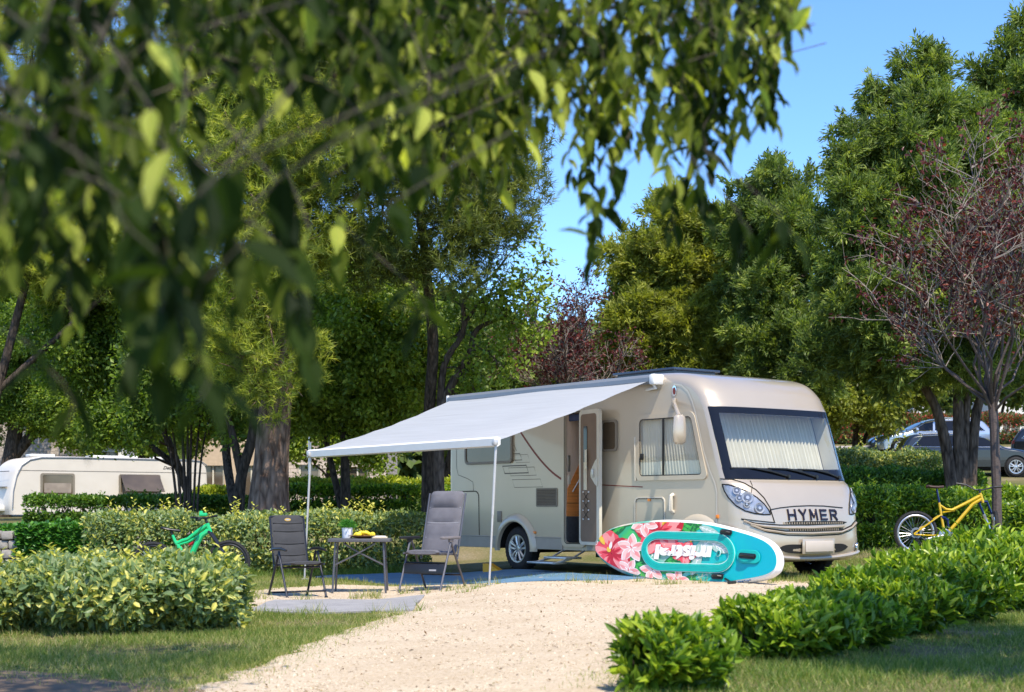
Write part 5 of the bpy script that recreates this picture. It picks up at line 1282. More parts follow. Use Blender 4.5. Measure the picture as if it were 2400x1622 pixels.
M['barkp'] = barkmat('pine_bark', (.055, .032, .022), (.30, .20, .145), 9, (1, 1, .28), 1.2)
M['barkd'] = barkmat('dark_bark', (.020, .016, .012), (.115, .085, .065), 16)
M['barkg'] = barkmat('grey_brown_bark', (.03, .022, .017), (.17, .125, .095), 13, (1, 1, .25), 1.2)
M['twig'] = pm('pale_grey_twig', (.24, .20, .165), rough=.8, var=.25, scale=12)
M['barkc'] = pm('cherry_bark', (.085, .06, .05), rough=.6, var=.3, scale=14, stretch=(1, 1, 7), bump=.5, bscale=20)
CNT = [0]
def crown(fo, blobs, cl, m, rc, L, W, kind='broad', flat=.85, core=.35, lump=.40):
    CC, UU = [], []
    if lump:
        sub = []
        for c, r in blobs:
            k = max(5, int(15*min(1.2, r)))
            for u in rdir(k): sub.append((np.array(c)+u*r*(f_ := rng.uniform(.5, 1.22))*np.array([1, 1, flat]), r*lump*rng.uniform(.8, 1.3)*(1.45-.62*f_)))
            sub.append((np.array(c), r*.6))
        blobs = sub
    for c, r in blobs:
        n = max(3, int(cl*4*pi*r*r)); u = rdir(n); rad = r*rng.random((n, 1))**core*rng.normal(1, .1, (n, 1)); CC.append(np.array(c)[None]+u*rad*np.array([1, 1, flat])); UU.append(u)
    C = np.concatenate(CC); U = np.concatenate(UU); n = len(C); tn = np.clip(rng.normal(.45, .2, n), 0, 1)
    i = np.repeat(np.arange(n), m); k = len(i); tone = np.clip(tn[i]+rng.normal(0, .14, k), 0, 1); u = U[i]
    sz = rng.uniform(.7, 1.25, k)
    if kind == 'broad':
        D = unit(u*.5+rdir(k)*1.0+np.array([0, 0, -.2])); Nn = rdir(k)*.8+np.array([0, 0, .7])+u*.4; fo.add(C[i]+rng.normal(0, rc, (k, 3)), D, Nn, L*sz, W*sz, tone, 'quad')
    elif kind == 'pine':
        ax = unit(U*.7+np.array([0, 0, .45])+rdir(n)*.5)[i]; D = unit(ax*.75+rdir(k)*.9); off = ax*rng.uniform(-.5, .6, (k, 1))*rc*2; fo.add(C[i]+off, D, rdir(k), L*sz, W, tone, 'tri')
    elif kind == 'spray':
        ax = unit(U*.8+np.array([0, 0, .35])+rdir(n)*.6)[i]; t = rng.random((k, 1)); D = unit(ax*1.0+rdir(k)*.68+np.array([0, 0, -.25])*t)
        fo.add(C[i]+ax*(t-.4)*rc*2.2+rng.normal(0, rc*.35, (k, 3)), D, rdir(k)+np.array([0, -.3, .4]), L*sz, W*sz, tone, 'quad')
    return C
def wander(a, b, n=6, amp=.12, sag=0.):
    a, b = Vector(a), Vector(b); l = (b-a).length; o = []
    for k in range(n+1):
        t = k/n; p = a.lerp(b, t)
        if 0 < k < n: p += Vector((random.gauss(0, 1), random.gauss(0, 1), random.gauss(0, .6)))*amp*l*.25
        p.z += sag*l*math.sin(pi*t); o.append(p)
    return o
def taper(n, r0, r1): return [r0+(r1-r0)*(k/(n-1))**.8 for k in range(n)]
def tree(name, label, cat, trunks, blobs, leaf, bark, limbs=1.0, group=None, crown_name='crown', subs=10, limb_r=.055):
    """trunks: list of [(point, radius) ...] from the base up; blobs: crown lobes (point, radius)"""
    b = trunks[0][0][0]; root = empty(name, (b[0], b[1], b[2])); tag(root, label, cat, group); o0 = Vector(b); m = MB()
    for tr in trunks:
        pts = catmull3([p for p, r in tr], 4); rs = np.interp(np.linspace(0, len(tr)-1, len(pts)), range(len(tr)), [r for p, r in tr]); m.tube([p-o0 for p in pts], list(rs), 12)
    tp = [(p, r) for tr in trunks for p, r in tr[1:]]
    for c, r in blobs:
        c = Vector(c); q = min(tp, key=lambda t: (t[0]-c).length+max(0, t[0].z-c.z)*.8); l = (c-q[0]).length
        if limbs and l > .2:
            w = wander(q[0], c, 6, .14, .05); rr = min(q[1]*.6, limb_r*(.6+r*.4)); m.tube([p-o0 for p in w], taper(7, rr, rr*.35), 6)
        for k in range(int(subs*limbs)):
            e = c+Vector(rdir(1)[0])*r*.85; s_ = c.lerp(q[0], random.uniform(0, .35)); m.tube([p-o0 for p in wander(s_, e, 4, .2)], taper(5, .02+.006*r, .006), 4, cap=False)
    m.build('trunk', bark, root)
    fo = Fol()
    for kw in (leaf if isinstance(leaf, list) else [leaf]):
        kw = dict(kw); mat = kw.pop('mat'); bl = kw.pop('blobs', blobs); crown(fo, bl, **kw)
    fo.build(crown_name, mat, root); return root
def catmull3(pts, sub):
    return [Vector(q) for q in catmull([tuple(p) for p in pts], sub, closed=False)]+[Vector(pts[-1])] if len(pts) > 2 else [Vector(p) for p in pts]
def G_(px, d, dz=-.08): x = PX(px, d); return Vector((x, d, gzf(x, d)+dz))
def BL(lst): return [(P(a, b, d), r) for a, b, d, r in lst]
BROAD = dict(cl=13, m=13, rc=.13, L=.13, W=.075, kind='broad')
# big pine with the thick trunk
t = [(G_(632, 31.2), .52), (P(630, 1180, 31.2), .42), (P(636, 1080, 31.2), .355), (P(645, 950, 31.2), .33), (P(655, 800, 31.2), .30), (P(690, 560, 31.2), .25), (P(740, 330, 31.2), .18), (P(800, 100, 31.2), .10)]
pb = BL([(600, 900, 29.6, .75), (665, 860, 29.4, .8), (560, 830, 29.6, .8), (520, 740, 30, 1.0), (625, 740, 29.6, 1.0), (560, 640, 30, 1.1), (650, 600, 30, 1.1), (600, 470, 30, 1.4), (540, 380, 30.5, 1.3), (700, 480, 31, 1.3), (480, 520, 31, 1.1), (860, 330, 30, 1.3), (700, 300, 31, 1.6)])
tree('pine_tree', 'tall pine with a thick reddish-brown trunk and yellow-green needle tufts', 'tree', [t], pb, dict(mat=M['pine'], cl=11, m=19, rc=.09, L=.17, W=.016, kind='pine'), M['barkp'], subs=9)
db = BL([(850, 480, 31.5, 1.5), (980, 540, 31, 1.5), (1090, 480, 31, 1.3), (1150, 400, 31.5, 1.2), (1040, 350, 32, 1.6), (900, 300, 32, 1.7), (1180, 300, 32, 1.1), (1120, 570, 31, 1.0), (1180, 500, 31, .8), (880, 620, 32, .8), (760, 560, 32.5, 1.0), (820, 150, 32, 1.8), (1000, 160, 32, 1.7), (1130, 190, 32, 1.3), (700, 100, 33, 1.8)])
t = [(G_(1004, 34), .17), (P(1003, 1060, 34), .13), (P(1008, 930, 33.6), .125), (P(1015, 800, 33.2), .12), (P(1000, 640, 32.8), .10), (P(985, 450, 32.3), .08), (P(990, 250, 32), .05)]
tree('pine_tree', 'dark green pine whose slim trunk rises behind the awning', 'tree', [t], db, dict(mat=M['pinedk'], cl=10, m=18, rc=.10, L=.17, W=.017, kind='pine'), M['barkd'], subs=9)
# dark broadleaf mass between the pines
t = [(G_(810, 37), .14), (P(808, 1040, 37), .10), (P(800, 930, 37), .08), (P(830, 820, 37), .06)]
tree('holm_oak', 'dense dark oak standing behind the awning left of the motorhome', 'tree', [t, [(G_(810, 37)+Vector((0, 0, .1)), .10), (P(770, 1060, 37.5), .07), (P(745, 930, 37.5), .05)]], BL([(740, 860, 36.5, 1.0), (850, 900, 36.5, 1.0), (930, 860, 36.5, 1.0), (800, 770, 36.5, 1.3), (900, 750, 37, 1.2), (980, 780, 37, .9), (720, 960, 37, .8), (820, 980, 37, .8), (910, 960, 36.5, .8), (740, 720, 38, 1.2), (880, 650, 38, 1.3), (980, 880, 37, .7)]), dict(mat=M['fig'], **BROAD), M['barkd'], subs=8)
# light green tree with bare crooked branches
root_d = 33.5
t1 = [(G_(1030, root_d), .13), (P(1030, 1010, root_d), .11), (P(1050, 920, root_d), .10), (P(1100, 830, root_d), .075), (P(1120, 770, root_d), .055), (P(1210, 735, root_d), .03)]
t2 = [(P(1030, 1010, root_d), .09), (P(1040, 860, root_d), .075), (P(1085, 780, root_d), .06), (P(1090, 700, root_d), .045), (P(1150, 650, root_d), .03), (P(1190, 600, root_d), .02)]
t3 = [(P(1075, 790, root_d), .05), (P(1130, 700, root_d), .035), (P(1200, 680, root_d), .025), (P(1260, 640, root_d), .012)]
lg = BL([(1180, 690, 33, .55), (1230, 660, 33, .5), (1260, 700, 33, .45), (1140, 720, 33.5, .5), (1200, 760, 33.2, .55), (1250, 790, 33, .5), (1150, 820, 33, .5), (1100, 870, 33.5, .5), (1190, 870, 33, .4), (1080, 720, 34, .5), (1235, 545, 33, .26), (1215, 575, 33, .2), (1120, 930, 33.5, .5), (1060, 790, 34, .6), (1170, 940, 33.5, .4), (1275, 610, 33, .25), (1090, 950, 34, .6)])
tree('fig_tree', 'light green tree with crooked bare branches just left above the motorhome roof', 'tree', [t1, t2, t3], lg, dict(mat=M['fig'], cl=12, m=9, rc=.11, L=.13, W=.065, kind='broad', core=.55, lump=0), M['barkg'], subs=5, limb_r=.03)
# conifers in the middle distance on the right
t = [(G_(1640, 50), .4), (P(1640, 900, 50), .32), (P(1650, 700, 50), .25), (P(1660, 520, 50), .12)]
tree('conifer', 'olive green conifer with soft mounded sprays behind the motorhome roof', 'tree', [t], BL([(1480, 800, 49, 1.2), (1520, 690, 49, 1.3), (1470, 630, 49, .8), (1560, 600, 49, 1.4), (1500, 570, 49.5, .7), (1600, 790, 48.5, 1.6), (1650, 690, 49, 1.6), (1640, 580, 49.5, 1.4), (1580, 500, 50, .9), (1720, 810, 48, 1.5), (1740, 690, 49, 1.4), (1530, 860, 49, 1.1), (1660, 870, 48.5, 1.3), (1790, 850, 48, 1.3), (1700, 560, 50, 1.3), (1460, 720, 49.5, .6)]), dict(mat=M['jun'], cl=13, m=26, rc=.15, L=.19, W=.05, kind='spray', lump=.36), M['barkd'], subs=6)
t = [(G_(1830, 46), .35), (P(1830, 900, 46), .3), (P(1830, 700, 46), .22), (P(1810, 480, 46), .1)]
tree('conifer', 'grey-green conifer stepping up between the olive one and the tall cypress', 'tree', [t], BL([(1720, 520, 46, .8), (1750, 455, 46, .6), (1790, 520, 46, 1.0), (1830, 440, 46, .9), (1850, 540, 45.5, 1.2), (1780, 620, 46, 1.2), (1870, 650, 45, 1.3), (1810, 740, 45, 1.2), (1890, 780, 44.5, 1.2), (1830, 850, 44.5, 1.1), (1910, 880, 44, 1.0), (1815, 390, 46, .45)]), dict(mat=M['cyp'], cl=14, m=26, rc=.14, L=.18, W=.045, kind='spray', lump=.36), M['barkd'], subs=6)
# tall cypress with several stems
tr = []
for pxs in ([(2235, 1180, .20), (2220, 1060, .17), (2195, 960, .14), (2165, 900, .12), (2160, 830, .09)], [(2252, 1180, .20), (2248, 1050, .18), (2245, 920, .15), (2240, 760, .12), (2220, 500, .08), (2190, 250, .04)], [(2275, 1180, .17), (2280, 1060, .15), (2290, 960, .14), (2312, 900, .12), (2340, 800, .09)], [(2262, 1190, .15), (2262, 1040, .13), (2268, 900, .11), (2290, 650, .08), (2330, 350, .04)]):
    tr.append([(P(a, b, 32), r*.72) for a, b, r in pxs])
for q in tr: q.insert(0, (Vector((q[0][0].x, 32, gzf(q[0][0].x, 32)-.1)), q[0][1]*1.25))
cb = BL([(2180, 130, 32, .45), (2185, 210, 32, .6), (2120, 150, 32, .35), (2110, 230, 32, .6), (2200, 310, 31.5, 1.0), (2090, 310, 32, .7), (2050, 230, 32, .45), (2060, 380, 31.5, .8), (2140, 400, 31, 1.1), (2250, 300, 32, .8), (2290, 380, 31.5, 1.1), (2230, 450, 31, 1.2), (1985, 300, 32, .35), (1975, 400, 31.5, .55), (2020, 470, 31.2, .8), (2100, 520, 30.8, 1.1), (1960, 520, 31.5, .6), (2010, 600, 31, .9), (2090, 660, 30.6, 1.1), (2190, 600, 30.6, 1.2), (2290, 540, 31, 1.2), (1985, 720, 31, .9), (2060, 780, 30.8, 1.0), (2010, 830, 31, .8), (2150, 740, 30.8, 1.1), (2250, 700, 31, 1.2), (2350, 650, 31, 1.2), (2100, 870, 31.2, .7), (2290, 830, 31.5, .9), (2380, 480, 31.5, 1.1)])
tree('cypress', 'tall spreading cypress with a pointed top and a trunk of several grey-brown stems', 'tree', tr, cb, dict(mat=M['cyp'], cl=22, m=28, rc=.11, L=.135, W=.033, kind='spray', lump=.36), M['barkg'], subs=6)
t = [(G_(2480, 35), .3), (P(2480, 700, 35), .25), (P(2450, 300, 35), .15), (P(2410, 60, 35), .06)]
tree('cypress', 'dark cypress top cut off by the upper edge of the photo', 'tree', [t], BL([(2400, 60, 35, .5), (2390, 140, 35, .7), (2420, 220, 35, 1.1), (2350, 220, 35, .6), (2300, 170, 35, .45), (2390, 330, 35, 1.2), (2440, 450, 35, 1.5), (2430, 600, 35, 1.5), (2440, 760, 35, 1.4)]), dict(mat=M['cyp'], cl=16, m=26, rc=.12, L=.145, W=.036, kind='spray', lump=.36), M['barkd'], subs=5)
# twiggy red-leaved plums
def plum(name, label, base, trunk, nl, spread, height, leafn, seed, twr=1.0, lsz=.092, crown0=.35):
    random.seed(seed); b = base; root = empty(name, tuple(b)); tag(root, label, 'tree'); m = MB(); tw = MB(); m.tube([p-b for p, r in trunk], [r for p, r in trunk], 10); top, r0 = trunk[-1]; top = top-b; C, D = [], []
    for i in range(nl):
        a = 2*pi*i/nl+random.uniform(-.3, .3); el = random.uniform(.35, 1.45); l = height*random.uniform(.75, 1.05)
        e = top+Vector((math.cos(a)*math.cos(el)*spread, math.sin(a)*math.cos(el)*spread, math.sin(el)*l)); s_ = top-Vector((0, 0, random.uniform(0, .35))); w = wander(s_, e, 6, .10, .04*(-1 if el < .7 else .3)); m.tube(w, taper(7, r0*.34, .009), 6)
        for j in range(13):
            t = random.uniform(crown0, 1); k = min(5, int(t*6)); s2 = w[k].lerp(w[k+1], t*6-k); d = (w[min(6, k+1)]-w[k]).normalized(); d2 = (d*.6+Vector(rdir(1)[0])*.8+Vector((0, 0, .35))).normalized(); l2 = random.uniform(.5, 1.1)*twr
            w2_ = wander(s2, s2+d2*l2, 4, .12); tw.tube(w2_, taper(5, .011, .004), 4, cap=False)
            for q in range(4):
                t3 = random.uniform(.25, 1); k3 = min(3, int(t3*4)); s3 = w2_[k3].lerp(w2_[k3+1], t3*4-k3); d3 = (d2*.7+Vector(rdir(1)[0])*.7+Vector((0, 0, .25))).normalized(); l3 = random.uniform(.25, .6)*twr
                tw.tube([s3, s3+d3*l3*.5+Vector(rdir(1)[0])*.02, s3+d3*l3], [.0055, .0045, .003], 3, cap=False)
                bare = random.random() < .28
                for z in range(leafn):
                    if not bare and random.random() < .85: C.append(s3+d3*l3*random.uniform(.3, 1.05)+Vector(rdir(1)[0])*.08); D.append(d3*.5+Vector(rdir(1)[0])*.9+Vector((0, 0, -.3)))
    m.build('trunk', M['barkc'], root); tw.build('twigs', M['twig'], root, 0)
    fo = Fol(); n = len(C); fo.add(np.array([tuple(c) for c in C])+np.array(b), np.array([tuple(d) for d in D]), rdir(n)+np.array([0, -.2, .5]), rng.uniform(.7, 1.2, n)*lsz, rng.uniform(.7, 1.1, n)*lsz*.55, np.clip(rng.normal(.5, .25, n), 0, 1), 'leaf'); fo.build('crown', M['plum'], root)
b = G_(2336, 24.5); plum('plum_tree', 'purple-leaved plum with pale bare twigs on a slim dark trunk beside the yellow bike', b, [(b, .095), (P(2336, 1150, 24.5), .078), (P(2330, 1000, 24.5), .075), (P(2326, 930, 24.5), .08)], 20, 2.3, 4.0, 10, 3)
b = G_(1335, 37); plum('plum_tree', 'purple-leaved plum bush rising behind the roof of the motorhome', b, [(b, .10), (P(1335, 1000, 37), .08), (P(1335, 930, 37), .08)], 20, 2.1, 2.6, 8, 8, .75, .10, .2)
# trees on the left
def simple(px0, d, blobs, label, name='oak_tree', mat='oak', bark='barkd', tr=.16, fork=True, leaf=None, group=None):
    b = G_(px0, d); cx = sum(q[0] for q in blobs)/len(blobs); cz = max(q[1] for q in blobs)
    tps = [[(b, tr), (P(px0+(cx-px0)*.3, (1195+cz)/2, d), tr*.8), (P(px0+(cx-px0)*.6, cz-40, d), tr*.6)]]
    if fork: tps.append([(tps[0][1][0], tr*.6), (P(px0+(cx-px0)*1.4+35, cz-30, d+.3), tr*.4)])
    return tree(name, label, 'tree', tps, BL([(a, c, e, r) for a, c, e, r in blobs]), leaf or dict(mat=M[mat], **BROAD), M[bark], subs=7, group=group)
ms = []
for a, b_, r in ((400, 880, .055), (380, 950, .05), (425, 860, .06), (450, 850, .055), (470, 900, .045), (490, 960, .04), (440, 900, .05)):
    ms.append([(G_(442+(a-440)*.35, 36), r*.75), (P(440+(a-440)*.6, 1090, 36), r*.62), (P(440+(a-440)*.9, 1000, 36), r*.5), (P(a, b_+60, 36), r*.4)])
tree('laurel_tree', 'small many-stemmed tree growing beside the rear of the white caravan', 'tree', ms, BL([(360, 930, 36, .8), (430, 900, 35.6, .9), (500, 920, 36, .8), (400, 840, 36, .9), (480, 830, 36, .9), (340, 860, 36.5, .8), (520, 980, 36, .45), (330, 990, 36, .5)]), dict(mat=M['oak'], **BROAD), M['barkd'], subs=7)
tree('oak_tree', 'dark forked trunk with leafy boughs just left of the thick pine trunk', 'tree', [[(G_(556, 33.5), .15), (P(565, 1120, 33.5), .12), (P(590, 1030, 33.5), .11), (P(600, 940, 33.5), .09)], [(P(565, 1110, 33.5), .10), (P(545, 1020, 33.5), .08), (P(520, 930, 33.5), .06)], [(G_(556, 33.5)+Vector((0, 0, .15)), .10), (P(530, 1060, 34.5), .1), (P(545, 1000, 35), .08)]], BL([(520, 900, 33.5, .7), (570, 930, 34, .6), (480, 940, 34, .6), (560, 860, 34, .9), (500, 820, 34.5, .9), (530, 1020, 33.8, .35)]), dict(mat=M['oak'], **BROAD), M['barkd'], subs=7)
simple(0, 66, [(20, 900, 66.0, 1.62), (100, 930, 66.0, 1.44), (60, 820, 66.0, 2.16), (180, 960, 66.5, 1.08), (-30, 960, 66.0, 1.26), (140, 840, 66.5, 1.8), (40, 700, 67.0, 2.52), (150, 720, 67.0, 2.16)], 'dark oak at the left edge with a limb reaching over the caravan roof', tr=.45)
simple(470, 47, [(280, 900, 44, 1.2), (200, 820, 44, 1.5), (330, 800, 44, 1.6), (250, 690, 44, 1.7), (380, 700, 44, 1.6), (420, 800, 44, 1.3), (300, 980, 43, .8), (230, 1000, 43, .6)], 'leafy oak standing behind the caravan near the green-fasciaed kiosk')
simple(-90, 42, [(80, 620, 42, 1.4), (160, 540, 42, 1.5), (60, 480, 42, 1.3), (200, 640, 42, 1.4), (140, 420, 42.5, 1.1), (20, 580, 42, 1.2), (250, 540, 42, 1.2), (40, 300, 43, 1.2), (170, 220, 43, 1.1), (280, 380, 43, 1.6), (330, 500, 43, 1.5), (360, 250, 43.5, 1.8), (250, 90, 44, 1.9), (430, 120, 44, 1.9), (60, 40, 44, 1.7)], 'tall yellow-green pine at the far left above the caravan', name='pine_tree', mat='pine', leaf=dict(mat=M['pine'], cl=8, m=16, rc=.12, L=.22, W=.022, kind='pine'))
simple(640, 44, [(700, 900, 44, 1.2), (640, 820, 44, 1.3), (760, 820, 44, 1.3), (600, 930, 44, 1.0), (680, 720, 44, 1.5), (800, 700, 44, 1.5), (560, 260, 45, 2.0), (680, 160, 45, 2.2), (560, 60, 45, 2.0), (800, 40, 45, 2.0), (950, 40, 45, 1.8)], 'tall dark tree closing the gap behind the two pines')
simple(1010, 52, [(1000, 900, 52, 1.4), (1090, 880, 52, 1.3), (930, 880, 52, 1.4), (1060, 820, 52, 1.3), (1150, 900, 51, 1.2), (1220, 920, 51, 1.0), (1290, 880, 51, 1.2), (1380, 890, 51, 1.2), (1450, 900, 51, 1.0)], 'low olive-green tree behind the motorhome roof, under the plum bush', mat='farwood', leaf=dict(mat=M['farwood'], cl=12, m=14, rc=.22, L=.24, W=.14, kind='broad'))
simple(1990, 60, [(1930, 900, 60, 1.5), (2000, 860, 60, 1.7), (2070, 900, 60, 1.5), (2140, 860, 60, 1.5), (1960, 950, 59, .9), (2060, 960, 59, .8)], 'bushy olive-green tree behind the red-tipped hedge', mat='farwood', leaf=dict(mat=M['jun'], cl=13, m=22, rc=.2, L=.19, W=.09, kind='broad'))
simple(2330, 82, [(2230, 880, 82, 1.6), (2300, 830, 82, 1.9), (2380, 850, 82, 1.7), (2440, 820, 82, 2.0)], 'round dark tree far behind the plum near the white holiday home', mat='farwood', leaf=dict(mat=M['farwood'], cl=9, m=14, rc=.3, L=.35, W=.2, kind='broad'))
for px0, d, lab, bl in ((330, 66, 'leafy green tree screening the pale buildings behind the caravan', [(180, 1000, 66, 1.2), (240, 960, 66, 1.3), (320, 1000, 66, 1.2), (390, 960, 66, 1.4), (450, 1010, 66, 1.1), (300, 930, 66.5, 1.3), (130, 960, 66, 1.2), (520, 960, 66, 1.3)]), (760, 62, 'leafy green tree in front of the pinkish stone house', [(640, 960, 62, 1.2), (720, 930, 62, 1.4), (800, 960, 62, 1.3), (870, 940, 62, 1.3), (760, 990, 61.5, .9), (930, 990, 62, 1.0), (690, 1045, 61.5, .8), (800, 1040, 61.5, .9), (880, 1050, 61.5, .9)])):
    simple(px0, d, bl, lab, leaf=dict(mat=M['fig'], cl=8, m=13, rc=.2, L=.2, W=.12, kind='broad'), tr=.12)
# far wood
fo = Fol(); bl = []
for k in range(95):
    px = -250+2900*k/94; d = random.uniform(95, 125); h = random.uniform(35, 150) if px < 1150 else random.uniform(10, 70); bl.append((P(px, 950-h+random.uniform(-20, 40), d), random.uniform(3, 4.6))); bl.append((P(px+random.uniform(-15, 15), 1040, d), random.uniform(3.2, 4.4)))
crown(fo, bl, cl=1.6, m=14, rc=.6, L=.9, W=.6, lump=0); o = fo.build('woodland', M['farwood']); tag(o, 'far-off wood of mixed trees closing the view', 'woodland', kind='stuff')

# ---- hedges
def hedge(name, label, cat, path, hd, h, n, L, W, mat, stems=12, shape='leaf', lift=.0, group=None, ragged=.06, shoots=0, up=.5, rnd=.45, base_in=.25):
    pa = np.array(path, float); sl = np.linalg.norm(np.diff(pa, axis=0), axis=1); cum = np.concatenate([[0], np.cumsum(sl)]); T = cum[-1]
    b = (pa[0][0], pa[0][1], gzf(*pa[0])+lift); root = empty(name, b); tag(root, label, cat, group); fo = Fol()
    def at(s): return np.stack([np.interp(s, cum, pa[:, 0]), np.interp(s, cum, pa[:, 1])], -1)
    s = rng.uniform(-hd*.6, T+hd*.6, n); sc = np.clip(s, 0, T); c = at(sc); c2 = at(np.clip(sc+.05, 0, T)); c1 = at(np.clip(sc-.05, 0, T)); tg = unit(c2-c1); nr = np.stack([-tg[:, 1], tg[:, 0]], -1); endk = np.clip(1-((s-sc)/(hd*.75))**2, .05, 1)**.5
    a = rng.uniform(0, 2*pi, n); ca, sa = np.cos(a), np.sin(a); ex = rnd
    u = np.sign(ca)*np.abs(ca)**ex; v = np.sign(sa)*np.abs(sa)**ex
    dep = 1-np.minimum(rng.exponential(.13, n), .9)
    lump = 1+ragged*(np.sin(s*5.1+v*2)+np.sin(s*11.3+u*4+1.3)*.7+.8*np.sin(s*2.3+.4))+rng.normal(0, ragged*.5, n)
    vv = (v*dep*lump*.5+.5); vv = np.where(vv < 0, -vv*.3, vv); hw = hd*endk*(1-base_in*(1-np.clip(vv*2.2, 0, 1))); off = u*dep*hw*lump
    xy = c+nr*off[:, None]+tg*(s-sc)[:, None]; z = gz(xy[:, 0], xy[:, 1])+lift+vv*h*(.86+.14*endk)
    out = unit(np.stack([nr[:, 0]*u+tg[:, 0]*(s-sc)/hd, nr[:, 1]*u+tg[:, 1]*(s-sc)/hd, v*.9], -1)+1e-4)
    D = unit(out*.45+rdir(n)*.75+np.array([0, 0, up*.55])); Nn = out*.8+np.array([0, 0, .55])+rdir(n)*.65
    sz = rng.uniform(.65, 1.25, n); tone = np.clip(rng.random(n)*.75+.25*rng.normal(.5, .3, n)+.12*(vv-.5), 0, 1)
    fo.add(np.stack([xy[:, 0], xy[:, 1], z], -1), D, Nn, L*sz, W*sz, tone, shape)
    for k in range(shoots):
        ss = random.uniform(0, T); c = at(np.array([ss]))[0]; cc = Vector((c[0]+random.uniform(-hd, hd)*.7, c[1]+random.uniform(-hd, hd)*.5, 0)); cc.z = gzf(cc.x, cc.y)+lift+h*random.uniform(.85, .97); hh = random.uniform(.12, .3)*h/.8; q = 11
        pp = np.array([[cc.x+.03*math.sin(i), cc.y, cc.z+hh*i/q] for i in range(q)]); an = np.arange(q)*2.4+random.random()*6; dd = np.stack([np.cos(an), np.sin(an), np.full(q, .75)], -1)
        fo.add(pp, dd, rdir(q)*.4+np.array([0, 0, 1]), L*rng.uniform(.7, 1.05, q), W*.85, np.clip(rng.uniform(.0, .3, q) if mat in (M['eleag'],) else rng.uniform(.6, 1, q), 0, 1), shape)
    m = MB(); b = Vector(b)
    for k in range(stems):
        ss = T*(k+.5)/stems; c = at(np.array([ss]))[0]; p = Vector((c[0]+random.uniform(-.1, .1), c[1]+random.uniform(-.1, .1), 0)); p.z = gzf(p.x, p.y)+lift-.05
        for j in range(3): m.tube([q-b for q in wander(p, p+Vector((random.uniform(-.2, .2), random.uniform(-.15, .15), h*.8)), 4, .15)], taper(5, .018, .007), 5, cap=False)
    fo.build('foliage', mat, root); m.build('stem', M['barkd'], root); return root
def W_(px, d): return (PX(px, d), d)
hedge('hedge', 'wide clipped variegated hedge in the left foreground, yellow and grey-green leaves', 'hedge', [(-6.4, 13.5), (-4.6, 13.6), (-2.95, 13.7)], .90, .575, 46000, .085, .045, M['eleag'], shoots=60, rnd=.85, ragged=.13)
hedge('hedge', 'variegated hedge running behind the camping chairs and table', 'hedge', [W_(250, 25.2), W_(700, 25.4), W_(960, 25.6)], .55, .98, 26000, .085, .045, M['eleag'], shoots=42, rnd=.6, stems=26)
hedge('hedge', 'dark green hedge in front of the white caravan', 'hedge', [W_(90, 38), W_(270, 38), W_(470, 38)], .45, .66, 16000, .10, .055, M['dkhedge'], shoots=14, shape='quad', stems=26)
hedge('hedge', 'bright green hedge on short bare stems beyond the pine trunk', 'hedge', [W_(690, 40), W_(850, 40), W_(1030, 40)], .5, .62, 15000, .11, .06, M['laurel'], shoots=16, shape='quad', lift=.30, stems=24)
hedge('hedge', 'yellow-tinged hedge in the row behind the stemmed green hedge', 'hedge', [W_(640, 47), W_(850, 47), W_(1090, 47)], .5, 1.25, 16000, .12, .07, M['yelhedge'], shoots=10, shape='quad')
hedge('shrub', 'rounded golden shrub beside the dark forked trunk', 'shrub', [W_(490, 45), W_(535, 45)], .6, .95, 8000, .11, .065, M['yelhedge'], shape='quad', stems=4)
hedge('shrub', 'dark green shrub low between the caravan hedge and the pine trunk', 'shrub', [W_(485, 38.5), W_(590, 38.5)], .5, .62, 9000, .10, .055, M['dkhedge'], shape='quad', stems=4)
hedge('hedge', 'tall variegated hedge right of the motorhome windscreen, before the silver car', 'hedge', [W_(1900, 37.5), W_(2020, 37), W_(2160, 36.5)], .8, 1.5, 30000, .085, .05, M['eleag'], shape='quad', shoots=10)
hedge('hedge', 'dark green hedge under the parked cars behind the yellow bike', 'hedge', [W_(1990, 33), W_(2140, 33), W_(2260, 33)], .6, 1.18, 22000, .09, .05, M['dkhedge'], shape='quad', shoots=10, lift=.02)
hedge('hedge', 'green hedge behind the slim plum trunk in front of the dark grey car', 'hedge', [W_(2255, 30), W_(2340, 30), W_(2430, 30)], .5, .95, 15000, .09, .05, M['laurel'], shape='quad', shoots=10)
hedge('shrub', 'bright green shrub touching the right side of the motorhome bumper', 'shrub', [W_(2010, 26.6), W_(2055, 26.6)], .42, 1.0, 9000, .10, .04, M['laurel'], stems=4, shoots=14, ragged=.09)
hedge('shrub', 'bright green shrub just behind the saddle of the yellow bike', 'shrub', [W_(2105, 27.2), W_(2190, 27.2)], .45, .98, 10000, .10, .04, M['laurel'], stems=4, shoots=14, ragged=.09)
hedge('shrub', 'bright green shrub behind the front fork of the yellow bike', 'shrub', [W_(2225, 26.8), W_(2310, 26.8)], .45, .80, 10000, .10, .04, M['laurel'], stems=4, shoots=10, ragged=.09)
hedge('shrub', 'tall bright shrub at the right edge beside the slim plum trunk', 'shrub', [W_(2425, 21), W_(2500, 20)], .34, .86, 10000, .10, .042, M['laurel'], stems=4, shoots=12, ragged=.09)
hedge('hedge', 'red-tipped photinia hedge along the road beyond the cars', 'hedge', [W_(1880, 71), W_(2150, 71), W_(2480, 71)], .8, 1.35, 42000, .13, .07, M['redhedge'], shape='quad', shoots=0)
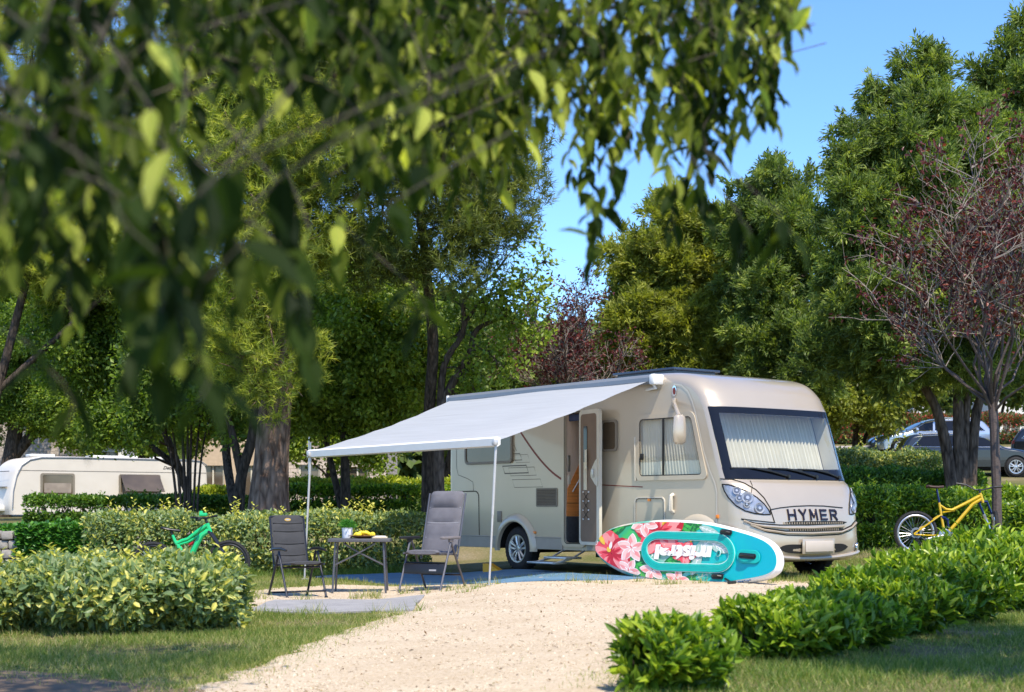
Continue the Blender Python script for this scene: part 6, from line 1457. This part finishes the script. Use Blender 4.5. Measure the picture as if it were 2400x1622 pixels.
NB = [('small dark bush standing alone at the near end of the right-hand row', 1570, 7.9, .185, .285, 2300), ('second bush of the right-hand row, sprawling pale leaves over the gravel edge', 1830, 9.6, .32, .27, 3700), ('third bush of the right-hand row, broad and low with dense dark skirt', 1925, 10.5, .38, .29, 4300), ('fourth bush of the right-hand row, highest of the near ones below the bike', 2060, 11.6, .43, .37, 5200), ('fifth bush of the right-hand row, bright leaves right under the bike wheels', 2185, 12.9, .48, .47, 6000), ('last bush of the right-hand row, at the foot of the slim plum trunk', 2305, 14.2, .5, .59, 6600)]
for lab, px, d, hw, h, n in NB:
    x = PX(px, d); hedge('laurel_bush', lab, 'bush', [(x-.10, d-.08), (x+.10, d+.10)], hw, h, n, .098, .036, M['laurel'], stems=3, shoots=34, group='bushes in the right-hand row', ragged=.22, rnd=.95, base_in=.55, up=1.2)
# ivy bank and stone wall
def stonewall(name, label, x0, x1, y, z0, h, w):
    root = empty(name, (x0, y, z0)); tag(root, label, 'wall'); m = MB(); random.seed(4)
    for r in range(4):
        x = 0.
        while x < x1-x0:
            l = random.uniform(.16, .42); hh = h/4; m.box((x+l/2, random.uniform(-.03, .03), hh*(r+.5)), (l*.95, w, hh*.93), Matrix.Rotation(random.uniform(-.06, .06), 3, 'Y'), bev=.03); x += l
    m.build('stones', pm('grey_limestone', (.30, .275, .25), rough=.9, var=.22, scale=16, bump=.8, bscale=14), root)
stonewall('stone_wall', 'low dry-stone wall under the ivy bank on the left', PX(-40, 27.6), PX(480, 27.6), 27.6, -.1, .66, .35)
fo = Fol(); n = 24000; x = rng.uniform(PX(-60, 29), PX(470, 29), n); y = 27.6+np.abs(rng.normal(0, 1.5, n)); z = gz(x, y)+rng.uniform(.0, .22, n)*(.5+.5*np.sin(x*3)*np.sin(y*2)); z = np.maximum(z, .5+rng.uniform(-.12, .12, n)); hang = (rng.random(n) < .5) & (np.sin(x*2.3)+np.sin(x*5.1+1) > -.9); y = np.where(hang, 27.6-.2-.12*rng.random(n), y); z = np.where(hang, rng.uniform(.12, .66, n), z)
fo.add(np.stack([x, y, z], -1), rdir(n)+np.array([0, -.4, -.1]), rdir(n)*.6+np.array([0, -.3, 1]), rng.uniform(.07, .13, n), rng.uniform(.06, .1, n), rng.random(n), 'quad'); tag(fo.build('ivy', M['ivy']), 'ivy spilling over the dry-stone wall before the caravan', 'ground cover', kind='stuff')
# grass
fo = Fol()
def scatter(n, x0, x1, y0, y1, mask, L0, L1, Wd, tone0=0., tone1=1., thick=None):
    x = rng.uniform(x0, x1, n); y = rng.uniform(y0, y1, n); k = mask(x, y); x, y = x[k], y[k]
    pat = np.sin(x*2.1+1.3*np.sin(y*1.7))*np.sin(y*2.6+np.sin(x*1.1)); keep = rng.random(len(x)) < np.clip(.62+.5*pat, .12, 1) if thick is None else rng.random(len(x)) < thick
    x, y, pat = x[keep], y[keep], pat[keep]; n = len(x); D = rdir(n)*.75+np.array([0, 0, 1.]); L = rng.uniform(L0, L1, n)*(1+.25*pat)
    fo.add(np.stack([x, y, gz(x, y)-.004], -1), D, rdir(n), L, Wd, np.clip(tone0+(tone1-tone0)*rng.random(n)-.10*pat, 0, 1), 'tri')
ong = lambda x, y: inpoly(x, y, GP)
dirt = lambda x, y: y < 4+6.1*(1-.17*smooth((x+3.4)/1.6))+.13*np.sin(x*4)-.1+.25*rng.normal(size=x.shape)-10*(x > -1.75)
matq = [(-2.72, 15.7), (-.98, 15.25), (-1.05, 18.25), (-2.70, 17.55)]
scatter(210000, -6.5, -.9, 8, 15.9, lambda x, y: ~ong(x, y) & ~dirt(x, y), .025, .075, .0055, .1, 1.)
scatter(60000, -6.5, -1.0, 8.2, 11.0, lambda x, y: ~ong(x, y) & ~dirt(x, y), .03, .08, .006, .3, 1.)
scatter(210000, .5, 6.2, 7.5, 16.5, lambda x, y: ~ong(x, y), .025, .07, .0055, .0, .9)
scatter(60000, 2.5, 9, 16, 26, lambda x, y: ~ong(x, y), .04, .10, .008, .2, 1.)
bm_ = [w2(-1.95, -2.5), w2(3.1, -2.62), w2(3.6, -.3), w2(-1.8, .3)]
scatter(24000, -5, -.6, 19.8, 24.8, lambda x, y: ~ong(x, y) & ~inpoly(x, y, bm_), .03, .10, .007, .3, 1.)
scatter(9000, -5.2, -1.0, 23.9, 25.2, lambda x, y: ~inpoly(x, y, bm_), .08, .22, .008, .0, .6)
scatter(26000, -5.5, -2.5, 15.5, 21, lambda x, y: ~ong(x, y) & ~inpoly(x, y, matq), .04, .10, .007, .3, 1.)
scatter(1800, -4, 4, 8.5, 20, lambda x, y: ong(x, y) & ~inpoly(x, y, matq), .02, .07, .006, .3, 1., thick=.35)
ga = np.array(GP); kk_ = rng.integers(0, len(ga), 26000); x = ga[kk_, 0]+rng.normal(0, .16, 26000); y = ga[kk_, 1]+rng.normal(0, .22, 26000); q = (y > 8) & ~inpoly(x, y, matq); x, y = x[q], y[q]; fo.add(np.stack([x, y, gz(x, y)-.003], -1), rdir(len(x))*.8+np.array([0, 0, 1.]), rdir(len(x)), rng.uniform(.02, .07, len(x)), .006, rng.uniform(.2, 1, len(x)), 'tri')
for k in range(46):   # tufts on the gravel and along the mats
    cx, cy = random.choice([(-1.6, 18.3), (-.7, 18.6), (-2.9, 17.6), (-.4, 19.2), (2.0, 19.3), (2.9, 19.4), (3.6, 19.2), (1.2, 19.9), (-2.0, 15.2), (-1.2, 14.9), (-2.6, 15.4), (-1.5, 18.9)]); cx += random.gauss(0, .25); cy += random.gauss(0, .2)
    n = 30; x = cx+rng.normal(0, .05, n); y = cy+rng.normal(0, .05, n); fo.add(np.stack([x, y, gz(x, y)], -1), rdir(n)*.6+np.array([0, 0, 1.]), rdir(n), rng.uniform(.05, .2, n), .008, rng.uniform(.25, 1, n), 'tri')
tag(fo.build('grass', M['grassb']), 'short grass and weeds along the edges of the gravel', 'grass', kind='stuff')

fo2 = Fol(); n = 2600; x = rng.uniform(-3.5, 4, n); y = 8.4+12*rng.random(n)**1.3; q = inpoly(x, y, GP) & ~inpoly(x, y, matq); x, y = x[q], y[q]
fo2.add(np.stack([x, y, gz(x, y)+.016], -1), rdir(len(x))*np.array([1, 1, .25]), rdir(len(x))*.4+np.array([0, 0, 1]), rng.uniform(.015, .05, len(x)), rng.uniform(.008, .02, len(x)), rng.random(len(x)), 'quad')
tag(fo2.build('leaf_litter', leafmat('dry_leaf', [(0, (.06, .035, .018)), (.5, (.17, .10, .045)), (1, (.33, .24, .12))], trans=.1, rough=.8)), 'dry leaf litter strewn over the pale gravel', 'leaf litter', kind='stuff')
SHAPES['peb'] = ([(0, 0, 0), (.5, .5, 0), (1, 0, 0), (.5, -.5, 0), (.5, 0, .45)], [(0, 1, 4), (1, 2, 4), (2, 3, 4), (3, 0, 4)], [0]*5)
fo2 = Fol(); n = 60000; x = rng.uniform(-3.6, 4.2, n); y = 8.3+12.5*rng.random(n)**1.5; q = inpoly(x, y, GP) & ~inpoly(x, y, matq); x, y = x[q], y[q]; n = len(x); sz = rng.uniform(.004, .012, n)*(1+1.2*(rng.random(n) < .04))
an = rng.uniform(0, 2*pi, n); fo2.add(np.stack([x, y, gz(x, y)+.009], -1), np.stack([np.cos(an), np.sin(an), 0*an], -1), np.tile([0, 0, 1.], (n, 1)), sz*1.3, sz*1.2, rng.random(n), 'peb')
tag(fo2.build('pebbles', leafmat('limestone_chip', [(0, (.20, .14, .085)), (.25, (.46, .365, .26)), (1, (.64, .55, .43))], trans=0, rough=.9, spec=.1)), 'loose limestone chips on the gravel pitch', 'pebbles', kind='stuff')

# ------------------------------------------------------------------ overhanging tree in front
random.seed(21)
ft = empty('hackberry_tree', (-3.3, 3.9, gzf(-3.3, 3.9))); tag(ft, 'overhanging tree whose leafy boughs hang close across the top and left of the photo', 'tree')
fo = Fol(); m = MB(); b = Vector(ft.location)
env = [(-60, 800), (0, 700), (60, 640), (120, 600), (160, 860), (200, 650), (300, 720), (400, 690), (470, 900), (520, 800), (560, 640), (640, 780), (720, 800), (760, 690), (830, 580), (880, 540), (960, 520), (1040, 480), (1080, 520), (1130, 470), (1200, 490), (1240, 410), (1290, 350), (1340, 470), (1390, 580), (1430, 410), (1480, 360), (1540, 340), (1570, 520), (1620, 500), (1680, 430), (1720, 500), (1760, 350), (1800, 270), (1830, 200), (1855, 40)]
ex, ey = zip(*env)
def strand(px, py, d, ll, sz, l_=None):
    """a hanging twig whose tip is at px, py"""
    tip = P(px, py, d); k = max(4, int(ll/.026)); lean = random.gauss(0, .38 if px < 1600 else .1); pts = []
    for i in range(k+1):
        t = i/k; pts.append(tip+Vector((lean*ll*t*t+.012*math.sin(i*1.3), random.gauss(0, .004), ll*t)))
    top = pts[-1]; ext = [top+Vector((lean*.2*j-.03*j, .04*j, .05*j)) for j in range(1, 4)]
    m.tube([p-b for p in pts+ext], [.0007+.0011*i/(k+3) for i in range(k+4)], 4, cap=False)
    n = k+1; C = np.array([tuple(p) for p in pts]); an = np.arange(n)*pi+random.random()*6+rng.normal(0, .5, n); D = np.stack([np.cos(an)*.72, np.sin(an)*.6, -.9+rng.normal(0, .4, n)], -1)
    Nn = np.stack([np.cos(an), np.sin(an), np.full(n, .6)], -1)+rdir(n)*.7; s_ = sz*rng.uniform(.65, 1.15, n); fo.add(C, D, Nn, s_, s_*rng.uniform(.34, .50, n), np.clip(rng.normal((.40 if d < 3.4 else .62) if l_ is None else l_, .27, n), 0, 1), 'fore')  # shade put into the tone: near leaves darker, farther ones lighter as if sunlit
NS = 0
for k in range(830):
    px = random.uniform(-90, 1860); bt = float(np.interp(px, ex, ey))
    u = random.random()
    py = bt*(1-u**1.5*1.15)-20 if px < 560 else bt*(1-u**1.25*1.2)-10
    if px < 560: d = random.uniform(2.1, 4.2); den = .5 if py > 420 else .66
    elif px < 1000: d = random.uniform(2.6, 4.6); den = .62 if py > 300 else .9
    else: d = random.uniform(3.7, 5.4); den = .72 if py > 330 else .85
    if 1560 < px and py > 300: den = .35
    if px > 1700: den *= .6
    if px < 260 and 90 < py < 380 and random.random() < .7: continue
    if 440 < px < 830 and py > 230 and random.random() < .85: continue
    if 800 < px < 1260 and py > 430 and random.random() < .6: continue
    if random.random() > den: continue
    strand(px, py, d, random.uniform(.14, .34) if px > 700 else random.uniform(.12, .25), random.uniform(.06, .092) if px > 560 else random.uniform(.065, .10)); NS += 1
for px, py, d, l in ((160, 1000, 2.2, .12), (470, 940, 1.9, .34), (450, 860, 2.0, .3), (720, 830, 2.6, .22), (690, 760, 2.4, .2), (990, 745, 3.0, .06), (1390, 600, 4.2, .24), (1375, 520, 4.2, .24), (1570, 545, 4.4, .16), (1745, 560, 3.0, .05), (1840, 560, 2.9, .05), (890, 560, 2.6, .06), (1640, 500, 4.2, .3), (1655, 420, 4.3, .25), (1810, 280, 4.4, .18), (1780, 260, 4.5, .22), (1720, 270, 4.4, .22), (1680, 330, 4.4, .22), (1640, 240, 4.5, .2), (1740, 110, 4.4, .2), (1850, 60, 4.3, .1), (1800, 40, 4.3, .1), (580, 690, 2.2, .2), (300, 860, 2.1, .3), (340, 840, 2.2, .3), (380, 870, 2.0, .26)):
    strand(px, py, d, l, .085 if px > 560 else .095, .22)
for pts in ([(-2.6, 3.5, 2.2), (-1.5, 3.2, 2.35), (-.6, 3.4, 2.12), (.2, 3.9, 2.25), (.8, 4.3, 2.42)], [(-2.6, 3.5, 2.3), (-1.6, 2.8, 2.0), (-.9, 2.4, 1.9), (-.3, 2.3, 1.78)], [(-1.5, 3.2, 2.35), (-.9, 4.0, 2.6), (-.2, 4.4, 2.38), (.5, 4.8, 2.52)], [(-2.6, 3.5, 2.2), (-1.7, 3.0, 1.9), (-1.2, 2.7, 1.5), (-.9, 2.5, 1.3)], [(-2.7, 3.4, 2.0), (-1.9, 4.2, 2.2), (-1.0, 5.0, 2.6), (0, 5.4, 3.0)]):
    c = catmull3([Vector(p) for p in pts], 5); m.tube([p-b for p in c], taper(len(c), .022, .005), 7)
m.tube([Vector((0, 0, -.1)), Vector((.05, .0, 1.2)), Vector((.5, -.3, 2.4)), Vector((.8, -.6, 3.6)), Vector((1.2, -.5, 5.0))], [.22, .18, .14, .11, .06], 12)
m.tube([Vector((.4, -.2, 2.0)), Vector((.7, -.4, 2.3))], [.09, .05], 8)
for k in range(26):
    e = Vector((random.uniform(-4.2, -1.0), random.uniform(-.5, 9.2), random.uniform(4.4, 6.4)))-b; m.tube(wander(Vector((.9, -.6, 3.9)), e, 6, .1), taper(7, .05, .008), 5, cap=False)
n = 6000; nc = 300; cc = np.stack([rng.uniform(-4.8, -.75, nc), rng.uniform(-1.2, 7.7, nc), rng.uniform(4.3, 6.6, nc)], -1); cc = cc[(cc[:, 2] > .934+.345*np.maximum(cc[:, 1], 0)+.25) | (cc[:, 1] < 7)]; ce = np.stack([rng.uniform(-3.6, -.9, 110), rng.uniform(5.2, 8.5, 110), rng.uniform(5.1, 6.3, 110)], -1); cc = np.concatenate([cc]+[ce]*3); n = 10000; i = rng.integers(0, len(cc), n)
fo.add(cc[i]+rng.normal(0, .2, (n, 3)), rdir(n)+np.array([0, 0, -.5]), rdir(n)*.6+np.array([0, 0, 1]), rng.uniform(.08, .13, n), rng.uniform(.04, .06, n), rng.random(n), 'quad')
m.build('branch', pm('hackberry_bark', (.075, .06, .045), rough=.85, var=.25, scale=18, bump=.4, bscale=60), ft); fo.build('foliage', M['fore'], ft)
# shade tree standing outside the frame on the right
b = Vector((6.6, 4.6, gzf(6.6, 4.6)-.1)); fo = Fol()
tree('oak_tree', 'shade tree outside the frame throwing leaf shadow on the near right lawn', 'tree', [[(b, .25), (b+Vector((-.2, .3, 2.2)), .2), (b+Vector((-.8, .9, 4.4)), .14)]], [(Vector((3.7, 5.6, 6.1)), .6), (Vector((4.1, 6.9, 6.2)), .6), (Vector((4.8, 8.2, 6.4)), .6), (Vector((4.2, 6.2, 6.2)), .75), (Vector((5.0, 7.3, 6.3)), .7), (Vector((5.5, 6.2, 6.4)), .9), (Vector((6.3, 7.6, 6.5)), .9), (Vector((6.4, 5.2, 6.2)), 1.0)], dict(mat=M['oak'], cl=9, m=14, rc=.16, L=.14, W=.09, kind='broad'), M['barkd'], subs=5)

# ------------------------------------------------------------------ buildings and posts
def brickmat(name, c1, c2, mort, sc=1.6):
    m, nt, b = newmat(name); L = nt.links.new; tc = N(nt, 'ShaderNodeTexCoord'); sx = N(nt, 'ShaderNodeSeparateXYZ'); L(tc.outputs['Object'], sx.inputs[0]); ad = N(nt, 'ShaderNodeMath', operation='ADD'); L(sx.outputs[0], ad.inputs[0]); L(sx.outputs[1], ad.inputs[1]); cx = N(nt, 'ShaderNodeCombineXYZ'); L(ad.outputs[0], cx.inputs[0]); L(sx.outputs[2], cx.inputs[1])
    br = N(nt, 'ShaderNodeTexBrick'); br.inputs['Scale'].default_value = sc; br.inputs['Color1'].default_value = (*c1, 1); br.inputs['Color2'].default_value = (*c2, 1); br.inputs['Mortar'].default_value = (*mort, 1); br.inputs['Mortar Size'].default_value = .025; L(cx.outputs[0], br.inputs['Vector']); L(br.outputs['Color'], b.inputs['Base Color']); b.inputs['Roughness'].default_value = .9
    bp = N(nt, 'ShaderNodeBump'); bp.inputs['Strength'].default_value = .5; bp.inputs['Distance'].default_value = .03; bp.invert = True; L(br.outputs['Fac'], bp.inputs['Height']); L(bp.outputs[0], b.inputs['Normal']); return m
def house(name, label, px0, px1, d, h, depth, wallm, roofm, wins, rz=0., roof=True):
    x0, x1 = PX(px0, d), PX(px1, d); w = x1-x0; z = gzf((x0+x1)/2, d)-.3; root = empty(name, (x0, d, z), rz); tag(root, label, 'building'); m = MB()
    m.holes([(0, 0), (w, 0), (w, h), (0, h)], [[(a, c), (b_, c), (b_, e), (a, e)] for a, c, b_, e in wins], lambda a, b_: Vector((a, 0, b_)))
    for q in ([(0, 0), (0, depth)], [(w, 0), (w, depth)], [(0, depth), (w, depth)]): m.poly([Vector((q[0][0], q[0][1], 0)), Vector((q[1][0], q[1][1], 0)), Vector((q[1][0], q[1][1], h)), Vector((q[0][0], q[0][1], h))])
    m.build('wall', wallm, root, 0)
    for a, c, b_, e in wins:
        f_ = MB(); A = [Vector(p) for p in ((a, 0, c), (b_, 0, c), (b_, 0, e), (a, 0, e))]; B = [p+Vector((0, .2, 0)) for p in A]; f_.strip(A, B)
        for x in (a+.04, b_-.04, (a+b_)/2): f_.box((x, .16, (c+e)/2), (.07, .06, e-c-.01))
        fo_ = f_.build('window', M['cream'], root); g = MB(); g.poly([p+Vector((0, .18, 0)) for p in A]); g.build('pane', M['smoke'], fo_)
    if roof:
        m = MB(); o_ = .35; m.slab([Vector((-o_, -o_, h)), Vector((w+o_, -o_, h)), Vector((w+o_, depth/2, h+1.3)), Vector((-o_, depth/2, h+1.3))], (0, 0, .14)); m.slab([Vector((-o_, depth+o_, h)), Vector((-o_, depth/2, h+1.3)), Vector((w+o_, depth/2, h+1.3)), Vector((w+o_, depth+o_, h))], (0, 0, .14)); m.poly([Vector((-o_, -o_, h)), Vector((w+o_, -o_, h)), Vector((w+o_, depth/2, h+1.3)), Vector((-o_, depth/2, h+1.3))]); m.build('roof', roofm, root)
    else:
        m = MB(); m.box((w/2, depth/2, h+.12), (w+.3, depth+.3, .24)); m.build('roof', roofm, root)
    return root
stone = brickmat('pink_stone_wall', (.50, .40, .33), (.62, .52, .44), (.38, .31, .26), 1.5); tile = pm('red_roof_tile', (.36, .16, .09), rough=.8, var=.3, scale=5)
house('stone_house', 'pinkish stone house behind the trees left of the motorhome', 655, 905, 72, 5.2, 7, stone, tile, [(.9, 1.2, 1.9, 2.7), (3.1, .3, 4.2, 2.6)])
house('beige_building', 'beige rendered building with framed openings seen between the tree trunks', 452, 640, 74, 4.3, 6, pm('beige_render', (.52, .40, .28), rough=.85, var=.1), M['cream'], [(.4, .6, 1.5, 2.7), (2.2, .6, 3.4, 2.7)], roof=False)
house('stone_house', 'shaded stone house behind the left end of the caravan', -120, 165, 73, 5.4, 7, brickmat('grey_stone_wall', (.40, .33, .27), (.50, .42, .35), (.3, .25, .2), 1.5), tile, [(4.2, 1.4, 5., 2.8)])
kx = PX(180, 70); kk = house('kiosk', 'white kiosk with a bright green fascia above the caravan roof', 212, 290, 72, 4.3, 3, M['white'], M['white'], [(.3, 1.9, 1.3, 3.3)], roof=False)
part('fascia', pm('green_fascia', (.01, .30, .07), rough=.5, var=.05), lambda m: m.box((.8, -.1, 3.75), (1.5, .14, .36), bev=.01), kk)
house('holiday_home', 'white holiday home at the right edge behind the red-tipped hedge', 2325, 2470, 88, 3.6, 4, M['white'], pm('grey_roof_sheet', (.35, .35, .36), rough=.6), [(.6, 1.2, 1.6, 2.2)], roof=False)
house('holiday_home', 'white holiday home glimpsed between the cypress stems', 2140, 2215, 90, 3.5, 4, M['white'], pm('pale_roof_sheet', (.55, .55, .55), rough=.6), [(.5, 1.2, 1.3, 2.2)], roof=False)
lp = Vector((PX(726, 58), 58, gzf(PX(726, 58), 58)-.1)); LP = empty('lamp_post', tuple(lp)); tag(LP, 'slim grey lamp post in front of the pinkish stone house', 'lamp post')
part('pole', M['alu'], lambda m: m.tube([Vector((0, 0, 0)), Vector((0, 0, 1.2)), Vector((0, 0, 1.21)), Vector((0, 0, 4.2))], [.10, .10, .065, .055], 10), LP)
part('lantern', M['white'], lambda m: m.lathe([(0, 4.2), (.16, 4.25), (.2, 4.5), (.22, 4.55), (.05, 4.7), (0, 4.7)], n=14), LP)
# ------------------------------------------------------------------ light and camera
w = bpy.data.worlds.new('World'); S.world = w; w.use_nodes = True; nt = w.node_tree
sk = nt.nodes.new('ShaderNodeTexSky'); sk.sky_type = 'NISHITA'; sk.sun_disc = False
EL, sdx, sdy = R(58), .35, -.94
sk.sun_elevation = EL; sk.sun_rotation = math.atan2(sdx, sdy); sk.air_density = 1.0; sk.dust_density = .25; sk.ozone_density = 10; sk.altitude = 0
bg = nt.nodes['Background']; bg.inputs[1].default_value = .15; gm = nt.nodes.new('ShaderNodeGamma'); gm.inputs[1].default_value = 1.12; nt.links.new(sk.outputs[0], gm.inputs[0]); nt.links.new(gm.outputs[0], bg.inputs[0])
sl = bpy.data.lights.new('Sun', 'SUN'); sl.energy = 4.3; sl.angle = R(.53); sl.color = (1, .915, .765); so = bpy.data.objects.new('Sun', sl); COL.objects.link(so)
dirv = Vector((sdx*math.cos(EL), sdy*math.cos(EL), math.sin(EL))); so.rotation_euler = dirv.to_track_quat('Z', 'Y').to_euler()
ca = bpy.data.cameras.new('Camera'); co = bpy.data.objects.new('Camera', ca); COL.objects.link(co); co.location = (0, 0, CAMH); co.rotation_euler = (pi/2, 0, 0)
ca.sensor_width = 36; ca.lens = 36*FPX/2400; ca.shift_y = (HOR-811)/2400; ca.clip_end = 2000; ca.clip_start = .05
ca.dof.use_dof = True; ca.dof.focus_distance = 22.0; ca.dof.aperture_fstop = 3.6
S.camera = co
S.view_settings.view_transform = 'Standard'; S.view_settings.look = 'None'; S.view_settings.exposure = 0.70; S.view_settings.gamma = 1
S.cycles.use_denoising = True
S.cycles.max_bounces = 6; S.cycles.diffuse_bounces = 4; S.cycles.glossy_bounces = 3; S.cycles.transmission_bounces = 4; S.cycles.transparent_max_bounces = 10
S.cycles.caustics_reflective = False; S.cycles.caustics_refractive = False; S.cycles.sample_clamp_indirect = 6
